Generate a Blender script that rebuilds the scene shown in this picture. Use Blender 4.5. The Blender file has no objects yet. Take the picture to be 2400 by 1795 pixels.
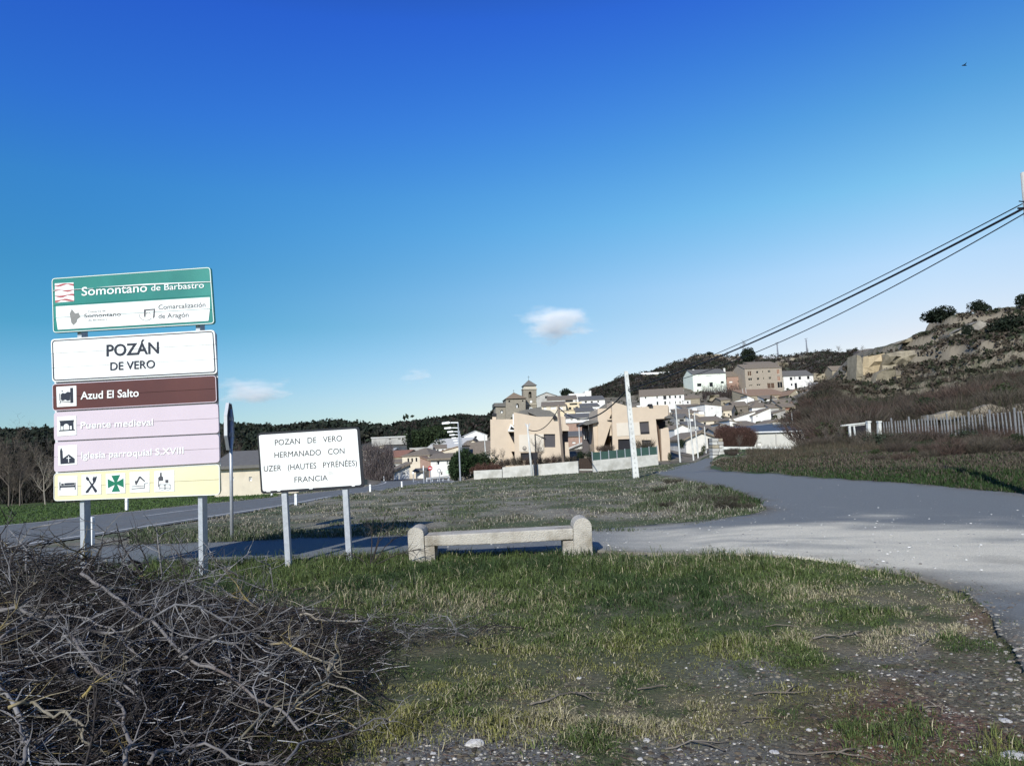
import bpy, bmesh, math, random
import numpy as np
from mathutils import Vector, Matrix
from mathutils.geometry import tessellate_polygon, delaunay_2d_cdt
random.seed(7); RNG = np.random.default_rng(7)
S = bpy.context.scene; C = S.collection; R = math.radians

# ---------------------------------------------------------------- camera
F = 1733.0                                   # focal length in photo pixels (2400 wide)
PITCH = math.atan((1055 - 897.5) / F); ROLL = R(2.6); CH = 1.5
fw = Vector((0, math.cos(PITCH), math.sin(PITCH)))
r0 = Vector((1, 0, 0)); u0 = Vector((0, -math.sin(PITCH), math.cos(PITCH)))
rt = r0 * math.cos(ROLL) - u0 * math.sin(ROLL); up = r0 * math.sin(ROLL) + u0 * math.cos(ROLL)
cd = bpy.data.cameras.new('camera'); cam = bpy.data.objects.new('camera', cd); C.objects.link(cam)
cd.sensor_width = 36; cd.lens = 36 * F / 2400; cd.clip_start = 0.05; cd.clip_end = 20000
M = Matrix((rt, up, -fw)).transposed().to_4x4(); M.translation = (0, 0, CH); cam.matrix_world = M
S.camera = cam

# ---------------------------------------------------------------- world, sun, exposure
SUN_EL = R(31); SUN_AZ = R(19)               # the sun stands behind the camera, 19 degrees to its left
w = bpy.data.worlds.new('World'); S.world = w; w.use_nodes = True
nt = w.node_tree; nt.nodes.clear(); N = nt.nodes.new; L = nt.links.new
out = N('ShaderNodeOutputWorld'); bg = N('ShaderNodeBackground'); bg.inputs[1].default_value = 0.135
sky = N('ShaderNodeTexSky'); sky.sky_type = 'NISHITA'; sky.sun_disc = False
sky.sun_elevation = SUN_EL; sky.sun_rotation = math.pi + SUN_AZ; sky.altitude = 400
sky.air_density = 1.0; sky.dust_density = 0.6; sky.ozone_density = 2.0
tc = N('ShaderNodeTexCoord'); sx = N('ShaderNodeSeparateXYZ'); L(tc.outputs['Generated'], sx.inputs[0])
hz = N('ShaderNodeMapRange'); hz.inputs[1].default_value = -0.05; hz.inputs[2].default_value = 0.62
L(sx.outputs['Z'], hz.inputs[0])
SKY_L = [(.0, (.56, .70, .84)), (.19, (.52, .70, .83)), (.26, (.40, .71, .84)), (.33, (.24, .66, .78)), (.435, (.21, .68, .88)), (.57, (.21, .73, 1.12)), (.69, (.19, .64, 1.38)), (.85, (.17, .53, 1.55)), (1.0, (.15, .34, .85))]
SKY_R = [(.0, (1.25, .90, .80)), (.25, (1.22, .91, .81)), (.375, (1.22, 1.12, 1.02)), (.51, (.78, 1.2, 1.14)), (.64, (.47, 1.02, 1.22)), (.756, (.30, .80, 1.36)), (.85, (.22, .62, 1.48)), (1.0, (.15, .35, .85))]
def sky_ramp(R_):
    ramp = N('ShaderNodeValToRGB'); L(hz.outputs[0], ramp.inputs[0]); cr = ramp.color_ramp
    while len(cr.elements) < len(R_): cr.elements.new(.5)
    for e, (p, c) in zip(cr.elements, R_): e.position = p; e.color = (*c, 1)
    return ramp
ra, rb_ = sky_ramp(SKY_L), sky_ramp(SKY_R)
hx = N('ShaderNodeMapRange'); hx.inputs[1].default_value = -.5; hx.inputs[2].default_value = .5; L(sx.outputs['X'], hx.inputs[0])
pw = N('ShaderNodeMath'); pw.operation = 'POWER'; pw.inputs[1].default_value = 1.3; L(hx.outputs[0], pw.inputs[0])
rm = N('ShaderNodeMix'); rm.data_type = 'RGBA'; L(pw.outputs[0], rm.inputs[0]); L(ra.outputs[0], rm.inputs[6]); L(rb_.outputs[0], rm.inputs[7])
m3 = N('ShaderNodeMix'); m3.data_type = 'RGBA'; m3.blend_type = 'MULTIPLY'; m3.inputs[0].default_value = 1
L(sky.outputs[0], m3.inputs[6]); L(rm.outputs[2], m3.inputs[7])
L(m3.outputs[2], bg.inputs[0]); L(bg.outputs[0], out.inputs[0])
sd = bpy.data.lights.new('sun', 'SUN'); so = bpy.data.objects.new('sun', sd); C.objects.link(so)
sd.energy = 5; sd.angle = R(.5); sd.color = (1, .965, .875)
tosun = Vector((-math.sin(SUN_AZ) * math.cos(SUN_EL), -math.cos(SUN_AZ) * math.cos(SUN_EL), math.sin(SUN_EL)))
so.rotation_euler = (-tosun).to_track_quat('-Z', 'Y').to_euler(); so.location = (-5, -10, 12)
S.view_settings.view_transform = 'Standard'; S.view_settings.look = 'None'; S.view_settings.exposure = 0.0
S.view_settings.gamma = 1; S.view_settings.use_curve_mapping = False
S.render.engine = 'CYCLES'; S.cycles.max_bounces = 6; S.cycles.volume_bounces = 4

# ---------------------------------------------------------------- projection helpers
def ray(px, py): return fw + rt * ((px - 1200) / F) + up * ((897.5 - py) / F)
def at(px, py, Y):
    d = ray(px, py); return Vector((0, 0, CH)) + d * (Y / d.y)
A_r = np.array(rt); A_u = np.array(up); A_f = np.array(fw)
def proj(x, y, z):
    z = z - CH
    d = x * A_f[0] + y * A_f[1] + z * A_f[2]; d = np.where(d < .05, .05, d)
    return 1200 + F * (x * A_r[0] + y * A_r[1] + z * A_r[2]) / d, 897.5 - F * (x * A_u[0] + y * A_u[1] + z * A_u[2]) / d

# ---------------------------------------------------------------- noise
def hsh(i, j, s):
    n = (i.astype(np.int64) * 374761393 + j.astype(np.int64) * 668265263 + s * 974711) & 0xffffffff
    n = ((n ^ (n >> 13)) * 1274126177) & 0xffffffff
    return ((n ^ (n >> 16)) & 0xffff) / 65535.0
def vn(x, y, s=0):
    xi = np.floor(x); yi = np.floor(y); fx = x - xi; fy = y - yi
    fx = fx * fx * (3 - 2 * fx); fy = fy * fy * (3 - 2 * fy)
    a = hsh(xi, yi, s); b = hsh(xi + 1, yi, s); c = hsh(xi, yi + 1, s); d = hsh(xi + 1, yi + 1, s)
    return (a * (1 - fx) + b * fx) * (1 - fy) + (c * (1 - fx) + d * fx) * fy
def fbm(x, y, s=0, o=4):
    x = np.asarray(x, float); y = np.asarray(y, float); t = 0; a = .5; n = 0
    for k in range(o):
        t = t + a * vn(x * 2 ** k + 17.3 * k, y * 2 ** k - 9.1 * k, s + k); n += a; a *= .5
    return t / n
def sst(a, b, x): t = np.clip((x - a) / (b - a), 0, 1); return t * t * (3 - 2 * t)
def inpoly(px, py, poly):
    c = np.zeros(np.shape(px), bool); j = len(poly) - 1
    for i in range(len(poly)):
        xi, yi = poly[i][0], poly[i][1]; xj, yj = poly[j][0], poly[j][1]
        c ^= ((yi > py) != (yj > py)) & (px < (xj - xi) * (py - yi) / (yj - yi + 1e-12) + xi); j = i
    return c

# ---------------------------------------------------------------- terrain: profiles by direction; a value over 100 is the photo row seen at that distance, distance 0 = where the row meets z = 0
COLS = [
(-500, [(1, 0), (20, 0), (48, 1212), (90, 1190), (600, 1035), (900, 1050), (2500, 1090)]),
(0, [(1, 0), (22, 0), (50, 1190), (90, 1165), (300, 1100), (600, 1020), (900, 1045), (2500, 1080)]),
(300, [(1, 0), (25, 0), (52, 1172), (90, 1150), (300, 1090), (600, 1013), (900, 1030), (2500, 1070)]),
(560, [(1, 0), (28, 0), (55, 1158), (90, 1135), (300, 1080), (650, 1007), (900, 1030), (2500, 1060)]),
(660, [(1, 0), (29, 0), (56, 1152), (90, 1128), (300, 1075), (650, 1012), (900, 1030), (2500, 1060)]),
(778, [(1, 0), (30, 0), (60, 1143), (90, 1105), (300, 1060), (700, 998), (900, 1030), (2500, 1060)]),
(900, [(1, 0), (33, 0), (70, 1129), (98, 1122), (112, 1098), (150, 1066), (220, 1044), (350, 1034), (700, 1014), (900, 1040), (2500, 1060)]),
(950, [(1, 0), (36, 0), (72, 1128), (98, 1120), (112, 1095), (150, 1062), (200, 1044), (320, 1006), (450, 1030), (2500, 1050)]),
(1084, [(1, 0), (38, -.05), (60, 1127), (72, 1124), (98, 1116), (112, 1090), (150, 1056), (200, 1040), (320, 987), (450, 1000), (2500, 1040)]),
(1147, [(1, 0), (38, -.05), (61, 1122), (70, 1098), (110, 1070), (150, 1050), (190, 1034), (320, 991), (450, 1000), (2500, 1040)]),
(1166, [(1, 0), (38, -.05), (61, 1121), (70, 1096), (110, 1055), (150, 1010), (185, 975), (320, 975), (450, 1000), (2500, 1040)]),
(1200, [(1, 0), (38, -.05), (62, 1118), (70, 1093), (110, 1040), (150, 1000), (185, 968), (320, 965), (450, 1000), (2500, 1040)]),
(1330, [(1, 0), (38, -.05), (62, 1109), (70, 1088), (110, 1025), (150, 980), (200, 945), (260, 932), (400, 1000), (2500, 1030)]),
(1386, [(1, 0), (38, -.05), (62, 1106), (70, 1085), (110, 1018), (150, 970), (200, 945), (330, 920), (450, 980), (2500, 1020)]),
(1470, [(1, 0), (37, -.1), (62, 1098), (70, 1080), (110, 1010), (150, 968), (230, 935), (330, 882), (450, 940), (2500, 1000)]),
(1530, [(1, 0), (36, -.1), (60, 1092), (72, 1080), (110, 1015), (150, 970), (230, 928), (340, 872), (450, 920), (2500, 1000)]),
(1627, [(1, 0), (36, -.05), (60, 1084), (80, 1074), (110, 1042), (150, 985), (190, 950), (230, 914), (350, 840), (500, 880), (2500, 980)]),
(1690, [(1, 0), (0, 1107), (38, 1092), (45, 1066), (54, 1052), (80, 1047), (110, 1012), (150, 968), (190, 938), (230, 914), (290, 877), (350, 836), (500, 880), (2500, 980)]),
(1780, [(1, 0), (0, 1109), (36, 1090), (44, 1066), (53, 1052), (80, 1048), (110, 1008), (150, 968), (190, 934), (230, 914), (290, 872), (350, 840), (500, 880), (2500, 980)]),
(1860, [(1, 0), (0, 1117), (33, 1092), (42, 1064), (52, 1052), (80, 1046), (105, 1000), (150, 955), (190, 928), (230, 913), (290, 872), (350, 836), (500, 880), (2500, 980)]),
(1930, [(1, 0), (0, 1121), (31, 1090), (42, 1056), (52, 1046), (80, 1030), (100, 950), (115, 903), (150, 905), (230, 905), (350, 829), (500, 880), (2500, 980)]),
(2009, [(1, 0), (0, 1126), (30, 1088), (42, 1052), (50, 1042), (70, 1033), (95, 960), (120, 895), (130, 885), (134, 850), (180, 850), (350, 831), (500, 880), (2500, 980)]),
(2052, [(1, 0), (0, 1131), (29, 1088), (42, 1050), (50, 1039), (70, 1030), (95, 960), (120, 898), (130, 885), (136, 842), (150, 830), (350, 838), (500, 880), (2500, 980)]),
(2151, [(1, 0), (0, 1137), (28, 1084), (42, 1046), (50, 1034), (66, 1028), (90, 960), (115, 890), (123, 870), (130, 825), (145, 777), (180, 790), (2500, 950)]),
(2230, [(1, 0), (0, 1145), (27, 1080), (42, 1042), (50, 1030), (61, 1026), (63, 988), (90, 950), (112, 870), (120, 840), (124, 800), (138, 757), (145, 739), (200, 760), (2500, 950)]),
(2300, [(1, 0), (0, 1152), (25, 1082), (40, 1042), (50, 1026), (60, 1020), (62, 982), (90, 930), (110, 860), (116, 800), (130, 770), (140, 730), (200, 750), (2500, 950)]),
(2400, [(1, 0), (0, 1162), (23, 1088), (38, 1042), (50, 1020), (58, 1012), (60, 975), (85, 920), (105, 850), (112, 790), (125, 760), (140, 710), (200, 730), (2500, 950)]),
(3000, [(1, 0), (0, 1230), (22, 1120), (35, 1050), (60, 980), (100, 850), (140, 700), (200, 720), (2500, 950)]),
]
TC = []
for px, rows in COLS:
    Ys, As, Zs = [], [], []
    for Y, v in rows:
        if Y == 0:
            d = ray(px, v); t = -CH / d.z; Y = d.y * t; z = 0.0; a = d.x / d.y
        elif v > 100: p = at(px, v, Y); z = p.z; a = p.x / Y
        else: d = ray(px, 1055 - .0454 * (px - 1200) + 1.5 * F / max(Y, 8)); z = v; a = d.x / d.y
        Ys.append(Y); As.append(a); Zs.append(z)
    TC.append((np.log(Ys), np.array(As), np.array(Zs)))
ROAD_PX = [(-80, 1290), (100, 1287), (252, 1281), (542, 1272), (700, 1264), (900, 1259), (1100, 1252), (1400, 1244), (1535, 1233), (1630, 1225), (1752, 1211), (1801, 1196), (1780, 1176), (1736, 1157), (1633, 1130), (1545, 1112), (1532, 1106), (1570, 1098), (1617, 1085), (1652, 1075), (1672, 1074), (1664, 1098), (1698, 1106), (1807, 1110), (1861, 1117), (1953, 1122), (2000, 1126), (2151, 1137), (2300, 1152), (2400, 1162), (2700, 1200),
           (2700, 1800), (2480, 1680), (2400, 1575), (2372, 1520), (2345, 1490), (2325, 1450), (2290, 1425), (2262, 1392), (2215, 1368), (2110, 1350), (2040, 1338), (2010, 1326), (1900, 1312), (1700, 1301), (1560, 1297), (1400, 1293), (1200, 1295), (960, 1299), (870, 1303), (700, 1310), (500, 1318), (350, 1322), (100, 1336), (-80, 1345)]
def base_z(x, y):
    x = np.asarray(x, float); y = np.asarray(y, float); Y = np.maximum(y, .5); a = x / Y; lY = np.log(Y)
    A = [np.interp(lY, c[0], c[1]) for c in TC]; Z = [np.interp(lY, c[0], c[2]) for c in TC]
    z = Z[0].copy()
    for k in range(len(TC) - 1):
        t = np.clip((a - A[k]) / (A[k + 1] - A[k]), 0, 1)
        z = np.where(a >= A[k], Z[k] + (Z[k + 1] - Z[k]) * t, z)
    return z
def hillw(x, y):     # the rocky hill on the right
    a = x / np.maximum(y, .5)
    return sst(.40, .47, a) * sst(80, 100, y) * (1 - sst(170, 230, y))
def road_mask(x, y):
    px, py = proj(x, y, np.zeros_like(x))
    return inpoly(px, py, ROAD_PX) & (y > 2) & (y < 75) & (x > -14)
def ground(x, y):
    x = np.asarray(x, float); y = np.asarray(y, float); z = base_z(x, y)
    amp = np.interp(y, [0, 25, 60, 100, 300, 700], [.03, .05, .12, .5, 2.4, 5])
    n = fbm(x * .9, y * .9, 1, 3) - .5; n2 = fbm(x * .12, y * .12, 5, 4) - .5
    z = z - 1.1 * sst(84, 100, y) * (1 - sst(225, 260, y)) * sst(-.22, -.19, x / np.maximum(y, .5)) * (1 - sst(.36, .39, x / np.maximum(y, .5)))
    m = road_mask(x, y)
    zz = z + np.where(y < 60, n * amp, (n * .3 + n2 * 1.6) * amp * np.where(y > 100, 1, .5)) - np.where(y < 26, .022, 0)
    h = hillw(x, y)
    t = zz / 3.4 + (fbm(x * .05, y * .05, 9, 3) - .5) * 2.2; fr = t - np.floor(t)
    zz = zz + h * 3.4 * (np.floor(t) + sst(.62, .97, fr) - t) * .75 + h * (fbm(x * .5, y * .5, 12, 3) - .5) * 1.3
    return np.where(m, z, zz)
def gz(x, y): return float(ground(np.array([x], float), np.array([y], float))[0])
def on_ground(px, py, Ymin=2.5, Ymax=600):
    d = ray(px, py); Y = np.geomspace(Ymin, Ymax, 2500); X = d.x / d.y * Y; Z = CH + d.z / d.y * Y
    g = ground(X, Y); k = np.nonzero(Z < g)[0]
    i = k[0] if len(k) else 2499
    return Vector((X[i], Y[i], float(g[i])))

# ---------------------------------------------------------------- materials
MATS = {}
def mat(name, col, rough=.85, var=.18, scale=4, bump=.15, attr=False, metal=0, col2=None, obj=True, spec=.3, detail=6, bscale=None, stretch=None):
    if name in MATS: return MATS[name]
    m = bpy.data.materials.new(name); m.use_nodes = True; t = m.node_tree; n = t.nodes; l = t.links.new
    b = n['Principled BSDF']; b.inputs['Roughness'].default_value = rough; b.inputs['Metallic'].default_value = metal
    b.inputs['Specular IOR Level'].default_value = spec
    tc = n.new('ShaderNodeTexCoord'); no = n.new('ShaderNodeTexNoise'); no.inputs['Scale'].default_value = scale
    no.inputs['Detail'].default_value = detail; no.inputs['Roughness'].default_value = .65
    src = tc.outputs['Object']
    if stretch:
        mp = n.new('ShaderNodeMapping'); mp.inputs['Scale'].default_value = stretch; l(src, mp.inputs[0]); src = mp.outputs[0]
    l(src, no.inputs['Vector'])
    mr = n.new('ShaderNodeMapRange'); mr.inputs[1].default_value = .25; mr.inputs[2].default_value = .75
    mr.inputs[3].default_value = 1 - var; mr.inputs[4].default_value = 1 + var; l(no.outputs[0], mr.inputs[0])
    mx = n.new('ShaderNodeMix'); mx.data_type = 'RGBA'; mx.blend_type = 'MULTIPLY'; mx.inputs[0].default_value = 1
    if attr:
        at_ = n.new('ShaderNodeAttribute'); at_.attribute_name = 'Col'; l(at_.outputs[0], mx.inputs[6])
    elif col2:
        m2 = n.new('ShaderNodeMix'); m2.data_type = 'RGBA'; n2 = n.new('ShaderNodeTexNoise'); n2.inputs['Scale'].default_value = scale * .37
        n2.inputs['Detail'].default_value = 8; l(src, n2.inputs['Vector'])
        r2 = n.new('ShaderNodeMapRange'); r2.inputs[1].default_value = .48; r2.inputs[2].default_value = .68; l(n2.outputs[0], r2.inputs[0])
        l(r2.outputs[0], m2.inputs[0]); m2.inputs[6].default_value = (*col, 1); m2.inputs[7].default_value = (*col2, 1); l(m2.outputs[2], mx.inputs[6])
    else: mx.inputs[6].default_value = (*col, 1)
    l(mr.outputs[0], mx.inputs[7]); l(mx.outputs[2], b.inputs['Base Color'])
    if bump:
        bp = n.new('ShaderNodeBump'); bp.inputs['Strength'].default_value = min(1, bump); bp.inputs['Distance'].default_value = .02
        if bscale:
            n3 = n.new('ShaderNodeTexNoise'); n3.inputs['Scale'].default_value = bscale; n3.inputs['Detail'].default_value = 5; l(src, n3.inputs['Vector']); l(n3.outputs[0], bp.inputs['Height'])
        else: l(no.outputs[0], bp.inputs['Height'])
        l(bp.outputs[0], b.inputs['Normal'])
    MATS[name] = m; return m
def leafmat(name, attr=True, trans=.25):
    m = mat(name, (.05, .08, .03), attr=attr, bump=0, var=.12, scale=9, rough=.7, spec=.2)
    return m
# ---------------------------------------------------------------- objects
def tag(o, label=None, cat=None, group=None, kind=None):
    if label: o['label'] = label
    if cat: o['category'] = cat
    if group: o['group'] = group
    if kind: o['kind'] = kind
    return o
def empty(name, loc, label, cat, rz=0, group=None):
    o = bpy.data.objects.new(name, None); C.objects.link(o); o.location = loc; o.rotation_euler = (0, 0, rz); o.empty_display_size = .2
    return tag(o, label, cat, group)
def link(name, me, parent=None, loc=(0, 0, 0)):
    o = bpy.data.objects.new(name, me); C.objects.link(o); o.location = loc
    if parent: o.parent = parent
    return o
def copy_tree(o, parent=None):
    c = o.copy(); C.objects.link(c)
    if parent: c.parent = parent
    for ch in [x for x in o.children]: copy_tree(ch, c)
    return c
class MB:
    def __init__(s): s.v = []; s.f = []
    def face(s, pts): n = len(s.v); s.v += [tuple(p) for p in pts]; s.f.append(tuple(range(n, n + len(pts)))); return s
    def box(s, x0, x1, y0, y1, z0, z1):
        n = len(s.v); s.v += [(x, y, z) for z in (z0, z1) for y in (y0, y1) for x in (x0, x1)]
        s.f += [tuple(n + i for i in q) for q in ((0, 2, 3, 1), (4, 5, 7, 6), (0, 1, 5, 4), (2, 6, 7, 3), (0, 4, 6, 2), (1, 3, 7, 5))]; return s
    def beam(s, p, q, w, h=None):
        p = Vector(p); q = Vector(q); h = h or w; d = (q - p).normalized(); a = d.cross(Vector((0, 1, 0)))
        if a.length < .1: a = d.cross(Vector((1, 0, 0)))
        a.normalize(); b = d.cross(a).normalized(); n = len(s.v)
        for c in (p, q):
            for i, j in ((-1, -1), (1, -1), (1, 1), (-1, 1)): s.v.append(tuple(c + a * (i * w / 2) + b * (j * h / 2)))
        s.f += [(n, n + 1, n + 2, n + 3), (n + 7, n + 6, n + 5, n + 4)] + [(n + i, n + 4 + i, n + 4 + (i + 1) % 4, n + (i + 1) % 4) for i in range(4)]; return s
    def tube(s, pts, rad, k=5, cap=True):
        pts = [Vector(p) for p in pts]; m = len(pts)
        if not hasattr(rad, '__len__'): rad = [rad] * m
        n = len(s.v); ref = Vector((.31, .22, .9)).normalized()
        for i, p in enumerate(pts):
            d = (pts[min(i + 1, m - 1)] - pts[max(i - 1, 0)])
            if d.length < 1e-9: d = Vector((0, 0, 1))
            d.normalize(); a = d.cross(ref)
            if a.length < .15: a = d.cross(Vector((1, 0, 0)))
            a.normalize(); b = d.cross(a)
            for j in range(k):
                t = 2 * math.pi * j / k; s.v.append(tuple(p + (a * math.cos(t) + b * math.sin(t)) * rad[i]))
        for i in range(m - 1):
            for j in range(k):
                a_ = n + i * k + j; b_ = n + i * k + (j + 1) % k; s.f.append((a_, b_, b_ + k, a_ + k))
        if cap: s.f += [tuple(n + k - 1 - j for j in range(k)), tuple(n + (m - 1) * k + j for j in range(k))]
        return s
    def prism(s, poly, y0, y1):                      # polygon in local x,z extruded along y
        A = sum(poly[i - 1][0] * poly[i][1] - poly[i][0] * poly[i - 1][1] for i in range(len(poly)))
        if A < 0: poly = poly[::-1]
        n = len(s.v); k = len(poly); s.v += [(p[0], y0, p[1]) for p in poly] + [(p[0], y1, p[1]) for p in poly]
        for t in tessellate_polygon([[Vector((p[0], p[1], 0)) for p in poly]]):
            s.f += [(n + t[0], n + t[1], n + t[2]), (n + k + t[2], n + k + t[1], n + k + t[0])]
        s.f += [(n + i, n + k + i, n + k + (i + 1) % k, n + (i + 1) % k) for i in range(k)]; return s
    def holed(s, poly, holes, y0, y1, rev):           # facade with openings; each opening has reveals of depth rev
        loops = [poly] + holes; flat = [p for lp in loops for p in lp]; n = len(s.v)
        s.v += [(p[0], y0, p[1]) for p in flat]
        for t in tessellate_polygon([[Vector((p[0], p[1], 0)) for p in lp] for lp in loops]): s.f.append((n + t[0], n + t[1], n + t[2]))
        k = len(poly); b = len(s.v); s.v += [(p[0], y1, p[1]) for p in poly]
        s.f.append(tuple(b + i for i in range(k))); s.f += [(n + i, b + i, b + (i + 1) % k, n + (i + 1) % k) for i in range(k)]
        o = n + k
        for h in holes:
            b = len(s.v); s.v += [(p[0], y0 + rev, p[1]) for p in h]
            s.f += [(o + i, b + i, b + (i + 1) % len(h), o + (i + 1) % len(h)) for i in range(len(h))]; o += len(h)
        return s
    def mesh(s, name, m, smooth=False, fix=True):
        me = bpy.data.meshes.new(name); me.from_pydata(s.v, [], s.f)
        if m: me.materials.append(m)
        if fix:
            bm = bmesh.new(); bm.from_mesh(me); bmesh.ops.recalc_face_normals(bm, faces=bm.faces); bm.to_mesh(me); bm.free()
        if smooth: me.polygons.foreach_set('use_smooth', [True] * len(me.polygons))
        return me
    def build(s, name, m, parent=None, smooth=False, bevel=0, loc=(0, 0, 0)):
        o = link(name, s.mesh(name, m, smooth), parent, loc)
        if bevel:
            b = o.modifiers.new('bevel', 'BEVEL'); b.width = bevel; b.segments = 2; b.limit_method = 'ANGLE'
        return o
def fast_mesh(name, V, Q, m, col=None, tri=False):
    me = bpy.data.meshes.new(name); V = np.asarray(V, np.float32); Q = np.asarray(Q, np.int32); k = Q.shape[1]
    me.vertices.add(len(V)); me.vertices.foreach_set('co', V.ravel())
    me.loops.add(Q.size); me.loops.foreach_set('vertex_index', Q.ravel())
    me.polygons.add(len(Q)); me.polygons.foreach_set('loop_start', np.arange(0, Q.size, k, dtype=np.int32)); me.polygons.foreach_set('loop_total', np.full(len(Q), k, np.int32))
    if col is not None:
        a = me.color_attributes.new('Col', 'FLOAT_COLOR', 'POINT'); a.data.foreach_set('color', np.concatenate([col, np.ones((len(col), 1))], 1).astype(np.float32).ravel())
    me.update(calc_edges=True); me.materials.append(m); return me

# ---------------------------------------------------------------- materials list
PLW = mat('white plaster', (.74, .73, .69), .9, .1, 1.3, .2, col2=(.6, .58, .53))
PLC = mat('cream plaster', (.62, .55, .43), .9, .12, 1.3, .2, col2=(.5, .43, .33))
PLY = mat('yellow plaster', (.66, .56, .38), .9, .1, 1.3, .2)
PLG = mat('grey plaster', (.40, .39, .36), .9, .15, 1.2, .3, col2=(.3, .29, .27))
PLT = mat('tan render', (.54, .445, .34), .9, .07, 1.1, .15, bscale=40)
PLP = mat('pale panel', (.60, .54, .45), .85, .05, 1.5, .1)
PLB = mat('pinkish brick wall', (.33, .22, .17), .9, .2, 3, .4)
BEI = mat('beige render', (.34, .29, .23), .9, .12, 1.3, .2)
STN = mat('sandstone masonry', (.30, .26, .19), .95, .35, 3.5, 1, bscale=6)
CHS = mat('church stone', (.25, .225, .18), .95, .22, 2.5, .8, bscale=4)
TIL = mat('brown roof tiles', (.20, .165, .125), .9, .35, 5, .8, bscale=9)
TIR = mat('red roof tiles', (.26, .13, .09), .9, .3, 5, .8, bscale=9)
TIG = mat('grey roof slabs', (.135, .13, .12), .85, .2, 4, .5)
TIO = mat('orange roof tiles', (.27, .18, .12), .9, .3, 5, .8, bscale=9)
SHT = mat('light sheet roof', (.46, .46, .44), .7, .12, 2, .2)
GLS = mat('dark window glass', (.012, .014, .018), .15, .1, 3, 0, spec=.5)
SHU = mat('grey shutter and porch shade', (.085, .078, .085), .6, .08, 3, .3)  # also on porch backs, where the dark tone stands for their shade
WOD = mat('brown shutter wood', (.10, .06, .04), .7, .2, 6, .3)
BLK = mat('black metal and shade', (.012, .012, .016), .6, .2, 3, 0)  # also fills recesses and openings, where it stands for their shade
CON = mat('pale concrete', (.50, .49, .45), .9, .16, 3, .5, col2=(.36, .35, .31), bscale=30)
CNW = mat('whitish concrete', (.62, .62, .58), .85, .12, 3, .4, col2=(.48, .47, .43), bscale=30)
GLV = mat('galvanised steel', (.42, .44, .47), .45, .18, 14, .1, metal=.35)
WHT = mat('white paint', (.78, .79, .78), .6, .06, 4, .05)
WOP = mat('weathered pole wood', (.20, .16, .13), .9, .3, 3, .5, stretch=(8, 8, 1))
CBL = mat('cable rubber', (.012, .013, .018), .6, .1, 5, 0)
ASP = None
# ================================================================ THE GROUND
def lerp(a, b, t): t = np.asarray(t)[..., None]; return np.asarray(a) * (1 - t) + np.asarray(b) * t
CG = (.045, .075, .022); CGD = (.042, .05, .022); CDRY = (.21, .175, .10); CSOIL = (.075, .06, .045); CRED = (.15, .078, .048)
CGRAV = (.15, .145, .14); CSCRUB = (.085, .068, .05); CROCK = (.19, .165, .125); CWOOD = (.022, .03, .022); CFIELD = (.22, .205, .16)
LAWN = [(-50, 1400), (150, 1322), (640, 1312), (1000, 1302), (1560, 1300), (1900, 1315), (2100, 1350), (2230, 1420), (2330, 1530), (2420, 1640), (2420, 1800), (0, 1800)]
def zones(px, py, x, y):
    """grass, dry, gravel, red soil weights on the near verge"""
    n1 = fbm(x * 1.1, y * 1.1, 31, 4); n2 = fbm(x * 2.6, y * 2.6, 41, 4); n3 = fbm(x * .5, y * .5, 51, 3)
    def blob(cx, cy, rx, ry): return np.exp(-(((px - cx) / rx) ** 2 + ((py - cy) / ry) ** 2))
    grav = blob(1080, 1790, 330, 85) * 1.2 + blob(1790, 1570, 150, 42) * .62 + blob(2170, 1560, 190, 40) * .62 + blob(1650, 1770, 360, 45) * .5 + blob(2250, 1720, 260, 110) * .28 + blob(1990, 1430, 110, 18) * .5 + blob(2180, 1490, 90, 18) * .5
    dry = blob(1490, 1680, 300, 75) * 1.0 + blob(2150, 1455, 200, 70) * 1.2 + blob(1880, 1400, 150, 30) * .6 + blob(1150, 1460, 170, 60) * .55 + blob(2050, 1500, 330, 45) * .7 + blob(1050, 1410, 220, 30) * .4
    red = blob(2230, 1690, 260, 110) * 1.5 + blob(2290, 1450, 45, 25) * .6 + blob(2000, 1760, 200, 50) * .5
    return grav, dry, red, n1, n2, n3
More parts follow.
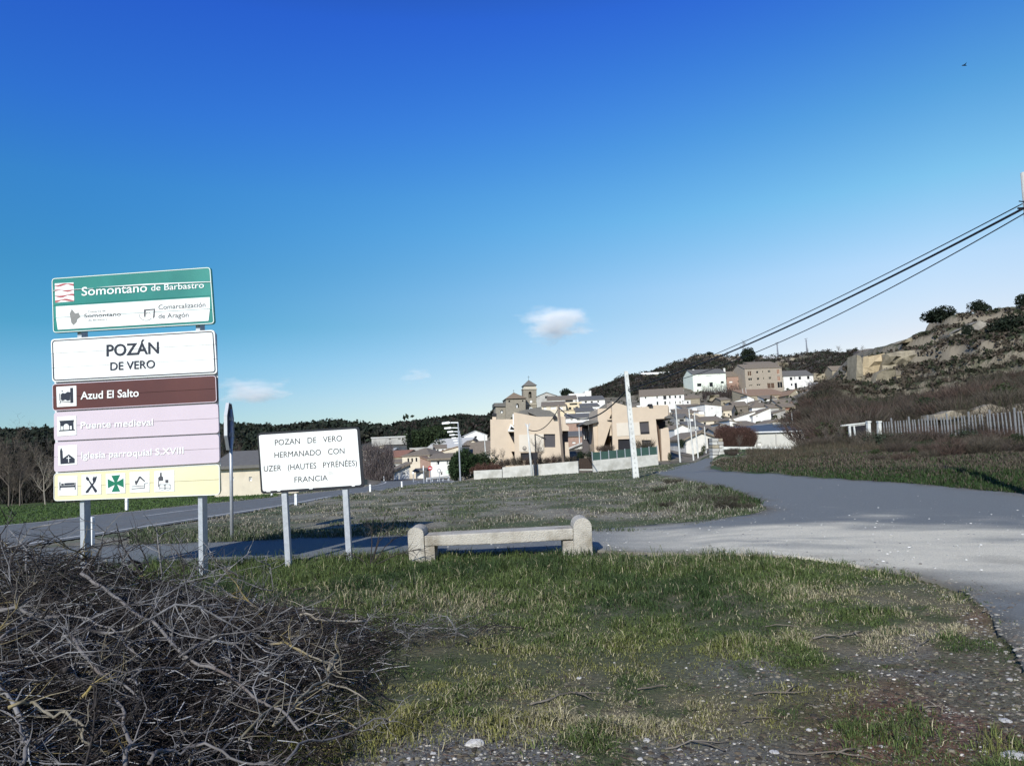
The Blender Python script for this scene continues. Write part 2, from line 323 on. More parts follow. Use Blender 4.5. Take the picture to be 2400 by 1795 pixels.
def ground_color(x, y, z, slope):
    px, py = proj(x, y, z); n = len(x)
    na = fbm(x * .7, y * .7, 61, 5); nb = fbm(x * .09, y * .09, 71, 4); nc = fbm(x * 3, y * 3, 77, 3)
    c = lerp(np.tile(CG, (n, 1)), CSOIL, sst(.5, .7, na))
    # near verge
    g, d, r, n1, n2, n3 = zones(px, py, x, y)
    near = (y < 16)
    cn = lerp(np.tile((.105, .096, .058), (n, 1)), (.062, .074, .030), sst(.35, .6, n1 + .1)); cn = lerp(cn, (.15, .125, .075), np.clip(d * 1.1 * sst(.3, .6, n2), 0, 1))
    cn = lerp(cn, CRED, np.clip(r, 0, 1) * sst(.25, .5, n1)); cn = lerp(cn, CGRAV, np.clip(g * 1.1 * sst(.40, .60, n2 + g * .12), 0, .8))
    c = np.where(near[:, None], cn, c)
    # the stubble field between the two roads
    fld = (y >= 13) & (y < 75)
    cf = lerp(np.tile(CFIELD, (n, 1)), (.065, .085, .035), sst(.42, .62, na * .6 + nb * .4 + np.where((px > 1050), .06, -.04)))
    cf = lerp(cf, (.10, .08, .06), sst(.5, .7, nc) * .5)
    c = np.where((fld & (x > -15))[:, None], cf, c)
    # green field across the main road
    c = np.where(((x < -15) & (y < 60))[:, None], lerp(np.tile((.055, .095, .025), (n, 1)), (.08, .085, .045), sst(.45, .65, na)), c)
    # bank on the right
    bank = (px > 1640) & (y > 15) & (y < 75)
    cb = lerp(np.tile((.04, .07, .022), (n, 1)), CSCRUB, sst(.42, .58, na) * sst(1130, 1075, py + (px - 1700) * -.02))
    cb = lerp(cb, (.30, .25, .16), sst(.52, .62, nb * .4 + na * .6) * sst(1500, 1720, px) * sst(2080, 1960, px) * sst(1112, 1098, py) * sst(1066, 1076, py))
    c = np.where(bank[:, None], cb, c)
    town = (y >= 62) & (y < 240)
    c = np.where(town[:, None], lerp(np.tile((.20, .175, .135), (n, 1)), (.09, .08, .055), sst(.45, .65, na)), c)
    far = y >= 240
    hill = x / np.maximum(y, 1) > .05
    ch = lerp(np.tile((.06, .05, .045), (n, 1)), (.045, .05, .03), sst(.4, .6, nb)); ch = lerp(ch, (.26, .22, .16), sst(.56, .64, fbm(x * .03, y * .12, 88, 5)) * .9)
    cw = np.tile(CWOOD, (n, 1))
    c = np.where((far & hill)[:, None], ch, c); c = np.where((far & ~hill)[:, None], cw, c)
    c = np.where(((y >= 60) & (x / y < -.2))[:, None], cw * 1.3, c)
    h = hillw(x, y)
    crh = lerp(np.tile((.085, .07, .05), (n, 1)), (.05, .06, .03), sst(.42, .6, nb)); rock = sst(.55, 1.15, slope) * sst(.25, .5, na + .1)
    crh = lerp(crh, CROCK, np.clip(rock, 0, 1))
    crh = lerp(crh, CROCK, (sst(2090, 2140, px) * sst(2290, 2230, px) * sst(945, 975, py) * (y > 55) * (y < 70)))
    return lerp(c, crh, h) if True else c
def build_ground():
    Ys = np.concatenate([np.geomspace(.5, 3, 16, endpoint=False), np.geomspace(3, 30, 190, endpoint=False), np.geomspace(30, 62, 60, endpoint=False), np.geomspace(62, 170, 190, endpoint=False), np.geomspace(170, 420, 80, endpoint=False), np.geomspace(420, 2500, 50)])
    As = np.concatenate([-np.geomspace(9, .86, 14), np.linspace(-.84, .84, 440), np.geomspace(.86, 9, 14)])
    A, Y = np.meshgrid(As, Ys); X = (A * Y).ravel(); Y = Y.ravel(); Z = ground(X, Y)
    m = main_mask(X, Y); k = .32; m2 = road_mask(X + k, Y) & road_mask(X - k, Y) & road_mask(X, Y - k) & road_mask(X, Y + k); Z2 = Z - np.where(m, .05, 0) - np.where(m2 & ~m, .03, 0)
    nr, nc = len(Ys), len(As); Zg = Z.reshape(nr, nc); Xg = X.reshape(nr, nc); Yg = Y.reshape(nr, nc)
    dzy = np.gradient(Zg, axis=0) / np.maximum(np.gradient(Yg, axis=0), 1e-3); dzx = np.gradient(Zg, axis=1) / np.maximum(np.gradient(Xg, axis=1), 1e-3)
    sl = np.hypot(dzx, dzy).ravel(); col = ground_color(X, Y, Z, sl)
    i = np.arange(nr * nc).reshape(nr, nc); Q = np.stack([i[:-1, :-1], i[:-1, 1:], i[1:, 1:], i[1:, :-1]], -1).reshape(-1, 4)
    gm = mat('earth and turf', (1, 1, 1), .95, .6, 28, .9, attr=True, detail=9)
    o = link('terrain', fast_mesh('terrain', np.stack([X, Y, Z2], 1), Q, gm, col)); tag(o, kind='structure')
    g = MB().face([(-900, -900, -.02), (900, -900, -.02), (900, .5, -.02), (-900, .5, -.02)]).build('ground', mat('verge turf', (.06, .08, .03), .95, .4, 1, .5)); tag(g, kind='structure')

# main road: near edge line read from the photograph, 7 m wide to its left
EDGE = [on_ground(px, py, 4, 200) for px, py in ((-350, 1345), (0, 1291), (67, 1280), (300, 1244), (533, 1208), (700, 1181), (830, 1157), (930, 1142), (994, 1134))]
EDGE = [(p.x, p.y) for p in EDGE]; EDGE = [(EDGE[0][0] - 12, EDGE[0][1] - 22)] + EDGE + [(-4.6, 50), (-4.4, 58), (-5.5, 68), (-8, 80)]
def resample(P, step):
    P = np.array(P); 
    for _ in range(3):   # corner cutting
        Q = [P[0]]
        for a, b in zip(P[:-1], P[1:]): Q += [a * .75 + b * .25, a * .25 + b * .75]
        P = np.array(Q + [P[-1]])
    s = np.concatenate([[0], np.cumsum(np.hypot(*(np.diff(P, axis=0).T)))]); t = np.arange(0, s[-1], step)
    return np.stack([np.interp(t, s, P[:, 0]), np.interp(t, s, P[:, 1])], 1)
RL = resample(EDGE, .6); RT = np.gradient(RL, axis=0); RT /= np.hypot(RT[:, 0], RT[:, 1])[:, None]; RN = np.stack([-RT[:, 1], RT[:, 0]], 1)
RW = 6.6
def road_pt(i, d): return RL[i] + RN[i] * d
def main_mask(x, y):
    poly = [tuple(road_pt(i, -.05)) for i in range(0, len(RL), 2)] + [tuple(road_pt(i, RW + .1)) for i in range(len(RL) - 1, -1, -2)]
    return inpoly(x, y, poly)
def road_z(x, y): return base_z(x, y)
def strip(name, i0, i1, d0, d1, dz, m, n=1, parent=None):
    V = []; Qs = []; k = n + 1
    for i in range(i0, i1):
        for j in range(k): p = road_pt(i, d0 + (d1 - d0) * j / n); V.append((p[0], p[1]))
    V = np.array(V); Z = road_z(V[:, 0], V[:, 1]) + dz
    for i in range(i1 - i0 - 1):
        for j in range(n): a = i * k + j; Qs.append((a, a + k, a + k + 1, a + 1))
    me = fast_mesh(name, np.column_stack([V, Z]), Qs, m); return link(name, me, parent)
build_ground()
ASPH = mat('old asphalt', (.14, .15, .152), .9, .16, 2.2, .6, bscale=90, col2=(.15, .148, .14))
PNT = mat('road paint', (.55, .55, .53), .8, .25, 5, .1)
mr = tag(strip('main_road', 0, len(RL), 0, RW, -.015, ASPH, 8), kind='structure')
strip('edge_line', 0, len(RL), .32, .45, -.008, PNT, 1, mr); strip('edge_line', 0, len(RL), RW - .45, RW - .32, -.008, PNT, 1, mr)
dash = [(i, min(i + 6, len(RL) - 1)) for i in range(3, len(RL) - 8, 14)]
for a, b in dash: strip('centre_line_dash', a, b, RW / 2 - .06, RW / 2 + .06, -.008, PNT, 1, mr)

# side road
def side_road():
    P = []
    for px, py in ROAD_PX:
        d = ray(px, py); Yr = None
        if d.z < 0:
            q = on_ground(px, py, 2, 90); P.append((q.x, q.y))
    P3 = []
    for a, b in zip(P, P[1:] + P[:1]):
        L_ = math.hypot(b[0] - a[0], b[1] - a[1]); n = max(1, min(30, int(L_ / .35)))
        for k in range(n):
            t = k / n; x = a[0] + (b[0] - a[0]) * t; y = a[1] + (b[1] - a[1]) * t
            if 3 < y < 40: x += (random.random() - .5) * .10; y += (random.random() - .5) * .16
            P3.append((x, y))
    pts = [Vector(p) for p in P3]; n0 = len(pts); xs = [p[0] for p in P3]; ys = [p[1] for p in P3]
    X, Y = np.meshgrid(np.arange(min(xs), max(xs), .24), np.concatenate([np.arange(3, 20, .2), np.arange(20, max(ys), .6)])); X = X.ravel(); Y = Y.ravel()
    k = inpoly(X, Y, P3); pts += [Vector((x, y)) for x, y in zip(X[k], Y[k])]
    v, e, f, *_ = delaunay_2d_cdt(pts, [(i, (i + 1) % n0) for i in range(n0)], [], 1, 1e-4)
    V = np.array([(p.x, p.y) for p in v]); Z = road_z(V[:, 0], V[:, 1]) + .014
    px, py = proj(V[:, 0], V[:, 1], Z); nz = fbm(V[:, 0] * .55, V[:, 1] * .9, 5, 5); nf = fbm(V[:, 0] * 2, V[:, 1] * 5, 15, 3)
    pyn = py + (fbm(V[:, 0] * .9, V[:, 1] * 1.1, 25, 4) - .5) * 90; band = sst(1205, 1262, pyn) * sst(1430, 1290, pyn) * sst(1250, 1800, px)
    d = np.clip(band * (sst(.08, .48, nz) * .85 + sst(.4, .6, nf) * .3), 0, 1)
    d2 = sst(1420, 1520, py) * .22
    col = lerp(np.tile((.165, .178, .18), (len(V), 1)), (.68, .63, .50), np.clip(d + d2 * nf, 0, .92))
    col = lerp(col, (.06, .055, .05), sst(.6, .75, fbm(V[:, 0] * 1.5, V[:, 1] * 1.5, 99, 3)) * .45 * sst(1290, 1330, py))
    ed = np.zeros(len(V))
    for k in range(8): ed += ~inpoly(V[:, 0] + .5 * math.cos(k * .785), V[:, 1] + .5 * math.sin(k * .785), P3)
    ed2 = np.zeros(len(V))
    for k in range(8): ed2 += ~inpoly(V[:, 0] + .2 * math.cos(k * .785), V[:, 1] + .2 * math.sin(k * .785), P3)
    col = lerp(col, (.13, .115, .085), np.clip((ed / 8 * 1.1 + ed2 / 8 * .8) * sst(.3, .6, fbm(V[:, 0] * 1.7, V[:, 1] * 1.7, 44, 4)) * (V[:, 1] < 40), 0, .9))
    es = {}
    for t in f:
        for i in range(3): es[(t[i], t[(i + 1) % 3])] = 1
    bd = [k for k in es if (k[1], k[0]) not in es]; nv = len(V); VB = np.column_stack([V, Z]); sk = []
    for a, b in bd: q = len(VB) + 0; sk.append((a, b))
    low = VB.copy(); low[:, 2] -= .12; FF = [tuple(t) for t in f]
    for a, b in sk: FF += [(b, a, a + nv), (b, a + nv, b + nv)]
    V3 = np.vstack([VB, low]); col = np.vstack([col, col * .9])
    me = fast_mesh('side_road', V3, FF, mat('dusty asphalt', (1, 1, 1), .92, .22, 45, .7, attr=True, bscale=110, detail=3), col)
    tag(link('side_road', me), kind='structure')
side_road()
# ================================================================ BUILDINGS
class Pl:                                     # an upright working plane through a photo point at distance Y, turned by yaw
    def __init__(s, px, py, Y, yaw=0):
        s.O = at(px, py, Y); s.c = math.cos(yaw); s.s = math.sin(yaw); s.yaw = yaw; s.loc = s.O.copy()
    def uv(s, px, py, d=0):                   # photo point -> local x, z on the plane d metres behind
        r = ray(px, py); n = Vector((-s.s, s.c, 0)); o = Vector((0, 0, CH)); t = (n.dot(s.O - o) + d) / n.dot(r); p = o + r * t - s.loc
        return (p.x * s.c + p.y * s.s, p.z)
    def pts(s, L, d=0): return [s.uv(*p, d) for p in L]
BRICKISH = {}
def win_part(b, x0, x1, z0, z1, y, m, fm=None):
    o = MB().box(x0, x1, y, y + .04, z0, z1).build('window', m, b)
    if fm:
        t = .07; f = MB(); f.box(x0 + .002, x0 + t, y - .05, y - .002, z0 + .002, z1 - .002); f.box(x1 - t, x1 - .002, y - .05, y - .002, z0 + .002, z1 - .002)
        f.box(x0 + t, x1 - t, y - .05, y - .002, z0 + .002, z0 + t); f.box(x0 + t, x1 - t, y - .05, y - .002, z1 - t, z1 - .002)
        if x1 - x0 > .8: f.box((x0 + x1) / 2 - t / 2, (x0 + x1) / 2 + t / 2, y - .05, y - .002, z0 + t, z1 - t)
        f.build('window_frame', fm, o)
    return o
def house(label, x0, x1, yb, yt, Y, dep, yaw, roof, yr, wm, rm, wins=(), name='house', cat='house', group=None, over=.35, rth=.22, skirt=3, chim=None, split=None):
    if Y > 95: over = min(over, .16) if over < .4 else over; rth = min(rth, .13) if rth < .3 else rth
    yw = R(yaw); P = Pl((x0 + x1) / 2, yb, Y, yw); ym = (yb + yt) / 2
    a = P.uv(x0, ym)[0]; b = P.uv(x1, ym)[0]; zb = 0; zt = P.uv((x0 + x1) / 2, yt)[1]
    e = empty(name, P.loc, label, cat, yw, group); sk = -skirt; mid = (a + b) / 2; w = b - a
    hd = dep / 2
    def zr(px, py, d): return P.uv(px, py, d)[1]
    if roof == 'front':
        za = zr((x0 + x1) / 2, yr, 0); outl = [(a, sk), (b, sk), (b, zt), (mid, za), (a, zt)]
    elif roof == 'shl': za = P.uv(x0, yr)[1]; outl = [(a, sk), (b, sk), (b, zt), (a, za)]
    elif roof == 'shr': za = P.uv(x1, yr)[1]; outl = [(a, sk), (b, sk), (b, za), (a, zt)]
    elif roof == 'frl': za = P.uv(x0 + (x1 - x0) * .3, yr)[1]; outl = [(a, sk), (b, sk), (b, zt), (a + w * .3, za), (a, zt + (za - zt) * .5)]
    else: outl = [(a, sk), (b, sk), (b, zt), (a, zt)]
    holes = []; hw = []
    for wn in wins:
        cx, cy, ww, wh = wn[:4]; q = P.uv(cx, cy); sc = Y / F; hx = ww * sc / 2 / P.c; hz_ = wh * sc / 2
        x_0, x_1, z_0, z_1 = q[0] - hx, q[0] + hx, q[1] - hz_, q[1] + hz_
        x_0 = max(x_0, a + .08); x_1 = min(x_1, b - .08); z_1 = min(z_1, (zt if roof != 'front' else 99) - .08)
        if x_1 - x_0 < .1 or z_1 - z_0 < .1: continue
        holes.append([(x_0, z_0), (x_1, z_0), (x_1, z_1), (x_0, z_1)]); hw.append((x_0, x_1, z_0, z_1, wn[4] if len(wn) > 4 else GLS))
    m = MB().holed(outl, holes, 0, dep, .18); m.build('wall', wm, e)
    for x_0, x_1, z_0, z_1, wmm in hw: win_part(e, x_0, x_1, z_0, z_1, .14, wmm, WHT if (wmm is GLS and Y < 100) else (PLC if wm is BEI else None))
    rb = MB(); t = rth; o = over
    def slab(p, q, y0, y1):                   # sloped roof slab between two x,z points, thickness t
        p = Vector((p[0], 0, p[1])); q = Vector((q[0], 0, q[1])); d = (q - p).normalized(); p = p - d * o; q = q + d * o
        nn = len(rb.v)
        for y in (y0, y1):
            rb.v += [(p.x, y, p.z + .02), (q.x, y, q.z + .02), (q.x, y, q.z + t), (p.x, y, p.z + t)]
        rb.f += [(nn, nn + 1, nn + 2, nn + 3), (nn + 7, nn + 6, nn + 5, nn + 4)] + [(nn + i, nn + 4 + i, nn + 4 + (i + 1) % 4, nn + (i + 1) % 4) for i in range(4)]
    if roof == 'front':
        s_ = (za - zt) / (w / 2); ex = o
        for sg in (-1, 1):
            A_ = (mid + sg * (w / 2 + ex), zt - s_ * ex); nn = len(rb.v)
            for y in (-o, dep + o): rb.v += [(A_[0], y, A_[1] + .02), (mid, y, za + .02), (mid, y, za + t), (A_[0], y, A_[1] + t)]
            rb.f += [(nn, nn + 1, nn + 2, nn + 3), (nn + 7, nn + 6, nn + 5, nn + 4), (nn, nn + 4, nn + 5, nn + 1), (nn + 2, nn + 6, nn + 7, nn + 3), (nn + 3, nn + 7, nn + 4, nn)]
    elif roof == 'shl': slab((a, za), (b, zt), -o, dep + o)
    elif roof == 'shr': slab((a, zt), (b, za), -o, dep + o)
    elif roof == 'frl': slab((a, outl[4][1]), (a + w * .3 - o, za - .3 * o), -o, dep + o); slab((a + w * .3 + o, za - .3 * o), (b, zt), -o, dep + o)
    elif roof in ('side', 'back'):
        D = hd if roof == 'side' else dep; zR = zr((x0 + x1) / 2, yr, D); s_ = (zR - zt) / D
        n = len(rb.v); q = [(-o, zt - s_ * o), (D, zR)]
        if roof == 'side': q.append((dep + o, zt - s_ * o))
        else: q.append((dep + .3, zR))
        k = len(q); A2, B2 = a - o, b + o
        for x in (A2, B2): rb.v += [(x, y, z + .02) for y, z in q] + [(x, y, z + t) for y, z in q[::-1]]
        K = 2 * k; rb.f += [(n, n + k - 2 + 1 - (k - 2), n + K - 2, n + K - 1)] if False else []
        for i in range(K): j = (i + 1) % K; rb.f.append((n + i, n + j, n + K + j, n + K + i))
        for s2 in (0, K):
            for i in range(k - 1): rb.f.append((n + s2 + i, n + s2 + i + 1, n + s2 + K - 2 - i, n + s2 + K - 1 - i))
        g = MB()                                     # gable triangles
        for x in (a, b):
            for x_a, x_b in ((x, x + (.2 if x == a else -.2)),):
                base = len(g.v); tri = [(0, zt), (D, zR), (dep, zt)] if roof == 'side' else [(0, zt), (D, zR), (D, zt)]
                g.v += [(x_a, y, z) for y, z in tri] + [(x_b, y, z) for y, z in tri]
                g.f += [(base, base + 1, base + 2), (base + 5, base + 4, base + 3)] + [(base + i, base + 3 + i, base + 3 + (i + 1) % 3, base + (i + 1) % 3) for i in range(3)]
        g.build('gable', wm, e)
    elif roof == 'hip':
        zR = zr((x0 + x1) / 2, yr, hd); ins = min(w / 2 - .05, hd); n = len(rb.v)
        rb.v += [(a - o, -o, zt + .02), (b + o, -o, zt + .02), (b + o, dep + o, zt + .02), (a - o, dep + o, zt + .02), (a - o, -o, zt + t), (b + o, -o, zt + t), (b + o, dep + o, zt + t), (a - o, dep + o, zt + t), (a + ins, hd, zR), (b - ins, hd, zR)]
        rb.f += [(n + 3, n + 2, n + 1, n)] + [(n + i, n + (i + 1) % 4, n + 4 + (i + 1) % 4, n + 4 + i) for i in range(4)] + [(n + 4, n + 5, n + 9, n + 8), (n + 5, n + 6, n + 9), (n + 6, n + 7, n + 8, n + 9), (n + 7, n + 4, n + 8)]
    elif roof == 'flat': rb.box(a - o * .3, b + o * .3, -o * .3, dep, zt + .003, zt + t)
    if rb.v: ro = rb.build('roof', rm, e)
    if chim:
        for cx, ctop, cw, *cm in chim:
            q = P.uv(cx, ctop, hd); s2 = Y / F * cw / 2; MB().box(q[0] - s2, q[0] + s2, hd - s2, hd + s2, q[1] - 2.2, q[1]).build('chimney', cm[0] if cm else wm, ro if rb.v else e)
    return e

# ---- the two tan houses
def tan_house_left():
    P = Pl(1204, 1080, 68, R(-3)); e = empty('tan_house', P.loc, 'left tan angular house, with dark triangular recess and square grey shutter', 'house', P.yaw)
    def U(L, d=0): return P.pts(L, d)
    # left wing set back 1.2 m with its stairwell void
    void = [(1189.5, 1012), (1207, 1012), (1208, 1048)]; low = [(1197, 1058), (1209, 1058), (1210, 1078), (1205, 1078)]
    m = MB().holed(U([(1148.3, 1110), (1211, 1106), (1209, 981), (1147, 982)]), [U(void), U(low)], .9, 8.5, .9); m.build('left_wing', PLT, e)
    MB().prism(U([(1188, 1011), (1208.5, 1011), (1210, 1052)]), 1.5, 1.56).build('recess_shade', BLK, e)  # black sheet in the void, standing for the shade inside it
    MB().prism(U([(1195, 1057), (1211, 1057), (1212, 1080), (1203, 1080)]), 1.5, 1.56).build('recess_shade', BLK, e)
    MB().prism(U([(1189, 1010), (1195.5, 993), (1206, 1001), (1206, 1010)]), .82, .94).build('window', WHT, e)
    MB().prism(U([(1194, 1006), (1196.5, 998), (1204, 1003), (1204, 1007)]), .79, .815).build('window_pane', GLS, e)
    MB().prism(U([(1201, 970), (1203.6, 970), (1204, 995), (1202, 997)]), .3, .9).build('white_strip', WHT, e)
    # centre wing
    win = [(1274.5, 1017), (1301, 1017), (1301.5, 1048), (1276, 1048)]; gar = [(1220, 1061), (1260.5, 1060), (1260.5, 1078), (1221, 1079)]
    m = MB().holed(U([(1207, 1106), (1320, 1103), (1317.5, 1009), (1317, 976), (1259, 976.5), (1204, 966)]), [U(win), U(gar)], 0, 9, .25); m.build('centre_wing', PLT, e)
    w = MB().prism(U(win), .2, .24).build('window', SHU, e)
    f = MB(); q = U(win); x0, x1, z0, z1 = q[0][0], q[1][0], q[2][1], q[0][1]
    for k in range(1, 12): z = z0 + (z1 - z0) * k / 12; f.box(x0 + .03, x1 - .03, .17, .195, z - .01, z + .01)
    f.build('shutter_slats', SHU, w)
    MB().prism(U(gar), .2, .25).build('garage_door', BLK, e)
    MB().prism(U([(1216, 1019), (1274, 1017), (1274, 1052), (1274, 1058), (1217, 1058)]), -.04, .002).build('pale_panel', PLP, e)
    # small round emblem on the panel
    c = U([(1229.5, 1050.5)])[0]; em = MB()
    for k in range(20):
        t0 = k / 20 * 6.283; t1 = (k + 1) / 20 * 6.283; r1, r2 = .13, .19
        em.face([(c[0] + math.cos(t) * r, -.046, c[1] + math.sin(t) * r) for t, r in ((t0, r1), (t0, r2), (t1, r2), (t1, r1))])
    em.face([(c[0] - .14, -.0465, c[1] - .03), (c[0] + .14, -.0465, c[1] - .03), (c[0] + .12, -.0465, c[1] + .02), (c[0] - .12, -.0465, c[1] + .02)])
    em.face([(c[0] - .09, -.0465, c[1] - .12), (c[0] + .09, -.0465, c[1] - .12), (c[0] + .12, -.0465, c[1] - .05), (c[0] - .12, -.0465, c[1] - .05)])
    em.face([(c[0] - .12, -.0465, c[1] - .29), (c[0] + .26, -.0465, c[1] - .29), (c[0] + .26, -.0465, c[1] - .25), (c[0] - .12, -.0465, c[1] - .25)])
    em.build('round_emblem', mat('emblem grey', (.12, .11, .10), .8, .1, 4, 0), e)
    # right overhang, pillar, dark porch
    MB().prism(U([(1317, 976), (1325, 976), (1326, 994), (1333.5, 1000), (1333, 1009.5), (1317, 1009.5)]), .05, 8).build('overhang', PLT, e)
    MB().prism(U([(1324, 1036), (1332, 1036), (1336, 1075), (1337, 1103), (1326, 1103)]), .2, .9).build('porch_pillar', PLT, e)
    MB().prism(U([(1316, 1009), (1333, 1009), (1334, 1104), (1316, 1104)]), 3.2, 3.4).build('shaded_porch_wall', SHU, e)  # back of the porch, coloured dark for the shade under the overhang
    # roofs
    MB().prism(U([(1236, 965), (1243, 956), (1289, 962), (1302, 971), (1304, 976.5), (1259, 976)], 3), 3, 8).build('roof', TIG, e)
    MB().prism(U([(1208, 967), (1222, 962), (1268, 953), (1270, 960), (1259, 976)], 5), 5.1, 8).build('roof', TIG, e)
    c = MB().prism(U([(1151, 982), (1151, 974.5), (1160, 974.5), (1160, 982)]), 1.4, 1.9).build('chimney', PLT, e); MB().prism(U([(1150, 974), (1150.5, 967), (1160, 967), (1160, 974)]), 1.3, 2.0).build('chimney_cap', BLK, c)
    c = MB().prism(U([(1296, 976), (1296, 981.5), (1304.5, 981.5), (1304, 974)]), -.35, 1).build('chimney', BLK, e)
tan_house_left()
def tan_house_right():
    P = Pl(1480, 1060, 72, R(0)); e = empty('tan_house', P.loc, 'right tan angular house, behind the green screen fence and white pole', 'house', P.yaw)
    def U(L, d=0): return P.pts(L, d)
    tri = [(1434, 992), (1430.6, 1020.6), (1439.2, 1020.6)]; sl = [(1434.5, 969), (1435.5, 980.5), (1429.5, 980.5)]; led = [(1424, 984.2), (1435.5, 983.6), (1436, 986), (1430, 985.4)]
    MB().holed(U([(1403, 1085), (1438.5, 1085), (1434, 956), (1402, 957)]), [U(tri), U(sl)], .5, 9, .4).build('left_wing', PLT, e)
    MB().prism(U([(1434, 990), (1429, 1022), (1440, 1022)]), .85, .9).build('window', GLS, e); MB().prism(U([(1434.5, 967), (1436, 982), (1428.5, 982)]), .85, .9).build('window', GLS, e)
    MB().prism(U(led), .3, .6).build('ledge', BLK, e); MB().prism(U([(1431, 1025.5), (1439.6, 1025.5), (1439.6, 1027.5), (1431, 1026.8)]), .2, .6).build('ledge', BLK, e)
    win = [(1498.5, 988.6), (1520.5, 987.4), (1523, 1017), (1501.5, 1018)]; gar = [(1448.5, 1029.5), (1478.5, 1028.5), (1479.5, 1053), (1449, 1055)]; w2 = [(1504, 1031), (1525.5, 1031), (1526.5, 1053), (1505.5, 1053)]
    MB().holed(U([(1437, 1085), (1548, 1085), (1543, 1040), (1537, 982), (1566.5, 980.5), (1566, 949), (1529, 949.5), (1529, 952.5), (1481, 954.5), (1434, 941)]), [U(win), U(gar), U(w2)], 0, 9.5, .25).build('centre_wing', PLT, e)
    for q_, m_, nm in ((win, SHU, 'window'), (gar, BLK, 'garage_door'), (w2, SHU, 'window')):
        w = MB().prism(U(q_), .2, .25).build(nm, m_, e); q = U(q_)
        if nm == 'window':
            f = MB(); x0, x1, z0, z1 = q[0][0], q[1][0], q[2][1], q[0][1]
            for k in range(1, 12): z = z0 + (z1 - z0) * k / 12; f.box(x0 + .05, x1 - .03, .17, .195, z - .01, z + .01)
            f.build('shutter_slats', SHU, w)
    MB().prism(U([(1502, 1012.5), (1522.5, 1011.5), (1523, 1016.5), (1502, 1017.5)]), .15, .165).build('dark_gap', BLK, e)
    MB().prism(U([(1444.5, 991.5), (1498, 989), (1501, 1020), (1446, 1022.5)]), -.04, .002).build('pale_panel', PLP, e)
    MB().prism(U([(1538.5, 984), (1546, 1000), (1553, 1055), (1553, 1085), (1546, 1085)]), .6, .8).build('tall_door', WOD, e)
    MB().prism(U([(1537, 980), (1580, 982), (1582, 1085), (1548, 1085)]), 4.2, 4.4).build('shaded_porch_wall', BLK, e)  # porch back in black, the shade of the interior put into its colour
    MB().prism(U([(1549, 1005), (1559.5, 1003.5), (1561, 1001.5), (1567, 1002), (1570.5, 1030), (1572, 1085), (1552.5, 1085)]), .1, 1.1).build('porch_pillar', PLT, e)
    MB().prism(U([(1557, 980.5), (1557, 977.5), (1566, 973), (1578, 978.5), (1577, 981)]), -.6, 5).build('eave', TIG, e)
    MB().prism(U([(1566, 949), (1569, 952), (1571, 975), (1567, 975)]), .3, 9.5).build('side_wall', PLT, e)
    MB().prism(U([(1391, 989), (1402.5, 989), (1407, 1050), (1405, 1085), (1397, 1085)]), .7, 5).build('left_extension', PLT, e)
    MB().prism(U([(1366, 994), (1376, 985), (1402, 985), (1402, 989), (1375, 996)]), .2, 7).build('porch_roof', TIG, e)
    MB().prism(U([(1376, 988), (1392, 988), (1398, 1085), (1378, 1085)]), 5.5, 5.7).build('shaded_porch_wall', SHU, e)  # dark sheet for the shaded void of the left porch
    for k, x in enumerate((1379.5, 1384.5, 1389.5)): MB().prism(U([(x, 1000), (x + 2, 1000), (x + 3, 1028), (x + 1, 1028)]), 5.3, 5.45).build('shutter', PLW, e)
    c = MB().prism(U([(1522, 953), (1521.5, 949), (1526.5, 949), (1527, 953)]), 1, 1.6).build('chimney', PLT, e); MB().prism(U([(1519.5, 953), (1519.5, 947), (1528, 947), (1528, 953)]), -.3, .5).build('chimney_cap', BLK, c)
    MB().prism(U([(1406, 957), (1424, 944), (1434, 950), (1436, 957)], 4), 4, 8).build('roof', TIG, e)
tan_house_right()

# ---- garden walls, fence, gates
def wall_run(label, pa, pb, Y0, Y1, h, name='garden_wall', m=CON, th=.25, cap=None, group=None, cat='wall'):
    """pts: photo points along the foot; distances run from Y0 to Y1; h: height in metres"""
    a = at(*pa, Y0); b = at(*pb, Y1); d = Vector((b.x - a.x, b.y - a.y, 0)); Ln = d.length; yw = math.atan2(d.y, d.x)
    e = empty(name, a, label, cat, yw, group); sl = (b.z - a.z)
    n = max(1, int(Ln / 3)); mb = MB()
    for i in range(n):
        t0, t1 = i / n, (i + 1) / n; x0, x1 = Ln * t0, Ln * t1; za, zb_ = sl * t0, sl * t1; k = len(mb.v)
        for y in (0, th): mb.v += [(x0, y, za - 1), (x1, y, zb_ - 1), (x1, y, zb_ + h), (x0, y, za + h)]
        mb.f += [(k, k + 1, k + 2, k + 3), (k + 7, k + 6, k + 5, k + 4), (k + 3, k + 2, k + 6, k + 7)]
        if i == 0: mb.f.append((k, k + 3, k + 7, k + 4))
        if i == n - 1: mb.f.append((k + 1, k + 5, k + 6, k + 2))
    mb.build('wall_body', m, e)
    if cap: c = MB(); c.beam((0, th / 2, h + .04), (Ln, th / 2, sl + h + .04), th + .1, .08); c.build('coping', cap, e)
    return e, Ln, sl, yw, a
wall_run('low pale concrete wall below the red hedge', (1111, 1124), (1177, 1121), 62, 61.5, .74)
wall_run('low pale concrete wall in front of the left tan house', (1178.5, 1122), (1356, 1108), 61.5, 60, .95)
e, Ln, sl, yw, a = wall_run('pale concrete wall under the green screen fence', (1391, 1106), (1543.5, 1091), 60, 61, .92)
f = empty('screen_fence', a + Vector((0, 0, .93)), 'green screen fence on the wall of the right tan house', 'fence', yw)
GRN = mat('green screen mesh', (.035, .075, .062), .8, .15, 3, .1)
n = 8
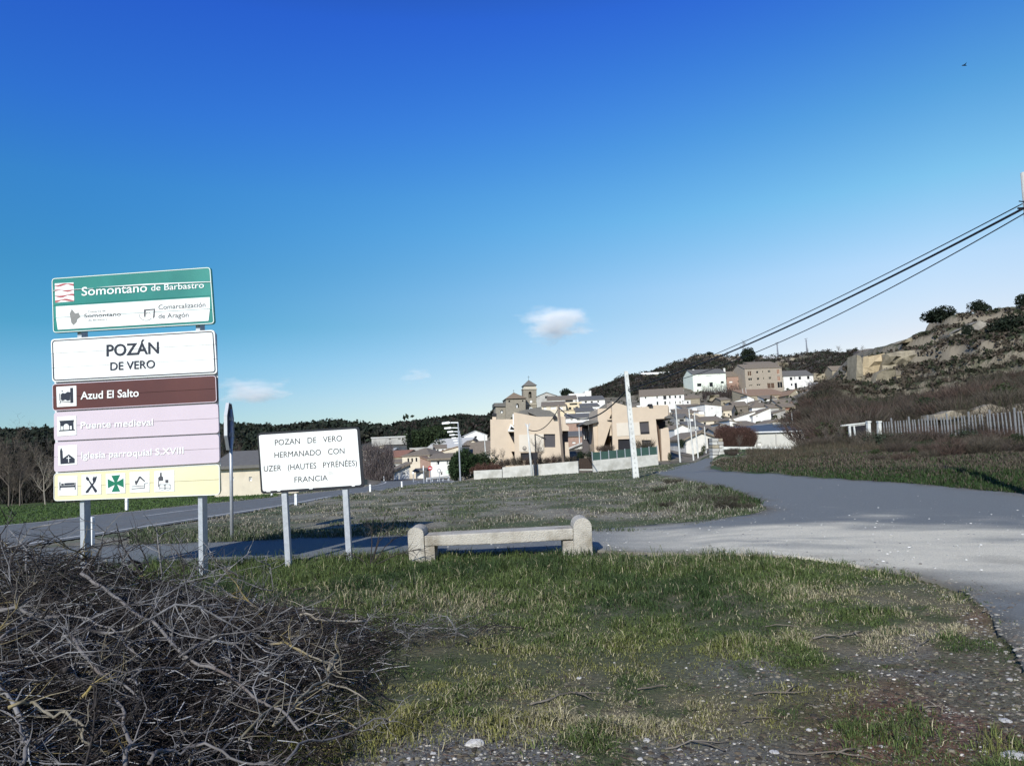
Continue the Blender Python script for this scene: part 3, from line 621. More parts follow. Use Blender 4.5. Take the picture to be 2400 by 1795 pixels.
for i in range(n):
    x0, x1 = Ln * i / n + .03, Ln * (i + 1) / n - .03
    MB().prism([(x0, sl * i / n), (x1, sl * (i + 1) / n), (x1, sl * (i + 1) / n + .62), (x0, sl * i / n + .66)], .1, .13).build('screen_panel', GRN, f)
for i in range(n + 1): x = Ln * i / n; MB().box(x - .03, x + .03, .085, .145, sl * i / n - .05, sl * i / n + .7).build('fence_post', GLV, f)
P = Pl(1374, 1098, 60.4); g = empty('garden_gate', P.loc, 'dark brown solid gate between the two garden walls', 'gate')
for i in range(6):
    x0 = 1357.5 + i * 5.6; q = P.pts([(x0, 1099), (x0 + 5.3, 1099), (x0 + 5, 1074), (x0 - .3, 1074)]); MB().prism(q, 0, .06).build('gate_board', mat('dark brown gate', (.035, .022, .015), .7, .2, 3, .2), g)
MB().prism(P.pts([(1356, 1102), (1391, 1102), (1391, 1099), (1356, 1099)]), -.1, .3).build('threshold', CON, g)

# ---- the church
def church():
    P = Pl(1225, 960, 185, R(6)); e = empty('church', P.loc, 'stone church with square bell tower and pyramid roof on top of the village', 'church', P.yaw)
    def U(L, d=0): return P.pts(L, d)
    def bx(x0, x1, yb, yt, d0, d1, nm, m, holes=()):
        return MB().holed(U([(x0, yb), (x1, yb), (x1, yt), (x0, yt)]), [U(h) for h in holes], d0, d1, .5).build(nm, m, e)
    def pyr(x0, x1, ye, ya, d0, d1, nm, m, oh=.4):
        a = U([(x0, ye)])[0]; b = U([(x1, ye)])[0]; z = a[1]; zt = U([((x0 + x1) / 2, ya)])[0][1]; mx = (a[0] + b[0]) / 2; my = (d0 + d1) / 2
        q = MB(); q.v = [(a[0] - oh, d0 - oh, z), (b[0] + oh, d0 - oh, z), (b[0] + oh, d1 + oh, z), (a[0] - oh, d1 + oh, z), (mx, my, zt)]
        q.f = [(3, 2, 1, 0), (0, 1, 4), (1, 2, 4), (2, 3, 4), (3, 0, 4)]; return q.build(nm, m, e), (mx, my, zt)
    def arch(cx, cy, w, h):
        return [(cx - w / 2, cy + h / 2), (cx + w / 2, cy + h / 2)] + [(cx + w / 2 * math.cos(t), cy - h / 2 + w / 2 - w / 2 * math.sin(t)) for t in [math.pi * k / 6 for k in range(7)]]
    bw = arch(1242.3, 925, 7, 15)
    bx(1226.5, 1257.5, 1000, 912, 0, 3.6, 'tower', CHS, [bw])
    MB().prism(U([(1238, 934), (1247, 934), (1246, 916), (1238, 916)]), 1.2, 1.3).build('belfry_shade', BLK, e)  # black sheet behind the arch, painted as the shade of the belfry
    MB().tube([Vector((U([(1242.5, y)])[0][0], .25, U([(1242.5, y)])[0][1])) for y in (931, 928, 924, 922)], [.45, .38, .3, .1], 8).build('bell', mat('bronze', (.08, .07, .05), .5, .1, 4, 0, metal=.6), e)
    lite = mat('pale cornice stone', (.48, .44, .36), .9, .15, 3, .2)
    bx(1225.3, 1258.5, 912.6, 909.6, -.2, 3.8, 'cornice', lite); bx(1227.5, 1256.3, 909.4, 904, .12, 3.5, 'tower_attic', lite); bx(1226, 1257.8, 947.5, 945.8, -.12, 3.7, 'string_course', lite)
    r, top = pyr(1227, 1256.5, 904, 888.8, 0, 3.6, 'tower_roof', mat('tower roof slate', (.15, .14, .125), .85, .2, 3, .4), .25)
    MB().beam((top[0], top[1], top[2] - .2), (top[0], top[1], top[2] + 1.1), .06).beam((top[0] - .3, top[1], top[2] + .7), (top[0] + .3, top[1], top[2] + .7), .05).build('cross', BLK, r)
    c = U([(1244.7, 941.6)])[0]; d = MB(); d.tube([(c[0], -.1, c[1]), (c[0], .02, c[1])], .3, 14); d.build('clock', WHT, e)
    aw = arch(1210, 952, 7, 10); aw2 = arch(1174.8, 965, 6.5, 7.5); c1 = arch(1191.3, 942, 4, 4.5); c2 = arch(1222.6, 941, 3, 4)
    bx(1183.5, 1229, 1002, 937, -2.5, 6, 'nave', CHS, [aw, c1, c2])
    for h, nm in ((aw, 'window'), (c1, 'window'), (c2, 'window')): MB().prism(U(h, -2.5), -2.1, -2.02).build(nm, WHT, e)
    r, top = pyr(1184.5, 1228, 936.6, 918.5, -2.5, 5.5, 'nave_roof', mat('church roof tile', (.22, .17, .12), .9, .3, 4, .5), .4)
    MB().beam((top[0], top[1], top[2] - .2), (top[0], top[1], top[2] + .7), .06).beam((top[0] - .2, top[1], top[2] + .45), (top[0] + .2, top[1], top[2] + .45), .05).build('cross', BLK, r)
    bx(1160.5, 1190, 1002, 952, -1.5, 5, 'apse', CHS, [aw2]); MB().prism(U(aw2, -1.5), -1.1, -1.02).build('window', WHT, e)
    q = MB(); q.prism(U([(1158.5, 952.5), (1190, 952.5), (1185, 944), (1158.5, 944.4)], -1.8), -1.9, 5.2); q.build('apse_roof', TIG, e)
church()
H = house
W = lambda *a: a
# ---- village, from the left
H('white barn beside the main road with dark roof, left of the white twin-town sign', 503, 700, 1161, 1094, 49, 9, 3, 'side', 1062, PLC, TIG, [(587, 1122, 7, 10), (546, 1123, 4, 9)], 'barn', 'barn')
H('long pale grey block at the top left of the village', 871, 957, 1048, 1026, 195, 14, 4, 'flat', 0, PLG, SHT, [(914, 1029, 6, 2), (936, 1028, 6, 2)], over=.5, rth=.35)
H('small white cube building left of the cypress tree', 951, 974, 1030, 1018, 215, 8, 10, 'front', 1013, PLW, SHT)
H('tan gabled house at the far left edge of the village', 851, 900, 1072, 1054, 140, 9, -20, 'shr', 1044, PLC, TIL, [(887, 1054, 4, 5), (893, 1053, 3, 5), (862, 1062, 4, 6)])
H('grey sheet-roofed shed under the tan gabled house', 868, 916, 1072, 1062, 130, 7, -8, 'side', 1053, PLG, SHT)
H('white walled house behind the leafless thicket at far left', 855, 877, 1092, 1074, 112, 7, 0, 'side', 1067, PLW, TIG)
H('stone barn with long reddish roof at the left of the village', 880, 944, 1096, 1072, 118, 9, -14, 'side', 1058, STN, TIR, [(905, 1084, 5, 6)])
H('stone shed with white patches beneath the reddish roof', 898, 950, 1104, 1086, 108, 6, 0, 'side', 1078, PLG, TIL, [(925, 1092, 5, 5)])
H('cream two-storey house with hipped brown roof left of the no-entry sign', 943, 1007, 1104, 1069, 104, 10, -10, 'hip', 1050, PLC, TIL, [(957, 1078, 4, 9), (966, 1078, 4, 9), (976, 1077, 4, 9), (990, 1077, 4, 8), (960, 1092, 4, 8), (996, 1090, 5, 7)])
H('grey house with flat white terrace in the middle left of the village', 960, 1015, 1064, 1050, 150, 8, 4, 'flat', 0, PLG, SHT, [(986, 1046, 4, 3)])
H('house with orange lean-to roof rising to the right', 1014, 1078, 1078, 1063, 112, 9, -6, 'shr', 1046, PLC, TIO, [(1058, 1056, 4, 7), (1071, 1056, 4, 7)])
H('white house with brown roof behind the round white sign', 1010, 1066, 1126, 1077, 88, 8, -5, 'side', 1066, PLW, TIL, [(1027, 1083, 7, 14), (1049, 1084, 5, 12), (1035, 1110, 6, 9)])
H('brown gabled garage between the cream and the white house', 985, 1010, 1112, 1082, 96, 7, 0, 'shl', 1072, PLB, TIO)
H('white lean-to garage with dark right flank by the roundabout', 928, 960, 1127, 1104, 86, 7, 14, 'shr', 1090, PLW, TIL, [(947, 1110, 8, 5)])
H('small white kiosk building beside the lean-to garage', 912, 930, 1128, 1108, 90, 5, 0, 'flat', 0, PLW, SHT)
H('little white house right of the lean-to garage', 975, 994, 1124, 1106, 88, 5, 0, 'side', 1101, PLW, TIG)
H('long low shed with pale sloping sheet roof below the pines', 1000, 1090, 1062, 1050, 165, 12, -18, 'side', 1029, PLG, SHT)
H('white gabled hall with pale roof right of the street lamps', 1088, 1142, 1034, 1021, 175, 12, 8, 'front', 1010, PLW, SHT, [(1115, 1024, 6, 4)])
H('cream gabled house under the white hall', 1086, 1130, 1062, 1047, 140, 9, 10, 'front', 1032, PLC, TIL, [(1100, 1044, 3, 6), (1112, 1046, 4, 5)])
H('house with broad dull brown roof left of the tan houses', 1094, 1150, 1078, 1064, 120, 9, 0, 'side', 1038, PLG, TIL)
H('small white house behind the conifers', 1084, 1112, 1100, 1078, 100, 6, 0, 'side', 1070, PLW, TIL, [(1098, 1088, 5, 6)])
# right of the church
H('pale grey gable-fronted house directly right of the bell tower', 1258, 1306, 958, 929, 180, 10, -4, 'front', 920, PLG, TIG, [(1281, 931, 7, 6), (1287, 933, 4, 7, PLW)])
H('house with dark terrace and wide brown roof above the cream houses', 1283, 1352, 945, 937.5, 172, 7, -3, 'back', 928.5, PLW, TIL, [(1334, 940, 18, 5, BLK), (1352, 940, 5, 5)])
H('cream house with steep dark brown roof right of the church', 1270, 1327, 972, 952, 160, 8, -3, 'back', 942, PLC, TIL, [(1277, 957, 7, 6, PLW), (1297, 956, 13, 7, PLW), (1315, 956, 7, 6, PLW)])
H('yellowish flat-topped house with balcony', 1325, 1364, 966, 944, 162, 8, -3, 'flat', 0, PLY, PLY, [(1344, 947, 18, 4), (1336, 957, 6, 6), (1352, 956, 6, 6)])
H('lower cream house with white shutters below the yellowish one', 1312, 1350, 986, 963, 142, 7, 0, 'flat', 0, PLY, TIL, [(1328, 958, 6, 5, PLW), (1330, 970, 5, 7, PLW)])
H('bright white stepped house on the skyline', 1334, 1372, 940, 923, 210, 9, 0, 'flat', 0, PLW, PLW, [(1343, 929, 4, 3), (1358, 935, 7, 5)])
H('bright white tower-like house on the skyline', 1371.5, 1386, 940, 917, 212, 9, 0, 'flat', 0, PLW, PLW, [(1372.5, 935, 3, 4)])
H('white house under the wide grey roof beside the skyline houses', 1360, 1418, 953, 938, 178, 8, -2, 'back', 929, PLW, TIG, [(1373, 942, 5, 4), (1387, 942, 5, 4), (1402, 941, 4, 4)])
H('white house with short grey roof between the tan houses, uppermost', 1363, 1405, 966, 953, 150, 7, -2, 'back', 946, PLW, TIG, [(1394, 960, 6, 5, PLG)])
H('white house with wide grey roof between the tan houses, middle one', 1350, 1393, 980, 965, 140, 7, -2, 'back', 956, PLW, TIG, [(1378, 972, 10, 6, PLG), (1398, 972, 7, 7, PLG)])
H('white house with low grey roof between the tan houses, lowest one', 1326, 1402, 990, 979, 128, 7, -3, 'back', 970, PLW, TIG, [(1356, 984, 7, 5, PLG), (1340, 984, 5, 4, PLG)])
H('pinkish brick house with dark window between the tan houses', 1326, 1378, 1022, 992, 118, 8, 0, 'flat', 0, PLB, TIG, [(1356, 997, 10, 8, BLK)])
H('low brick shed with dark tiled roof between the tan houses', 1330, 1372, 1052, 1023, 100, 6, 0, 'back', 1012, PLB, TIG, [(1345, 1037, 8, 5, PLW)])
H('white lean-to with sloping sheet roof between the tan houses', 1335, 1378, 1078, 1052, 84, 5, -8, 'shr', 1036, PLW, SHT, [(1350, 1066, 12, 14, BLK)])
# large white house behind the pole
H('large white farmhouse with broad brown roof on the hillside behind the white pole', 1500, 1604, 958, 927, 172, 11, -10, 'side', 912, PLW, TIL, [(1513, 931, 3, 7), (1540, 930, 3, 7), (1558, 931, 7, 10), (1570, 930, 4, 7), (1583, 930, 4, 6), (1594, 930, 4, 6), (1541, 945, 4, 8), (1559, 944, 4, 8), (1570, 944, 2, 6), (1583, 943, 2, 6), (1594, 943, 2, 6)], chim=[(1600, 914, 5, PLW)])
H('small white annex at the right end of the large farmhouse', 1602, 1619, 957, 939, 170, 6, 0, 'flat', 0, PLW, SHT, [(1612, 943, 4, 5)])
# houses on the top street
H('white and pale green house at the left of the top street', 1624, 1702, 912, 876, 232, 10, 4, 'side', 866, mat('pale green white plaster', (.70, .74, .64), .9, .08, 1, .1), TIG, [(1639, 902, 10, 7), (1640, 883, 8, 7, PLW), (1661, 884, 14, 7, PLW), (1686, 881, 8, 7, PLW), (1667, 901, 8, 10), (1693, 896, 7, 5)], chim=[(1624.5, 866, 4, PLW), (1697, 863, 4, PLW)])
H('pinkish brick house squeezed between the white and the beige house', 1702, 1748, 911, 882, 235, 9, 4, 'side', 871, PLB, TIL, [(1713, 895, 8, 4, PLW), (1731, 894, 4, 4), (1715, 906, 5, 4, TIR), (1732, 905, 3, 4), (1740, 905, 5, 8)])
H('tall beige three-storey house in the middle of the top street', 1747, 1834, 916, 863, 230, 11, 5, 'side', 853, BEI, TIL, [(1757, 875.5, 10, 11, WOD), (1775, 872.5, 6, 6), (1788, 871.5, 3, 6), (1803, 870.5, 7, 6), (1824, 871, 7, 11, TIR), (1758.5, 889, 10, 6), (1777, 888, 6, 6), (1790, 887, 3, 6), (1805, 886, 7, 6), (1825.5, 887, 7, 11, TIR), (1760, 903.5, 9, 3), (1778, 902, 10, 4, BLK), (1807, 904, 18, 13, WOD), (1829, 902, 14, 14, GLS)], chim=[(1748, 859, 4, PLW)])
H('stone house with brown roof on the hill behind the beige house', 1762, 1826, 862, 855, 262, 8, 4, 'back', 848, STN, TIL)
H('white house with arched door at the right of the top street', 1837, 1907, 914, 881, 232, 9, 5, 'side', 869, PLW, TIG, [(1854, 887.5, 6, 7), (1863, 886, 2, 6), (1874.5, 886, 6, 7), (1894.5, 885, 6, 7), (1855.5, 901.5, 4, 5), (1865.5, 904, 6, 13, BLK), (1897.5, 899, 4, 6)])
H('small stone hut with tiled roof at the right end of the top street', 1951, 1985, 886, 868, 235, 6, 0, 'side', 858, STN, TIL)
H('pale canvas-roofed shed beside the white house with arched door', 1897, 1931, 914, 904, 222, 6, -20, 'side', 897, SHT, SHT)
# lower right part of the village
H('long barn with orange tiles below the top street', 1756, 1852, 940, 926, 192, 10, 8, 'back', 912, STN, TIO, [(1790, 933, 14, 5), (1815, 931, 10, 5, PLC), (1834, 930, 10, 5, PLC)])
H('stone gable-fronted house below the white house with arched door', 1850, 1884, 950, 925, 185, 9, 0, 'front', 913, STN, TIO, [(1868, 918, 3, 4, PLW)])
H('stone house with orange roof at the foot of the rocky slope', 1883, 1916, 944, 925, 188, 8, -6, 'back', 914, STN, TIO)
H('tan stone house with brown eaves in the middle of the slope', 1690, 1712, 955, 938, 175, 8, 0, 'side', 932, STN, TIL, [(1697, 945, 4, 3)])
H('narrow white house with sloping roof right of the tan stone house', 1712, 1752, 975, 942, 168, 8, -6, 'shr', 932, PLW, TIL, [(1721, 944, 4, 5), (1721, 962, 4, 5)])
H('broad white gable-fronted house in the middle of the slope', 1653, 1692, 982, 952, 150, 9, 10, 'shl', 948, PLW, TIL, [(1669, 957, 3, 2)])
H('cream house side with brown roof joined to the white gable', 1690, 1715, 982, 962, 152, 7, -25, 'side', 951, PLC, TIL, [(1697, 971, 3, 6), (1708, 972, 3, 5)])
H('dark stone house with brown tiled roof in the middle of the slope', 1722, 1754, 975, 952, 158, 8, -6, 'side', 942, mat('dark masonry', (.17, .145, .115), .95, .3, 3, .6), TIL, [(1737, 962, 4, 4)])
H('white walled house with brown hipped roof under the long barn', 1763, 1812, 968, 955, 155, 9, -4, 'hip', 940, PLW, TIL, [(1758, 954, 6, 12, BLK)])
H('house with low tiled roof and grey wall above the red hedge', 1806, 1836, 966, 956, 152, 6, 0, 'side', 948, PLG, TIL)
H('red-shuttered low house at the right of the slope', 1834, 1866, 966, 954, 150, 6, 0, 'side', 946, STN, TIL, [(1848, 958, 16, 5, TIR)])
H('white house with row of small windows and sloping top', 1765, 1808, 1000, 973, 128, 8, -4, 'shr', 956, PLW, TIL, [(1774, 973, 3, 7), (1778, 972, 3, 7), (1782, 971, 3, 7), (1786, 970, 3, 7)])
H('long white lean-to wall left of the house with small windows', 1711, 1772, 1000, 982, 130, 6, -6, 'shr', 964, PLW, TIL, [(1727, 976, 6, 4), (1750, 980, 5, 7)])
H('white plastered shed at the foot of the long lean-to wall', 1711, 1740, 1006, 993, 116, 6, 0, 'shl', 986, PLW, TIL)
H('brown hipped shed roof below the long lean-to wall', 1738, 1782, 1008, 998, 112, 7, 0, 'back', 987, PLC, TIL)
H('tan lean-to roof sloping up to the grey warehouse', 1780, 1824, 1006, 1000, 104, 6, 0, 'shr', 984, STN, TIL)
H('wide grey shed above the warehouse roof', 1812, 1876, 1004, 992, 98, 8, 0, 'flat', 0, PLG, SHT)
wh = H('long pale warehouse with slate-blue roof behind the low wall', 1768, 1914, 1049, 1012, 78, 12, 0, 'back', 998, mat('warehouse render', (.52, .51, .46), .9, .12, .8, .2, col2=(.62, .6, .56)), mat('slate blue sheet', (.07, .085, .11), .6, .1, 2, .1), [(1780, 1040, 9, 7, PLW)], 'warehouse', 'warehouse', over=.25)
P = Pl(1841, 1049, 78)
for x in (1773, 1818, 1866, 1900): MB().prism([(p[0], p[1]) for p in P.pts([(x, 1052), (x + 2, 1052), (x + 1, 1015), (x - 1, 1015)])], -.12, -.003).build('pilaster', PLG, wh)
MB().prism(P.pts([(1768, 1014.5), (1768, 1012), (1914, 1008), (1914, 1010.5)]), -.3, -.01).build('gutter', WHT, wh)
H('white gabled shed with dark doorway beside the street', 1608, 1682, 1074, 1029, 88, 9, 2, 'front', 1014, mat('patchy white plaster', (.66, .64, .58), .9, .15, 1, .2, col2=(.45, .44, .4)), TIL, [(1665, 1041, 11, 28, BLK)])
H('small white gable right of the right tan house', 1581, 1618, 1021, 1005, 112, 7, 4, 'front', 996, PLW, TIL, [])
H('low brown-roofed house among the lamp posts', 1612, 1652, 1008, 998, 124, 6, 0, 'back', 988, PLG, TIG)
H('white house with small windows among the lamp posts', 1618, 1640, 996, 980, 132, 6, 0, 'side', 974, PLW, TIL, [(1627, 984, 4, 5)])
H('grey walled house at the left among the lamp posts', 1586, 1614, 996, 980, 136, 6, 0, 'side', 971, PLG, TIG, [(1598, 985, 10, 5, BLK)])
H('cream wall house with brown roof in front of the white gable', 1638, 1696, 1002, 987, 128, 7, -5, 'back', 977, PLC, TIL, [(1652, 992, 5, 5), (1676, 990, 4, 6)])
H('long brown roofed shed above the white gabled shed', 1640, 1700, 1018, 1010, 106, 7, -6, 'shr', 996, PLG, TIL, [(1664, 1008, 4, 3), (1690, 1004, 4, 4)])
H('dark tiled house behind the lamp posts', 1590, 1650, 978, 968, 150, 7, 0, 'back', 958, PLC, TIL, [(1600, 973, 4, 4), (1620, 972, 4, 4)])
H('white terrace house under the large farmhouse', 1600, 1650, 962, 955, 160, 6, 0, 'back', 948, PLW, TIL, [(1632, 958, 5, 3)])
H('small tiled house left of the white gable', 1634, 1656, 968, 958, 156, 6, 0, 'side', 950, PLG, TIL)
H('small brown shed next to the white gabled shed', 1676, 1712, 1030, 1012, 98, 6, 0, 'side', 1003, PLG, TIL)
H('hillside shed with white roof edge above the right tan house', 1504, 1578, 882, 877, 300, 8, 0, 'flat', 0, STN, WHT, over=1.2, rth=.8)
H('white farm shed on the crest beside the pylon', 1793, 1820, 846, 841, 345, 8, 0, 'side', 835, PLW, SHT)
H('old stone enclosure on the crest of the hill', 1628, 1692, 846, 831, 350, 12, 3, 'none', 0, STN, TIL)

for a in (('white shed with tiled roof at the right end of the long barn', 1793, 1822, 950, 935, 186, 6, 0, 'back', 926, PLW, TIL, [(1806, 940, 5, 4)]), ('cream shed below the stone gable-fronted house', 1822, 1850, 958, 945, 172, 6, 0, 'side', 937, PLC, TIL), ('pale stone shed left of the white hipped house', 1752, 1784, 960, 948, 168, 6, 4, 'shr', 938, PLG, TIL, [(1770, 951, 4, 4)]),
          ('small white house at the foot of the white gable', 1698, 1724, 1003, 989, 122, 6, 0, 'front', 980, PLW, TIL, [(1711, 993, 4, 5)]), ('white outbuilding in the middle above the white gabled shed', 1652, 1680, 1020, 1006, 116, 6, -5, 'back', 997, PLW, TIL, [(1664, 1010, 4, 4)]), ('white house beneath the large farmhouse with two dark windows', 1588, 1616, 990, 976, 142, 6, 0, 'side', 967, PLW, TIL, [(1597, 981, 4, 4), (1608, 981, 4, 4)]),
          ('stone house half hidden by the scrub at the right of the slope', 1866, 1892, 964, 951, 165, 6, 0, 'side', 942, STN, TIO), ('grey shed between the scrub and the white house with sloping top', 1812, 1842, 984, 969, 135, 6, 0, 'shr', 960, PLG, TIL), ('white lean-to beside the tall reddish hedge', 1690, 1722, 1016, 1004, 106, 5, 0, 'shl', 994, PLW, TIL, [(1700, 1009, 4, 4)]),
          ('white house right of the grey terrace house at the left of the village', 1016, 1046, 1062, 1051, 155, 7, 5, 'side', 1043, PLW, TIL, [(1026, 1055, 4, 4), (1038, 1055, 4, 4)]), ('white house between the tan gabled house and the cypress', 904, 934, 1064, 1053, 150, 7, -6, 'side', 1045, PLW, TIL, [(914, 1057, 4, 4)]), ('cream house partly behind the street lamps', 1054, 1084, 1098, 1082, 98, 7, 5, 'front', 1071, PLC, TIL, [(1068, 1086, 4, 5)]),
          ('white house close to the left tan house under the gabled hall', 1120, 1148, 1054, 1042, 148, 7, 0, 'side', 1034, PLW, TIL, [(1132, 1046, 4, 4)]), ('low cream garage beside the round white sign', 1062, 1084, 1118, 1102, 84, 5, 0, 'side', 1094, PLC, TIL), ('stone terrace house high on the slope left of the brambles', 1606, 1640, 944, 934, 190, 6, 0, 'side', 927, STN, TIL), ('small white house right of the tan stone house roofs', 1752, 1768, 946, 935, 180, 5, 0, 'shl', 928, PLW, TIL)): H(*a)
# ================================================================ SIGNS
def text_mesh(s, bold=0):
    cu = bpy.data.curves.new('lettering', 'FONT'); cu.body = s; cu.size = 1; cu.offset = bold; cu.resolution_u = 4
    o = bpy.data.objects.new('lettering', cu); C.objects.link(o); bpy.context.view_layer.update()
    me = bpy.data.meshes.new_from_object(o.evaluated_get(bpy.context.evaluated_depsgraph_get())); bpy.data.objects.remove(o); bpy.data.curves.remove(cu)
    return me
def text_on(P, s, p0, p1, cap, m, parent, y=-.006, bold=.0, base=None):
    me = text_mesh(s, bold); co = np.array([v.co[:] for v in me.vertices]); x0, x1 = co[:, 0].min(), co[:, 0].max()
    a = P.uv(*p0); b = P.uv(*p1); sx = (b[0] - a[0]) / (x1 - x0); sy = (P.uv(p0[0], p0[1] - cap)[1] - a[1]) / .73; k = (b[1] - a[1]) / (x1 - x0)
    if base: a = (a[0] - base[0], a[1] - base[1])
    for v, c in zip(me.vertices, co): v.co = (a[0] + (c[0] - x0) * sx, y, a[1] + c[1] * sy + (c[0] - x0) * k)
    me.materials.clear(); me.materials.append(m); o = link('lettering', me, parent); o['text'] = s; return o
def rquad(TL, TR, BR, BL, r=6, n=5):              # rounded quad in photo points
    P4 = [np.array(p, float) for p in (TL, TR, BR, BL)]; out = []
    for i in range(4):
        p = P4[i]; a = P4[i - 1] - p; b = P4[(i + 1) % 4] - p; a /= np.hypot(*a); b /= np.hypot(*b)
        for k in range(n + 1):
            t = k / n; q = p + a * r * (1 - t) ** 2 + b * r * t ** 2 if False else None
            A_, B_ = p + a * r, p + b * r; q = A_ * (1 - t) ** 2 + p * 2 * t * (1 - t) + B_ * t ** 2; out.append((q[0], q[1]))
    return out
def inset(TL, TR, BR, BL, d):
    c = [np.array(p, float) for p in (TL, TR, BR, BL)]; out = []
    for i in range(4):
        p = c[i]; a = c[i - 1] - p; b = c[(i + 1) % 4] - p; a /= np.hypot(*a); b /= np.hypot(*b); out.append(tuple(p + (a + b) * d))
    return out
SG = mat('sign green', (.012, .17, .15), .45, .12, 1.5, .03, col2=(.03, .24, .20)); SB = mat('sign brown', (.085, .028, .026), .45, .08, 2, .03, col2=(.11, .036, .03))
SP = mat('faded pink sheet', (.57, .49, .54), .6, .04, 2, .03); SY = mat('faded yellow sheet', (.72, .66, .40), .6, .08, 1.2, .03, col2=(.74, .70, .50)); SW = mat('sign white sheet', (.78, .80, .78), .55, .04, 2, .03)
INK = mat('sign black print', (.02, .025, .04), .6, .1, 5, 0); GRY = mat('grey print', (.07, .07, .08), .6, .1, 5, 0); LGR = mat('pale grey print', (.22, .22, .21), .6, .1, 5, 0); REDP = mat('wine red print', (.38, .09, .10), .6, .1, 5, 0)
FRM = mat('bare aluminium edge', (.60, .62, .63), .5, .1, 8, 0, metal=.2); GCR = mat('green cross print', (.01, .16, .09), .5, .1, 5, 0); JNT = mat('dark joint line', (.06, .06, .06), .8, .1, 5, 0)
def town_sign():
    P = Pl(310, 1120, 10.35, R(-4.6)); zg = gz(P.O.x, P.O.y); P.loc = Vector((P.O.x, P.O.y, zg)); e = empty('direction_sign', P.loc, 'tall stacked direction sign with green, white, brown, pink and yellow panels on two steel posts', 'sign', P.yaw)
    for (xa, ya), (xb, yb) in (((184, 700), (194, 1372)), ((462, 690), (471, 1385))):
        a = P.uv(xa, ya, .05); b = P.uv(xb, yb, .05); m = MB()
        for dx in (0,): m.beam((a[0], .13, a[1]), (b[0], .13, b[1] - .1), .062, .14)
        n = len(m.v); m.build('post', GLV, e)
    MB().prism(P.pts(rquad((120.5, 799), (503.5, 777), (514.6, 1156), (125.5, 1172), 9)), .052, .06).build('backing_frame', FRM, e)
    def panel(q, nslat, ms, name, r=7, band=None, edge=2.2):
        TL, TR, BR, BL = [np.array(p, float) for p in q]
        pe = MB().prism(P.pts(rquad(*inset(*q, 3), r=r)), .034, .05).build(name, FRM, e)
        for k in range(nslat):
            t0, t1 = k / nslat, (k + 1) / nslat; g = .35
            a = TL + (BL - TL) * t0; b = TR + (BR - TR) * t0; c = TR + (BR - TR) * t1; d = TL + (BL - TL) * t1
            a = a + (0, g * (k > 0)); b = b + (0, g * (k > 0)); c = c - (0, g * (k < nslat - 1)); d = d - (0, g * (k < nslat - 1))
            poly = []
            poly += (rquad(a, b, c, d, r)[0:6] if k == 0 else [tuple(a)]); poly += (rquad(a, b, c, d, r)[6:12] if k == 0 else [tuple(b)])
            poly += (rquad(a, b, c, d, r)[12:18] if k == nslat - 1 else [tuple(c)]); poly += (rquad(a, b, c, d, r)[18:24] if k == nslat - 1 else [tuple(d)])
            off = random.uniform(-.0025, .0015); MB().prism(P.pts(poly), off, .033).build('slat', ms[k] if isinstance(ms, list) else ms, pe)
        return pe
    def flat(pe, pts, m, nm, y=-.006): return MB().prism(P.pts(pts), y, y + .002).build(nm, m, pe)
    def ring(pe, q, r, m, nm, wd, y=-.0065):     # printed border line
        o_ = P.pts(rquad(*q, r=r)); i_ = P.pts(rquad(*inset(*q, wd), r=max(r - wd, 1))); mb = MB(); n = len(o_)
        for k in range(n): j = (k + 1) % n; mb.face([(o_[k][0], y, o_[k][1]), (o_[j][0], y, o_[j][1]), (i_[j][0], y, i_[j][1]), (i_[k][0], y, i_[k][1])])
        mb.build(nm, m, pe)
    # 1 green
    q = [(120.6, 652), (494, 625.4), (503.5, 759.6), (124, 781.4)]; p = panel(q, 4, SG, 'top_panel', 9)
    ring(p, inset(*q, 1.2), 8, SW, 'border', 1.5)
    lw = [(131.4, 718.5), (492, 696.8), (493, 752), (132.7, 773)]
    mid = [(131.7, 745), (492.3, 724)]
    flat(p, [lw[0], lw[1], (492.3, 723.6), (131.9, 744.4)], SW, 'white_sheet', -.005); flat(p, [(131.9, 745.4), (492.3, 724.6), (489, 752.2), (136, 773)], SW, 'white_sheet', -.005)
    text_on(P, 'Somontano', (192, 693.5), (345.5, 684), 21, SW, p, -.008, .008); text_on(P, 'de Barbastro', (355, 682), (478.6, 675), 14.5, SW, p, -.008, .005)
    # torn sheet strips across the letters
    flat(p, [(126, 681), (220, 676), (220, 676.8), (126, 682)], SW, 'peeling_strip', -.011); flat(p, [(225, 674), (345, 665.5), (496, 660), (496, 661.5), (345, 668.6), (250, 673.2)], SW, 'peeling_strip', -.011)
    em = [(129, 664.8), (173, 662.4), (174.5, 706.4), (130.2, 710)]; eo = flat(p, em, SW, 'emblem_square')
    for t in (.1, .38, .66, .9):
        up_, lo = [], []
        for k in range(13):
            u = k / 12; x = em[0][0] + (em[1][0] - em[0][0]) * u + 1.4 * t; y = em[0][1] * (1 - t) + em[3][1] * t - 2.6 * u; th = 1.2 + 3.4 * abs(math.sin(u * math.pi * 1.5 + (0 if t in (.1, .66) else 1.57)))
            wv = 1.8 * math.sin(u * 6.28 + t * 9); up_.append((x, y - th * .5 + wv)); lo.append((x, y + th * .5 + wv))
        flat(p, up_ + lo[::-1], REDP, 'wave', -.0085)
    text_on(P, 'Comarcalización', (372, 725.8), (482, 719.5), 11.5, GRY, p, -.008, .004); text_on(P, 'de Aragón', (372, 746.8), (442.5, 743), 11.5, GRY, p, -.008, .004)
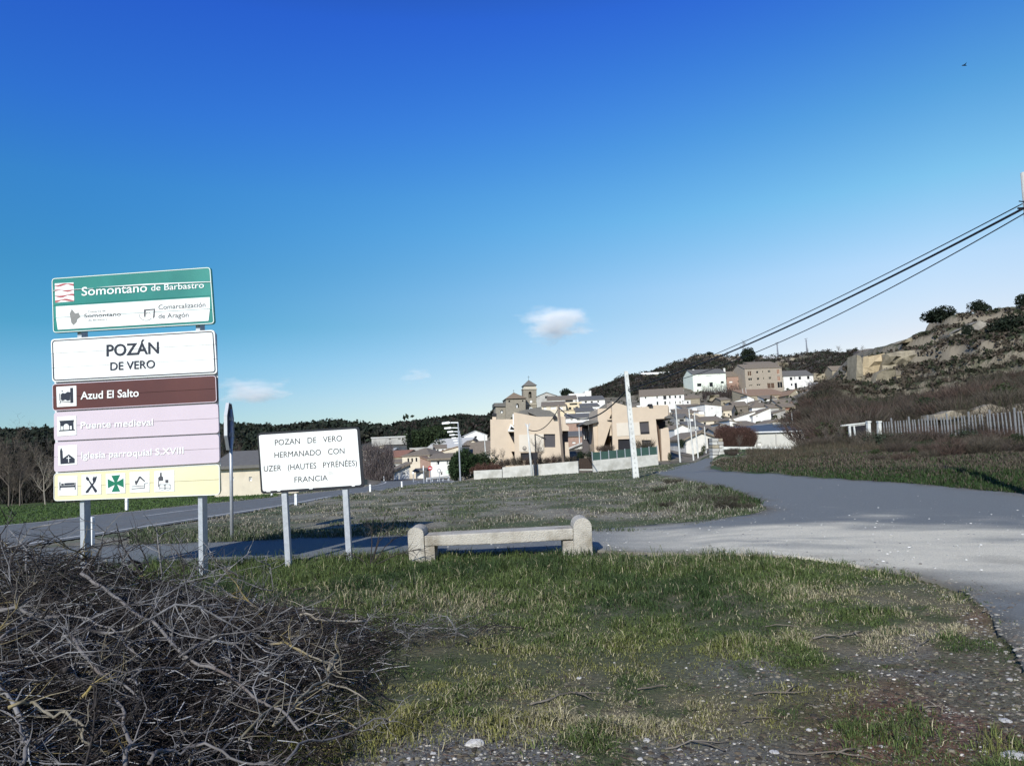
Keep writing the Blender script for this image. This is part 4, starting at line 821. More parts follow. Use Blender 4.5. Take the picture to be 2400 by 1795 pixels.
    text_on(P, 'Comarca de', (206.4, 733.5), (248, 730.6), 5.2, LGR, p, -.008); text_on(P, 'Somontano', (198, 744.7), (284, 740.3), 9, GRY, p, -.008, .01); text_on(P, 'de Barbastro', (207.6, 753), (252.4, 750.3), 4.6, LGR, p, -.008)
    flat(p, [(169, 724.6), (177, 735), (185, 733), (189, 743), (182, 748), (180, 755), (173, 762), (168, 757), (166.5, 748), (164, 736)], LGR, 'region_map', -.008)
    flat(p, [(338, 725.8), (364, 723.8), (363, 743), (359, 747), (361, 726.5), (342, 728.5), (341.5, 743), (338.5, 743)], GRY, 'bracket_logo', -.008)
    c = (343, 737); arc = [(c[0] + 17 * math.cos(t), c[1] + 15 * math.sin(t)) for t in [math.pi * (1.02 - k * .09) for k in range(10)]]; arc2 = [(c[0] + 15.8 * math.cos(t), c[1] + 13.8 * math.sin(t)) for t in [math.pi * (1.02 - k * .09) for k in range(10)]]
    flat(p, arc + arc2[::-1], LGR, 'logo_arc', -.0075)
    c = (348, 739); arc = [(c[0] + 6 * math.cos(t), c[1] + 7 * math.sin(t)) for t in [math.pi * (1.1 + k * .1) for k in range(9)]]; arc2 = [(c[0] + 5 * math.cos(t), c[1] + 6 * math.sin(t)) for t in [math.pi * (1.1 + k * .1) for k in range(9)]]
    flat(p, arc + arc2[::-1], LGR, 'logo_arc', -.0075)
    # 2 white name panel
    q = [(119.4, 795.2), (502.8, 773), (508.8, 875.8), (122.3, 895.6)]; p = panel(q, 3, SW, 'name_panel', 9); ring(p, inset(*q, 3), 8, INK, 'border', 2.1)
    text_on(P, 'POZÁN', (250, 834.6), (372.9, 827.6), 27.5, INK, p, -.008, .02); text_on(P, 'DE VERO', (259, 867.8), (363.7, 862), 19.5, INK, p, -.008, .01)
    # 3 brown, 4-5 pink, 6 yellow
    def icon(pe, q4): return flat(pe, q4, SW, 'pictogram_square', -.005)
    Z = lambda L_: [(100 + x * .26605, 860 + y * .26605) for x, y in L_]
    q = [(123, 900.2), (506.4, 879.4), (508.8, 942.3), (124.2, 962.9)]; p = panel(q, 2, SB, 'brown_panel', 8); ring(p, q, 8, SP, 'border', 1.6)
    text_on(P, 'Azud El Salto', (189.5, 936), (326, 929), 18.5, SW, p, -.008, .015)
    ic = icon(p, Z([(122, 175), (298, 165), (300, 343), (128, 353)])); flat(ic, Z([(245, 185), (270, 183), (273, 315), (247, 318)]), INK, 'dam_icon', -.008)
    flat(ic, Z([(163, 240), (180, 228), (200, 233), (222, 218), (244, 222), (244, 292), (222, 298), (200, 288), (180, 297), (163, 290)]), INK, 'dam_icon', -.0083); flat(ic, Z([(152, 320), (158, 300), (244, 305), (244, 311), (162, 306), (155, 330)]), INK, 'dam_icon', -.008); flat(ic, Z([(150, 235), (156, 235), (158, 300), (152, 300)]), INK, 'dam_icon', -.008); flat(ic, Z([(172, 205), (180, 208), (176, 220), (168, 217)]), INK, 'dam_icon', -.008)
    q = [(126, 966.4), (511, 945.8), (513, 1014.3), (126.6, 1033)]; p = panel(q, 2, SP, 'faded_panel', 8); text_on(P, 'Puente medieval', (190, 1004.5), (359.4, 996.5), 16, SW, p, -.008, .012)
    ic = icon(p, Z([(130, 440), (298, 428), (300, 598), (133, 610)])); flat(ic, Z([(148, 474), (280, 466), (274, 490), (276, 548), (288, 551), (288, 558), (145, 567), (145, 560), (160, 556), (156, 492)]), INK, 'bridge_icon', -.0075)
    flat(ic, Z([(188, 554), (188, 520), (198, 505), (212, 500), (226, 505), (236, 520), (238, 551)]), SW, 'bridge_arch', -.0095); flat(ic, Z([(166, 555), (165, 523), (181, 522), (182, 554)]), SW, 'bridge_arch', -.0095); flat(ic, Z([(246, 550), (245, 519), (259, 518), (260, 549)]), SW, 'bridge_arch', -.0095)
    q = [(127.4, 1036.2), (513, 1017.6), (514.5, 1083.5), (126.6, 1106)]; p = panel(q, 2, SP, 'faded_panel', 8); text_on(P, 'Iglesia parroquial S.XVIII', (191, 1075), (431, 1063), 16, SW, p, -.008, .012)
    ic = icon(p, Z([(137, 695), (305, 685), (305, 858), (140, 870)])); flat(ic, Z([(155, 740), (165, 708), (178, 740), (181, 805), (232, 768), (285, 806), (285, 845), (160, 855)]), INK, 'church_icon', -.0075)
    flat(ic, Z([(228, 783), (235, 783), (236, 840), (230, 840)]), SW, 'cross_icon', -.0095); flat(ic, Z([(214, 800), (249, 798), (249, 804), (214, 806)]), SW, 'cross_icon', -.0098)
    q = [(126.6, 1109), (515, 1087.5), (515.6, 1159.3), (126.6, 1174)]; p = panel(q, 2, SY, 'yellow_panel', 9); ring(p, q, 9, SW, 'border', 1.4)
    for s in ([(137, 962), (308, 955), (308, 1128), (137, 1135)], [(345, 950), (518, 943), (518, 1118), (345, 1127)], [(558, 940), (730, 933), (730, 1108), (560, 1117)], [(768, 927), (943, 918), (943, 1099), (770, 1107)], [(985, 918), (1160, 908), (1162, 1093), (985, 1101)]): icon(p, Z(s))
    for s in ([(150, 1013), (159, 1012), (160, 1084), (151, 1085)], [(284, 1016), (292, 1015), (293, 1079), (285, 1080)], [(159, 1046), (284, 1041), (284, 1057), (159, 1062)], [(193, 1022), (280, 1018), (282, 1037), (193, 1041)], [(166, 1026), (188, 1025), (189, 1042), (166, 1043)]): flat(p, Z(s), INK, 'bed_icon', -.0075)
    el = lambda cx, cy, a, b, r=0: [(cx + a * math.cos(t) * math.cos(r) - b * math.sin(t) * math.sin(r), cy + a * math.cos(t) * math.sin(r) + b * math.sin(t) * math.cos(r)) for t in [k * .5236 for k in range(12)]]
    for k_, s in enumerate((el(398, 984, 20, 13, 1.0), [(405, 1000), (413, 995), (483, 1088), (478, 1100), (464, 1106)], [(452, 1010), (462, 1016), (404, 1104), (388, 1110), (380, 1098)], [(446, 1012), (442, 985), (448, 965), (453, 966), (452, 985), (462, 962), (467, 964), (462, 988), (474, 960), (480, 962), (474, 990), (466, 1012), (456, 1020)])): flat(p, Z(s), INK, 'cutlery_icon', -.0070 - k_ * .0006)
    flat(p, Z([(608, 956), (685, 950), (656, 1012), (714, 980), (717, 1060), (658, 1034), (685, 1095), (610, 1099), (638, 1036), (578, 1066), (575, 986), (636, 1014)]), GCR, 'pharmacy_cross', -.0075)
    for s in ([(815, 1005), (832, 1000), (850, 965), (862, 960), (905, 1003), (898, 1010), (860, 978), (828, 1040), (820, 1036)], [(785, 1050), (895, 1042), (895, 1047), (785, 1055)], [(785, 1070), (898, 1060), (898, 1023), (928, 1021), (928, 1026), (903, 1028), (903, 1066), (785, 1076)]): flat(p, Z(s), GRY, 'swimmer_icon', -.0075)
    flat(p, el(0, 0, 0, 0) and Z(el(822, 1009, 9, 8)), GRY, 'swimmer_icon', -.0083)
    for s in ([(1036, 930), (1050, 930), (1051, 958), (1063, 970), (1064, 1000), (1022, 1004), (1020, 974), (1036, 960)], [(1020, 1004), (1026, 1004), (1028, 1054), (1020, 1056)], [(1082, 993), (1109, 991), (1110, 1018), (1083, 1020)]): flat(p, Z(s), GRY, 'bottle_icon', -.0075)
    for cx in (1055, 1104):
        for cy, b in ((1035, 10), (1072, 10)): 
            o_ = el(cx, cy, 24, b); i_ = el(cx, cy, 21, b - 3); mb = MB(); A_ = P.pts(Z(o_)); B_ = P.pts(Z(i_))
            for k in range(12): j = (k + 1) % 12; mb.face([(A_[k][0], -.0085, A_[k][1]), (A_[j][0], -.0085, A_[j][1]), (B_[j][0], -.0085, B_[j][1]), (B_[k][0], -.0085, B_[k][1])])
            mb.build('cheese_icon', GRY, p)
        for dx in (-24, 21): flat(p, Z([(cx + dx, 1035), (cx + dx + 3, 1035), (cx + dx + 3, 1072), (cx + dx, 1072)]), GRY, 'cheese_icon', -.0079)
town_sign()
def twin_sign():
    P = Pl(725, 1095, 10.8, R(-1)); zg = gz(P.O.x, P.O.y); P.loc = Vector((P.O.x, P.O.y, zg)); e = empty('town_twinning_sign', P.loc, 'white rectangular sign with black rim announcing a twin town, on two grey posts', 'sign', P.yaw)
    for (xa, ya), (xb, yb) in (((661, 1100), (676, 1362)), ((804, 1090), (819, 1345))):
        a = P.uv(xa, ya); b = P.uv(xb, yb); m = MB(); m.beam((a[0], .07, a[1]), (b[0], .07, b[1] - .1), .075, .09); m.build('post', GLV, e)
    q = [(602.5, 1014.5), (841.5, 999.5), (854.5, 1142), (611.5, 1157.4)]
    MB().prism(P.pts(rquad(*q, r=9)), .003, .03).build('panel', mat('black sign rim', (.012, .014, .02), .5, .1, 4, 0), e)
    iq = [(606.8, 1019.6), (836.5, 1004.8), (847, 1136), (616, 1151.2)]; f = MB().prism(P.pts(rquad(*iq, r=5)), -.004, .002).build('sign_face', SW, e)
    for k in (0, 1, 4, 8): 
        x = 625 + k * 25; MB().prism(P.pts([(x, 1152.5 - k * 1.62), (x + random.uniform(3, 14), 1152.3 - k * 1.62), (x + 8, 1149.5 - k * 1.6), (x - 1, 1150 - k * 1.6)]), -.0045 - .0001 * k, -.0041).build('chipped_rim', SW, e)
    D = mat('faded black print', (.018, .018, .02), .7, .2, 20, 0)
    for s, a, b, c in (('POZAN   DE   VERO', (644.5, 1043.6), (802, 1033.4), 14), ('HERMANADO   CON', (643.6, 1073), (807.7, 1062.6), 14), ('UZER   (HAUTES   PYRÉNÉES)', (618.8, 1105), (837, 1091), 14), ('FRANCIA', (690.5, 1130.4), (768.4, 1125.4), 13.5)): text_on(P, s, a, b, c, D, f, -.0065, 0)
    MB().prism(P.pts([(769, 1104), (778, 1103), (783, 1111), (770, 1112)]), -.006, -.0045).build('sticker_trace', mat('pale stain', (.6, .6, .57), .7, .1, 4, 0), f)
twin_sign()
def stop_sign():
    p = on_ground(541, 1266); Y = p.y; yw = R(-77); top = at(536.5, 1000, Y); e = empty('stop_sign', p, 'octagonal road sign seen almost edge-on from behind, dark, on a steel pole', 'sign', yw)
    hz_ = top.z - p.z; tilt = (top.x - p.x)                       # the pole leans
    e.rotation_euler = (0, math.atan2(tilt, hz_) * .5, yw)
    MB().tube([(0, .02, -.3), (0, .02, hz_ + .35)], .034, 10).build('pole', GLV, e, True)
    r = .5; o = [(r * math.cos(R(22.5 + 45 * k)), hz_ + r * math.sin(R(22.5 + 45 * k))) for k in range(8)]
    MB().prism(o, -.03, -.005).build('octagon_plate', mat('shaded sign back', (.022, .022, .04), .6, .2, 4, .05), e)  # grey metal back, its shade put into the dark colour
    rim = MB()
    for k in range(8): a, b = o[k], o[(k + 1) % 8]; rim.beam((a[0], -.01, a[1]), (b[0], -.01, b[1]), .018, .06)
    rim.build('rim', FRM, e)
    MB().prism(o, -.045, -.034).build('red_face', mat('road sign red', (.45, .02, .03), .5, .1, 4, 0), e) if False else None
    MB().box(-.05, .05, -.004, .05, hz_ - .2, hz_ - .12).build('bracket', GLV, e); MB().box(-.05, .05, -.004, .05, hz_ + .12, hz_ + .2).build('bracket', GLV, e)
stop_sign()

# delineator posts along the main road
for px, yb, yt, wd, lab in ((214, 1277, 1212, 10, 'nearest white roadside post, between the legs of the stacked sign'), (297, 1197, 1168, 5.5, 'white post on the far roadside seen below the stacked sign'), (694, 1184, 1157, 5.5, 'white roadside post under the white twin-town sign'), (637, 1162, 1154, 3.5, 'tiny white post beyond the road under the twin-town sign'), (868, 1152, 1135, 4, 'white roadside post just right of the twin-town sign'), (942, 1141, 1128, 3.2, 'farthest white roadside post, in front of the village'), (900, 1127, 1116, 2.5, 'little white post on the far roadside near the leafless thicket')):
    p = on_ground(px, yb, 4, 200); s = p.y / F; h = (yb - yt) * s; w_ = wd * s; e = empty('delineator_post', p, lab, 'road post', 0, 'white roadside posts')
    MB().prism([(-w_ / 2, -.3), (w_ / 2, -.3), (w_ / 2, h * .97), (-w_ / 2, h)], -.05, .05).build('post', WHT, e, bevel=.01); MB().box(-w_ / 2 - .003, w_ / 2 + .003, -.055, .055, h * .68, h * .84).build('reflector_band', mat('off white band', (.6, .62, .62), .5, .1, 4, 0), e)

# ---- bench
def bench():
    P = Pl(1185, 1314, 10.75, R(.2)); P.loc.z = gz(P.O.x, P.O.y + .3); e = empty('concrete_bench', P.loc, 'old concrete bench with rounded end blocks on the grass beside the road', 'bench', P.yaw)
    BC = mat('bench concrete', (.46, .43, .37), .92, .14, 7, 1, col2=(.27, .24, .19), bscale=55)
    def arc(x0, x1, yt, r=1, n=10): cx = (x0 + x1) / 2; R_ = (x1 - x0) / 2; return [(cx + R_ * math.cos(math.pi * k / n), yt + R_ * r - R_ * r * math.sin(math.pi * k / n)) for k in range(n + 1)]
    L_ = arc(955.5, 992.5, 1236, .75) + [(961, 1330), (997, 1330)]; L_ = arc(955.5, 992.5, 1236, .75); 
    MB().prism(P.pts(L_ + [(956, 1270), (961, 1336), (997.5, 1336), (993.5, 1270)]), 0, .55).build('end_block', BC, e, bevel=.015)
    MB().prism(P.pts([(994.5, 1281), (1018, 1280), (1020.5, 1334), (996.5, 1334)]), .03, .5).build('seat_support', BC, e, bevel=.01)
    R_ = arc(1344, 1387, 1213.5, 1)
    MB().prism(P.pts(R_ + [(1344.5, 1270), (1347, 1336), (1391.5, 1336), (1388, 1270)]), 0, .55).build('end_block', BC, e, bevel=.015)
    MB().prism(P.pts([(1319.5, 1268.5), (1344.5, 1267), (1347, 1334), (1323, 1334)]), .03, .5).build('seat_support', BC, e, bevel=.01)
    m = MB().prism(P.pts([(993.5, 1256), (1200, 1245.5), (1343.5, 1238.5), (1344.3, 1264.5), (1180, 1274.5), (994.8, 1280.6)]), .02, .50).build('seat_slab', BC, e, bevel=.018)
bench()

# ================================================================ POLES, LAMPS, CABLES
def pole(label, pt, pb, Y, r0_, r1_, m, name='utility_pole', sq=False, cat='pole', group=None):
    a = at(*pt, Y); b = at(*pb, Y); g = gz(b.x, b.y); e = empty(name, b, label, cat, 0, group); d = a - b
    o = MB(); base = -d.normalized() * .8
    if sq:
        k = 6; 
        o.beam(base, d, r0_ * 2, r0_ * 1.4); vs = o.v; s = r1_ / r0_; c = d
        for i in range(4, 8): v = Vector(vs[i]); vs[i] = tuple(c + (v - c) * s)
        p = o.build('shaft', m, e)
        h = MB()
        for t in [x / 22 for x in range(1, 22)]:
            q = d * t; w_ = (r0_ + (r1_ - r0_) * t); hh = d.length / 22 * .16; h.box(q.x - w_ * .16, q.x + w_ * .16, q.y - w_ * .72, q.y - w_ * .70, q.z - hh, q.z + hh)
        h.build('hole_shade', mat('pole recess shade', (.36, .36, .35), .9, .1, 4, 0), e)  # thin plates on the face, the shade of the recesses as grey colour
    else: o.tube([base, d * .5, d], [r0_, (r0_ + r1_) / 2, r1_], 10); o.build('shaft', m, e, True)
    return e, a
PW = mat('white concrete pole', (.60, .61, .58), .85, .12, 6, .3, col2=(.44, .44, .42))
wp, wtop = pole('white square concrete telephone pole leaning left in front of the right tan house', (1467, 870), (1490.5, 1119), 36, .15, .09, PW, sq=True)
wood, wdtop = pole('brown wooden pole at the wall of the left tan house', (1308.5, 948), (1322.5, 1108), 60.5, .13, .09, WOP)
vp, vtop = pole('thin white post with forked top in front of the left tan house', (1236, 994), (1247, 1116), 60, .10, .06, PW)
f = MB(); q = at(1237, 1004, 60) - vp.location; f.beam(q, q + Vector((-.19, 0, .4)), .06).beam(q, q + Vector((.19, 0, .4)), .06); f.build('forked_bracket', GLV, vp)
# right-hand pole whose top cuts the frame
rp, rtop = pole('tall concrete pole at the right edge whose top carries the cables', (2404, 405), (2475, 1170), 15, .16, .10, CON, cat='pole')
ib = MB(); q = at(2400, 488, 15) - rp.location
ib.tube([q + Vector((-.16, -.1, .12)), q + Vector((-.05, -.1, .10)), q + Vector((.1, -.1, -.05))], .012, 6).tube([q + Vector((-.2, -.1, -.03)), q + Vector((.05, -.1, -.03))], .02, 6).tube([q + Vector((-.02, -.12, .22)), q + Vector((-.02, -.12, -.15))], .02, 6)
ib.build('cable_bracket', BLK, rp)
def cable(label, a, b, sag, r, n=40, group='overhead cables'):
    e = empty('overhead_cable', a, label, 'cable', 0, group); pts = [a.lerp(b, t) - a - Vector((0, 0, sag * 4 * t * (1 - t))) for t in [k / n for k in range(n + 1)]]
    MB().tube(pts, r, 6).build('cable_strand', CBL, e, True); return e
A1 = at(2396, 478, 15); A2 = at(2400, 488, 15); A3 = at(2402, 500, 15); WB = at(1472, 914, 36)
cable('thin upper cable from the right-hand pole down to the white pole', A1, WB + Vector((0, -.1, .12)), .28, .012)
cable('thick middle cable from the right-hand pole down to the white pole', A2, WB + Vector((0, -.12, .02)), .33, .026)
cable('lower cable from the right-hand pole down to the white pole', A3, WB + Vector((0, -.1, -.05)), .62, .013)
cable('cable running from the white pole down left to the wooden pole', at(1470, 913, 36), at(1310, 955, 60.5), 1.2, .04)
cable('sagging cable between the wooden pole and the forked white post', at(1309, 957, 60.5), at(1236, 1006, 60), .75, .035)
# black lamp with board
a = at(1254, 1017, 60.6); p = at(1258, 1116, 60.6); e = empty('street_lamp', p, 'black lamp post with one drooping arm before the left tan house', 'street lamp')
MB().tube([(0, 0, -.3), a - p], .045, 8).build('pole', BLK, e); b = at(1278, 1029, 60.6) - p; MB().tube([a - p, (a - p).lerp(b, .5), b], .035, 6).build('arm', BLK, e); MB().beam((a - p).lerp(b, .65), b + Vector((.06, 0, -.02)), .12, .1).build('lamp_head', BLK, e)
P = Pl(1256, 1115, 60.3); e = empty('notice_board', P.loc, 'dark notice board on a post before the left tan house', 'sign'); MB().prism(P.pts([(1244, 1061), (1260.5, 1060), (1261, 1076), (1245, 1077)]), 0, .08).build('board', BLK, e); MB().prism(P.pts([(1251.5, 1077), (1256, 1077), (1259, 1120), (1253.5, 1120)]), .005, .07).build('post', BLK, e)
# row of street lamps with arms to the left
rows = [((1073.5, 989), (1078.5, 1112), 62, 1036, 992), ((1075, 1001.5), (1080, 1110), 72, 1041.5, 1003.5), ((1077, 1010.5), (1081, 1107), 82, 1048.5, 1012), ((1079, 1018), (1083, 1100), 93, 1053.5, 1019.5), ((1081, 1025.5), (1084.5, 1095), 105, 1058.5, 1026.5), ((1083, 1031.5), (1086, 1090), 118, 1062, 1032.5), ((1085, 1037.5), (1088, 1086), 134, 1065, 1038.5)]
ordn = ['nearest and tallest', 'second', 'third', 'fourth', 'fifth', 'sixth', 'farthest']
for k, (pt, pb, Y, hx, hy) in enumerate(rows):
    a = at(*pt, Y); b = at(*pb, Y); b = Vector((b.x, b.y, gz(b.x, b.y))); e = empty('street_lamp', b, ordn[k] + ' grey street lamp of the row with arms pointing left', 'street lamp', 0, 'street lamps with arms to the left')
    d = a - b; MB().tube([(0, 0, -.3), d], [.07, .045], 8).build('pole', GLV, e); h = at(hx, hy, Y) - b; m_ = d.lerp(h, .45)
    MB().beam(d - Vector((0, 0, .05)), m_ , .09).build('arm', WHT, e); MB().prism([(h.x, h.z - .09), (h.x, h.z + .07), (m_.x - .15, m_.z + .1), (m_.x, m_.z - .02), (m_.x - .2, m_.z - .1)], d.y - .12, d.y + .12).build('lamp_head', WHT, e)
def lamp_r(label, pt, pb, Y, hx, name='street_lamp', n=0, side=1):
    a = at(*pt, Y); b = at(*pb, Y); e = empty(name, b, label, 'street lamp', 0, 'pale lamp posts by the street'); d = a - b
    MB().tube([(0, 0, -.4), d], [.075, .05], 8).build('pole', PW, e)
    if hx: h = at(hx, pt[1] + 1, Y) - b; MB().beam(d, d.lerp(h, .5), .07).build('arm', GLV, e); MB().beam(d.lerp(h, .45), h, .22, .13).build('lamp_head', WHT, e)
lamp_r('pale lamp post right of the red roofs with its arm pointing left', (1135, 1017), (1138, 1062), 95, 1121)
lamp_r('tall pale post nearest the right tan house, without arm', (1583, 948), (1594.5, 1081), 64, None)
lamp_r('pale lamp post with the highest arm, centre of the three by the street', (1614.5, 958.5), (1626, 1079), 68, 1633)
lamp_r('pale lamp post with lower arm, rightmost of the three by the street', (1627, 967), (1637, 1077), 71, 1650)
lamp_r('short pale post between the first and second lamp posts', (1612, 980), (1616, 1035), 110, None)
lamp_r('thin pale post at the end of the street beside the dark doorway', (1651, 1000), (1656, 1075), 80, None)
lamp_r('pale post standing in front of the reddish hedge', (1726, 1002), (1729, 1048), 58, None)
lamp_r('pale post in the scrub above the warehouse', (1855, 965), (1858, 992), 96, None)
lamp_r('pale post below the pinkish brick house', (1747, 909), (1751, 930), 195, None)
lamp_r('second pale post below the pinkish brick house, slightly left', (1740, 911), (1743, 929), 195, None)
lamp_r('grey lamp post with white head between the tan houses', (1357, 1000), (1359, 1060), 85, None)
# small road signs in the village street
def rsign(label, px, yb, yc, r, Y, m, ring=None, bar=False, rect=None, pm=GLV):
    b = at(px, yb, Y); c = at(px - (yb - yc) * .045, yc, Y) - b; s = Y / F; e = empty('road_sign', b, label, 'sign'); MB().tube([(0, 0, -.3), (c.x, 0, c.z + r * s * .6)], .035, 6).build('pole', pm, e)
    if rect: w_, h_ = rect[0] * s / 2, rect[1] * s / 2; f = MB().box(c.x - w_, c.x + w_, -.08, -.05, c.z - h_, c.z + h_).build('plate', m, e)
    else:
        f = MB().tube([(c.x, -.08, c.z), (c.x, -.05, c.z)], r * s, 18).build('plate', m, e)
        if ring: MB().tube([(c.x, -.09, c.z), (c.x, -.082, c.z)], r * s * .74, 18).build('disc', ring, e)
        if bar: MB().box(c.x - r * s * .6, c.x + r * s * .6, -.1, -.082, c.z - r * s * .18, c.z + r * s * .18).build('bar', WHT, e)
    return e
RS = mat('road sign red', (.40, .03, .04), .5, .1, 4, 0)
rsign('red no-entry sign on a pole at the entrance of the village', 1010, 1130, 1097, 5.2, 60, RS, bar=True)
e = rsign('round white sign with black ring and arrow beside the no-entry sign', 1030, 1122, 1103, 4.4, 64, INK, ring=SW)
c = e.children[1]; rsign('small round white sign in front of the white lean-to garage', 969, 1126, 1108, 2.8, 66, SW)
rsign('rectangular pale green sign at the village entrance', 1053, 1125, 1106, 0, 66, mat('pale green plate', (.6, .72, .58), .5, .1, 4, 0), rect=(16, 9))
rsign('pale post with plain plate at the road edge left of the no-entry sign', 994, 1134, 1097, 0, 58, WHT, rect=(2, 12))
P = at(1000, 1124, 66); e = empty('guard_rail', P, 'white low guard rail at the village entrance', 'guard rail')
q = at(1050, 1119, 68) - P; MB().beam((0, 0, .1), q + Vector((0, 0, .1)), .16, .06).build('rail', WHT, e)
for t in (0, .25, .5, .75, 1): c = q * t; MB().box(c.x - .05, c.x + .05, c.y + .04, c.y + .12, c.z - .6, c.z + .1).build('post', GLV, e)
# pylons
def pylon(label, px, yb, yt, Y, wpx):
    b = at(px, yb, Y); b.z -= 1; h = at(px, yt, Y).z - b.z; e = empty('power_pylon', b, label, 'pylon'); w_ = wpx * Y / F / 2; m = MB(); k = 8
    for sx_ in (-1, 1):
        for sy in (-1, 1): m.beam((sx_ * w_, sy * w_, 0), (sx_ * w_ * .3, sy * w_ * .3, h * .95), .13)
    for i in range(k):
        z0, z1 = h * .95 * i / k, h * .95 * (i + 1) / k; a0 = w_ * (1 - .7 * i / k); a1 = w_ * (1 - .7 * (i + 1) / k)
        for sy in (-1, 1): m.beam((-a0, sy * a0, z0), (a1, sy * a1, z1), .09).beam((a0, sy * a0, z0), (-a1, sy * a1, z1), .09)
    t = m.build('lattice', mat('pylon steel', (.22, .24, .28), .6, .1, 4, 0), e); c = MB(); c.beam((-w_ * 2.6, 0, h * .95), (w_ * 2.6, 0, h * .98), .2).beam((-w_ * 1.8, 0, h * .84), (w_ * 1.8, 0, h * .84), .16); c.build('cross_arm', mat('pylon steel', (.22, .24, .28)), e)
pylon('lattice pylon with wide cross arm on the crest, left one of two', 1824, 842, 801, 350, 3.4)
pylon('slimmer lattice mast on the crest, right one of two', 1892, 830, 792, 350, 3)
# satellite dishes
for px, py, Y, r, lab in ((1244.5, 958.5, 74, 4.3, 'large white satellite dish on the roof of the left tan house'), (1251, 966, 72, 4.5, 'low white dish lying on the roof slab of the left tan house'), (1497, 951.5, 78, 5.5, 'white dish on the roof of the right tan house')):
    p = at(px, py, Y); e = empty('satellite_dish', p, lab, 'satellite dish'); s = r * Y / F; fl = .35 if 'low' in lab or 'right' in lab else 1; m = MB(); rings = 4; k = 14; 
    for i in range(1, rings + 1):
        for j in range(k): t = 2 * math.pi * j / k; rr = s * i / rings; m.v.append((rr * math.cos(t), .25 * s * (1 - (i / rings) ** 2), rr * math.sin(t) * fl))
    m.v.append((0, .25 * s, 0)); c0 = len(m.v) - 1
    m.f += [(c0, (j + 1) % k, j) for j in range(k)] + [(i * k + j, i * k + (j + 1) % k, (i + 1) * k + (j + 1) % k, (i + 1) * k + j) for i in range(rings - 1) for j in range(k)]
    o = m.build('dish', SW, e); MB().tube([(0, .2 * s, 0), (0, .3 * s, -s * 1.5)], .04, 5).build('mast', GLV, e)

# ================================================================ RIGHT BANK: walls and fence
wall_run('low pale wall above the grassy bank in front of the warehouse', (1690, 1056), (1890, 1056), 53, 52, .28, 'low_wall', CNW)
wall_run('white footing wall of the slatted fence on the right', (2068, 1034), (2300, 1036), 50.5, 49, .32, 'low_wall', CNW)
wall_run('grey kerb wall under the frame gateway', (1975, 1050), (2062, 1035), 51.5, 50.5, .3, 'low_wall', CON)
P = Pl(1684, 1088, 46); e = empty('stone_pillar', P.loc, 'rough pale stone pillar at the end of the low wall beside the street', 'pillar')
rows_ = 8
for i in range(rows_):
    y1 = 1090 - i * 7.9; y0 = y1 - 7.4; x0 = 1671.5 + i * -.35 + random.uniform(-.6, .6); x1 = 1700 - i * .9 + random.uniform(-1, 1); spl = x0 + (x1 - x0) * random.uniform(.35, .65)
    for a_, b_ in ((x0, spl - .35), (spl + .35, x1)):
        q = P.pts([(a_ + random.uniform(0, .5), y1), (b_, y1 - random.uniform(0, .5)), (b_ - random.uniform(0, .5), y0), (a_, y0 + random.uniform(0, .5))]); MB().prism(q, random.uniform(-.06, .03), .8).build('stone', (STN, CON, PLG)[(i + int(a_)) % 3], e, bevel=.03)
MB().prism(P.pts([(1673, 1096), (1699, 1096), (1690, 1028), (1672, 1028)]), .08, .7).build('mortar_core', PLG, e)
# slatted concrete fence
fa = at(2068, 1030, 50.5); fb = at(2430, 1012, 40); d = fb - fa; yw = math.atan2(d.y, d.x); Ln = math.hypot(d.x, d.y); e = empty('slatted_fence', fa, 'fence of upright pale concrete posts with thin wires on the right bank', 'fence', yw)
nf = 46; rnd = random.Random(3)
FP = mat('weathered concrete post', (.23, .235, .24), .9, .25, 6, .3); pm = MB().box(-.024, .024, -.024, .024, -.3, 1.08).mesh('fence_post', FP); pt_ = MB().box(-.035, .035, -.035, .035, -.3, 1.3).mesh('fence_post', FP)
for i in range(nf):
    x = Ln * i / (nf - 1) + rnd.uniform(-.04, .04); big = i % 6 == 4
    o = link('fence_post', pt_ if big else pm, e, (x, 0, d.z * i / (nf - 1) + .1)); o.rotation_euler = (0, rnd.uniform(-.03, .03), 0)
for h in (.35, .75, 1.1): MB().tube([(0, -.02, h), (Ln, -.02, d.z + h)], .005, 4).build('fence_wire', BLK, e)
P = Pl(2005, 1036, 50.5); e = empty('gateway_frame', P.loc, 'open frame gateway of pale beams between the warehouse and the fence', 'gateway')
for q in ([(1989, 997), (1994, 997), (1996, 1030), (1992, 1030)], [(2000, 994), (2003, 994), (2008, 1034), (2005, 1034)]): MB().prism(P.pts(q), 0, .12).build('post', PW, e)
MB().prism(P.pts([(1972, 999), (1972, 996), (2037, 988.5), (2037, 991.5)]), -.05, .15).build('beam', PW, e); MB().prism(P.pts([(1990, 999.5), (1990, 998), (2034, 993), (2034, 995)]), .01, .1).build('beam', PW, e)
for x, lab in ((2038, 'white gatepost right of the frame gateway'), (2063, 'white gatepost with cap at the start of the slatted fence')):
    P = Pl(x, 1032, 50); e = empty('gatepost', P.loc, lab, 'gatepost', 0, None); MB().prism(P.pts([(x - 3.6, 1036), (x + 4.4, 1036), (x + 2.6, 990), (x - 4, 990)]), 0, .25).build('shaft', PW, e); MB().prism(P.pts([(x - 5, 990), (x + 3.6, 990), (x + 3.4, 986.5), (x - 5, 986.5)]), -.04, .29).build('cap', PW, e)
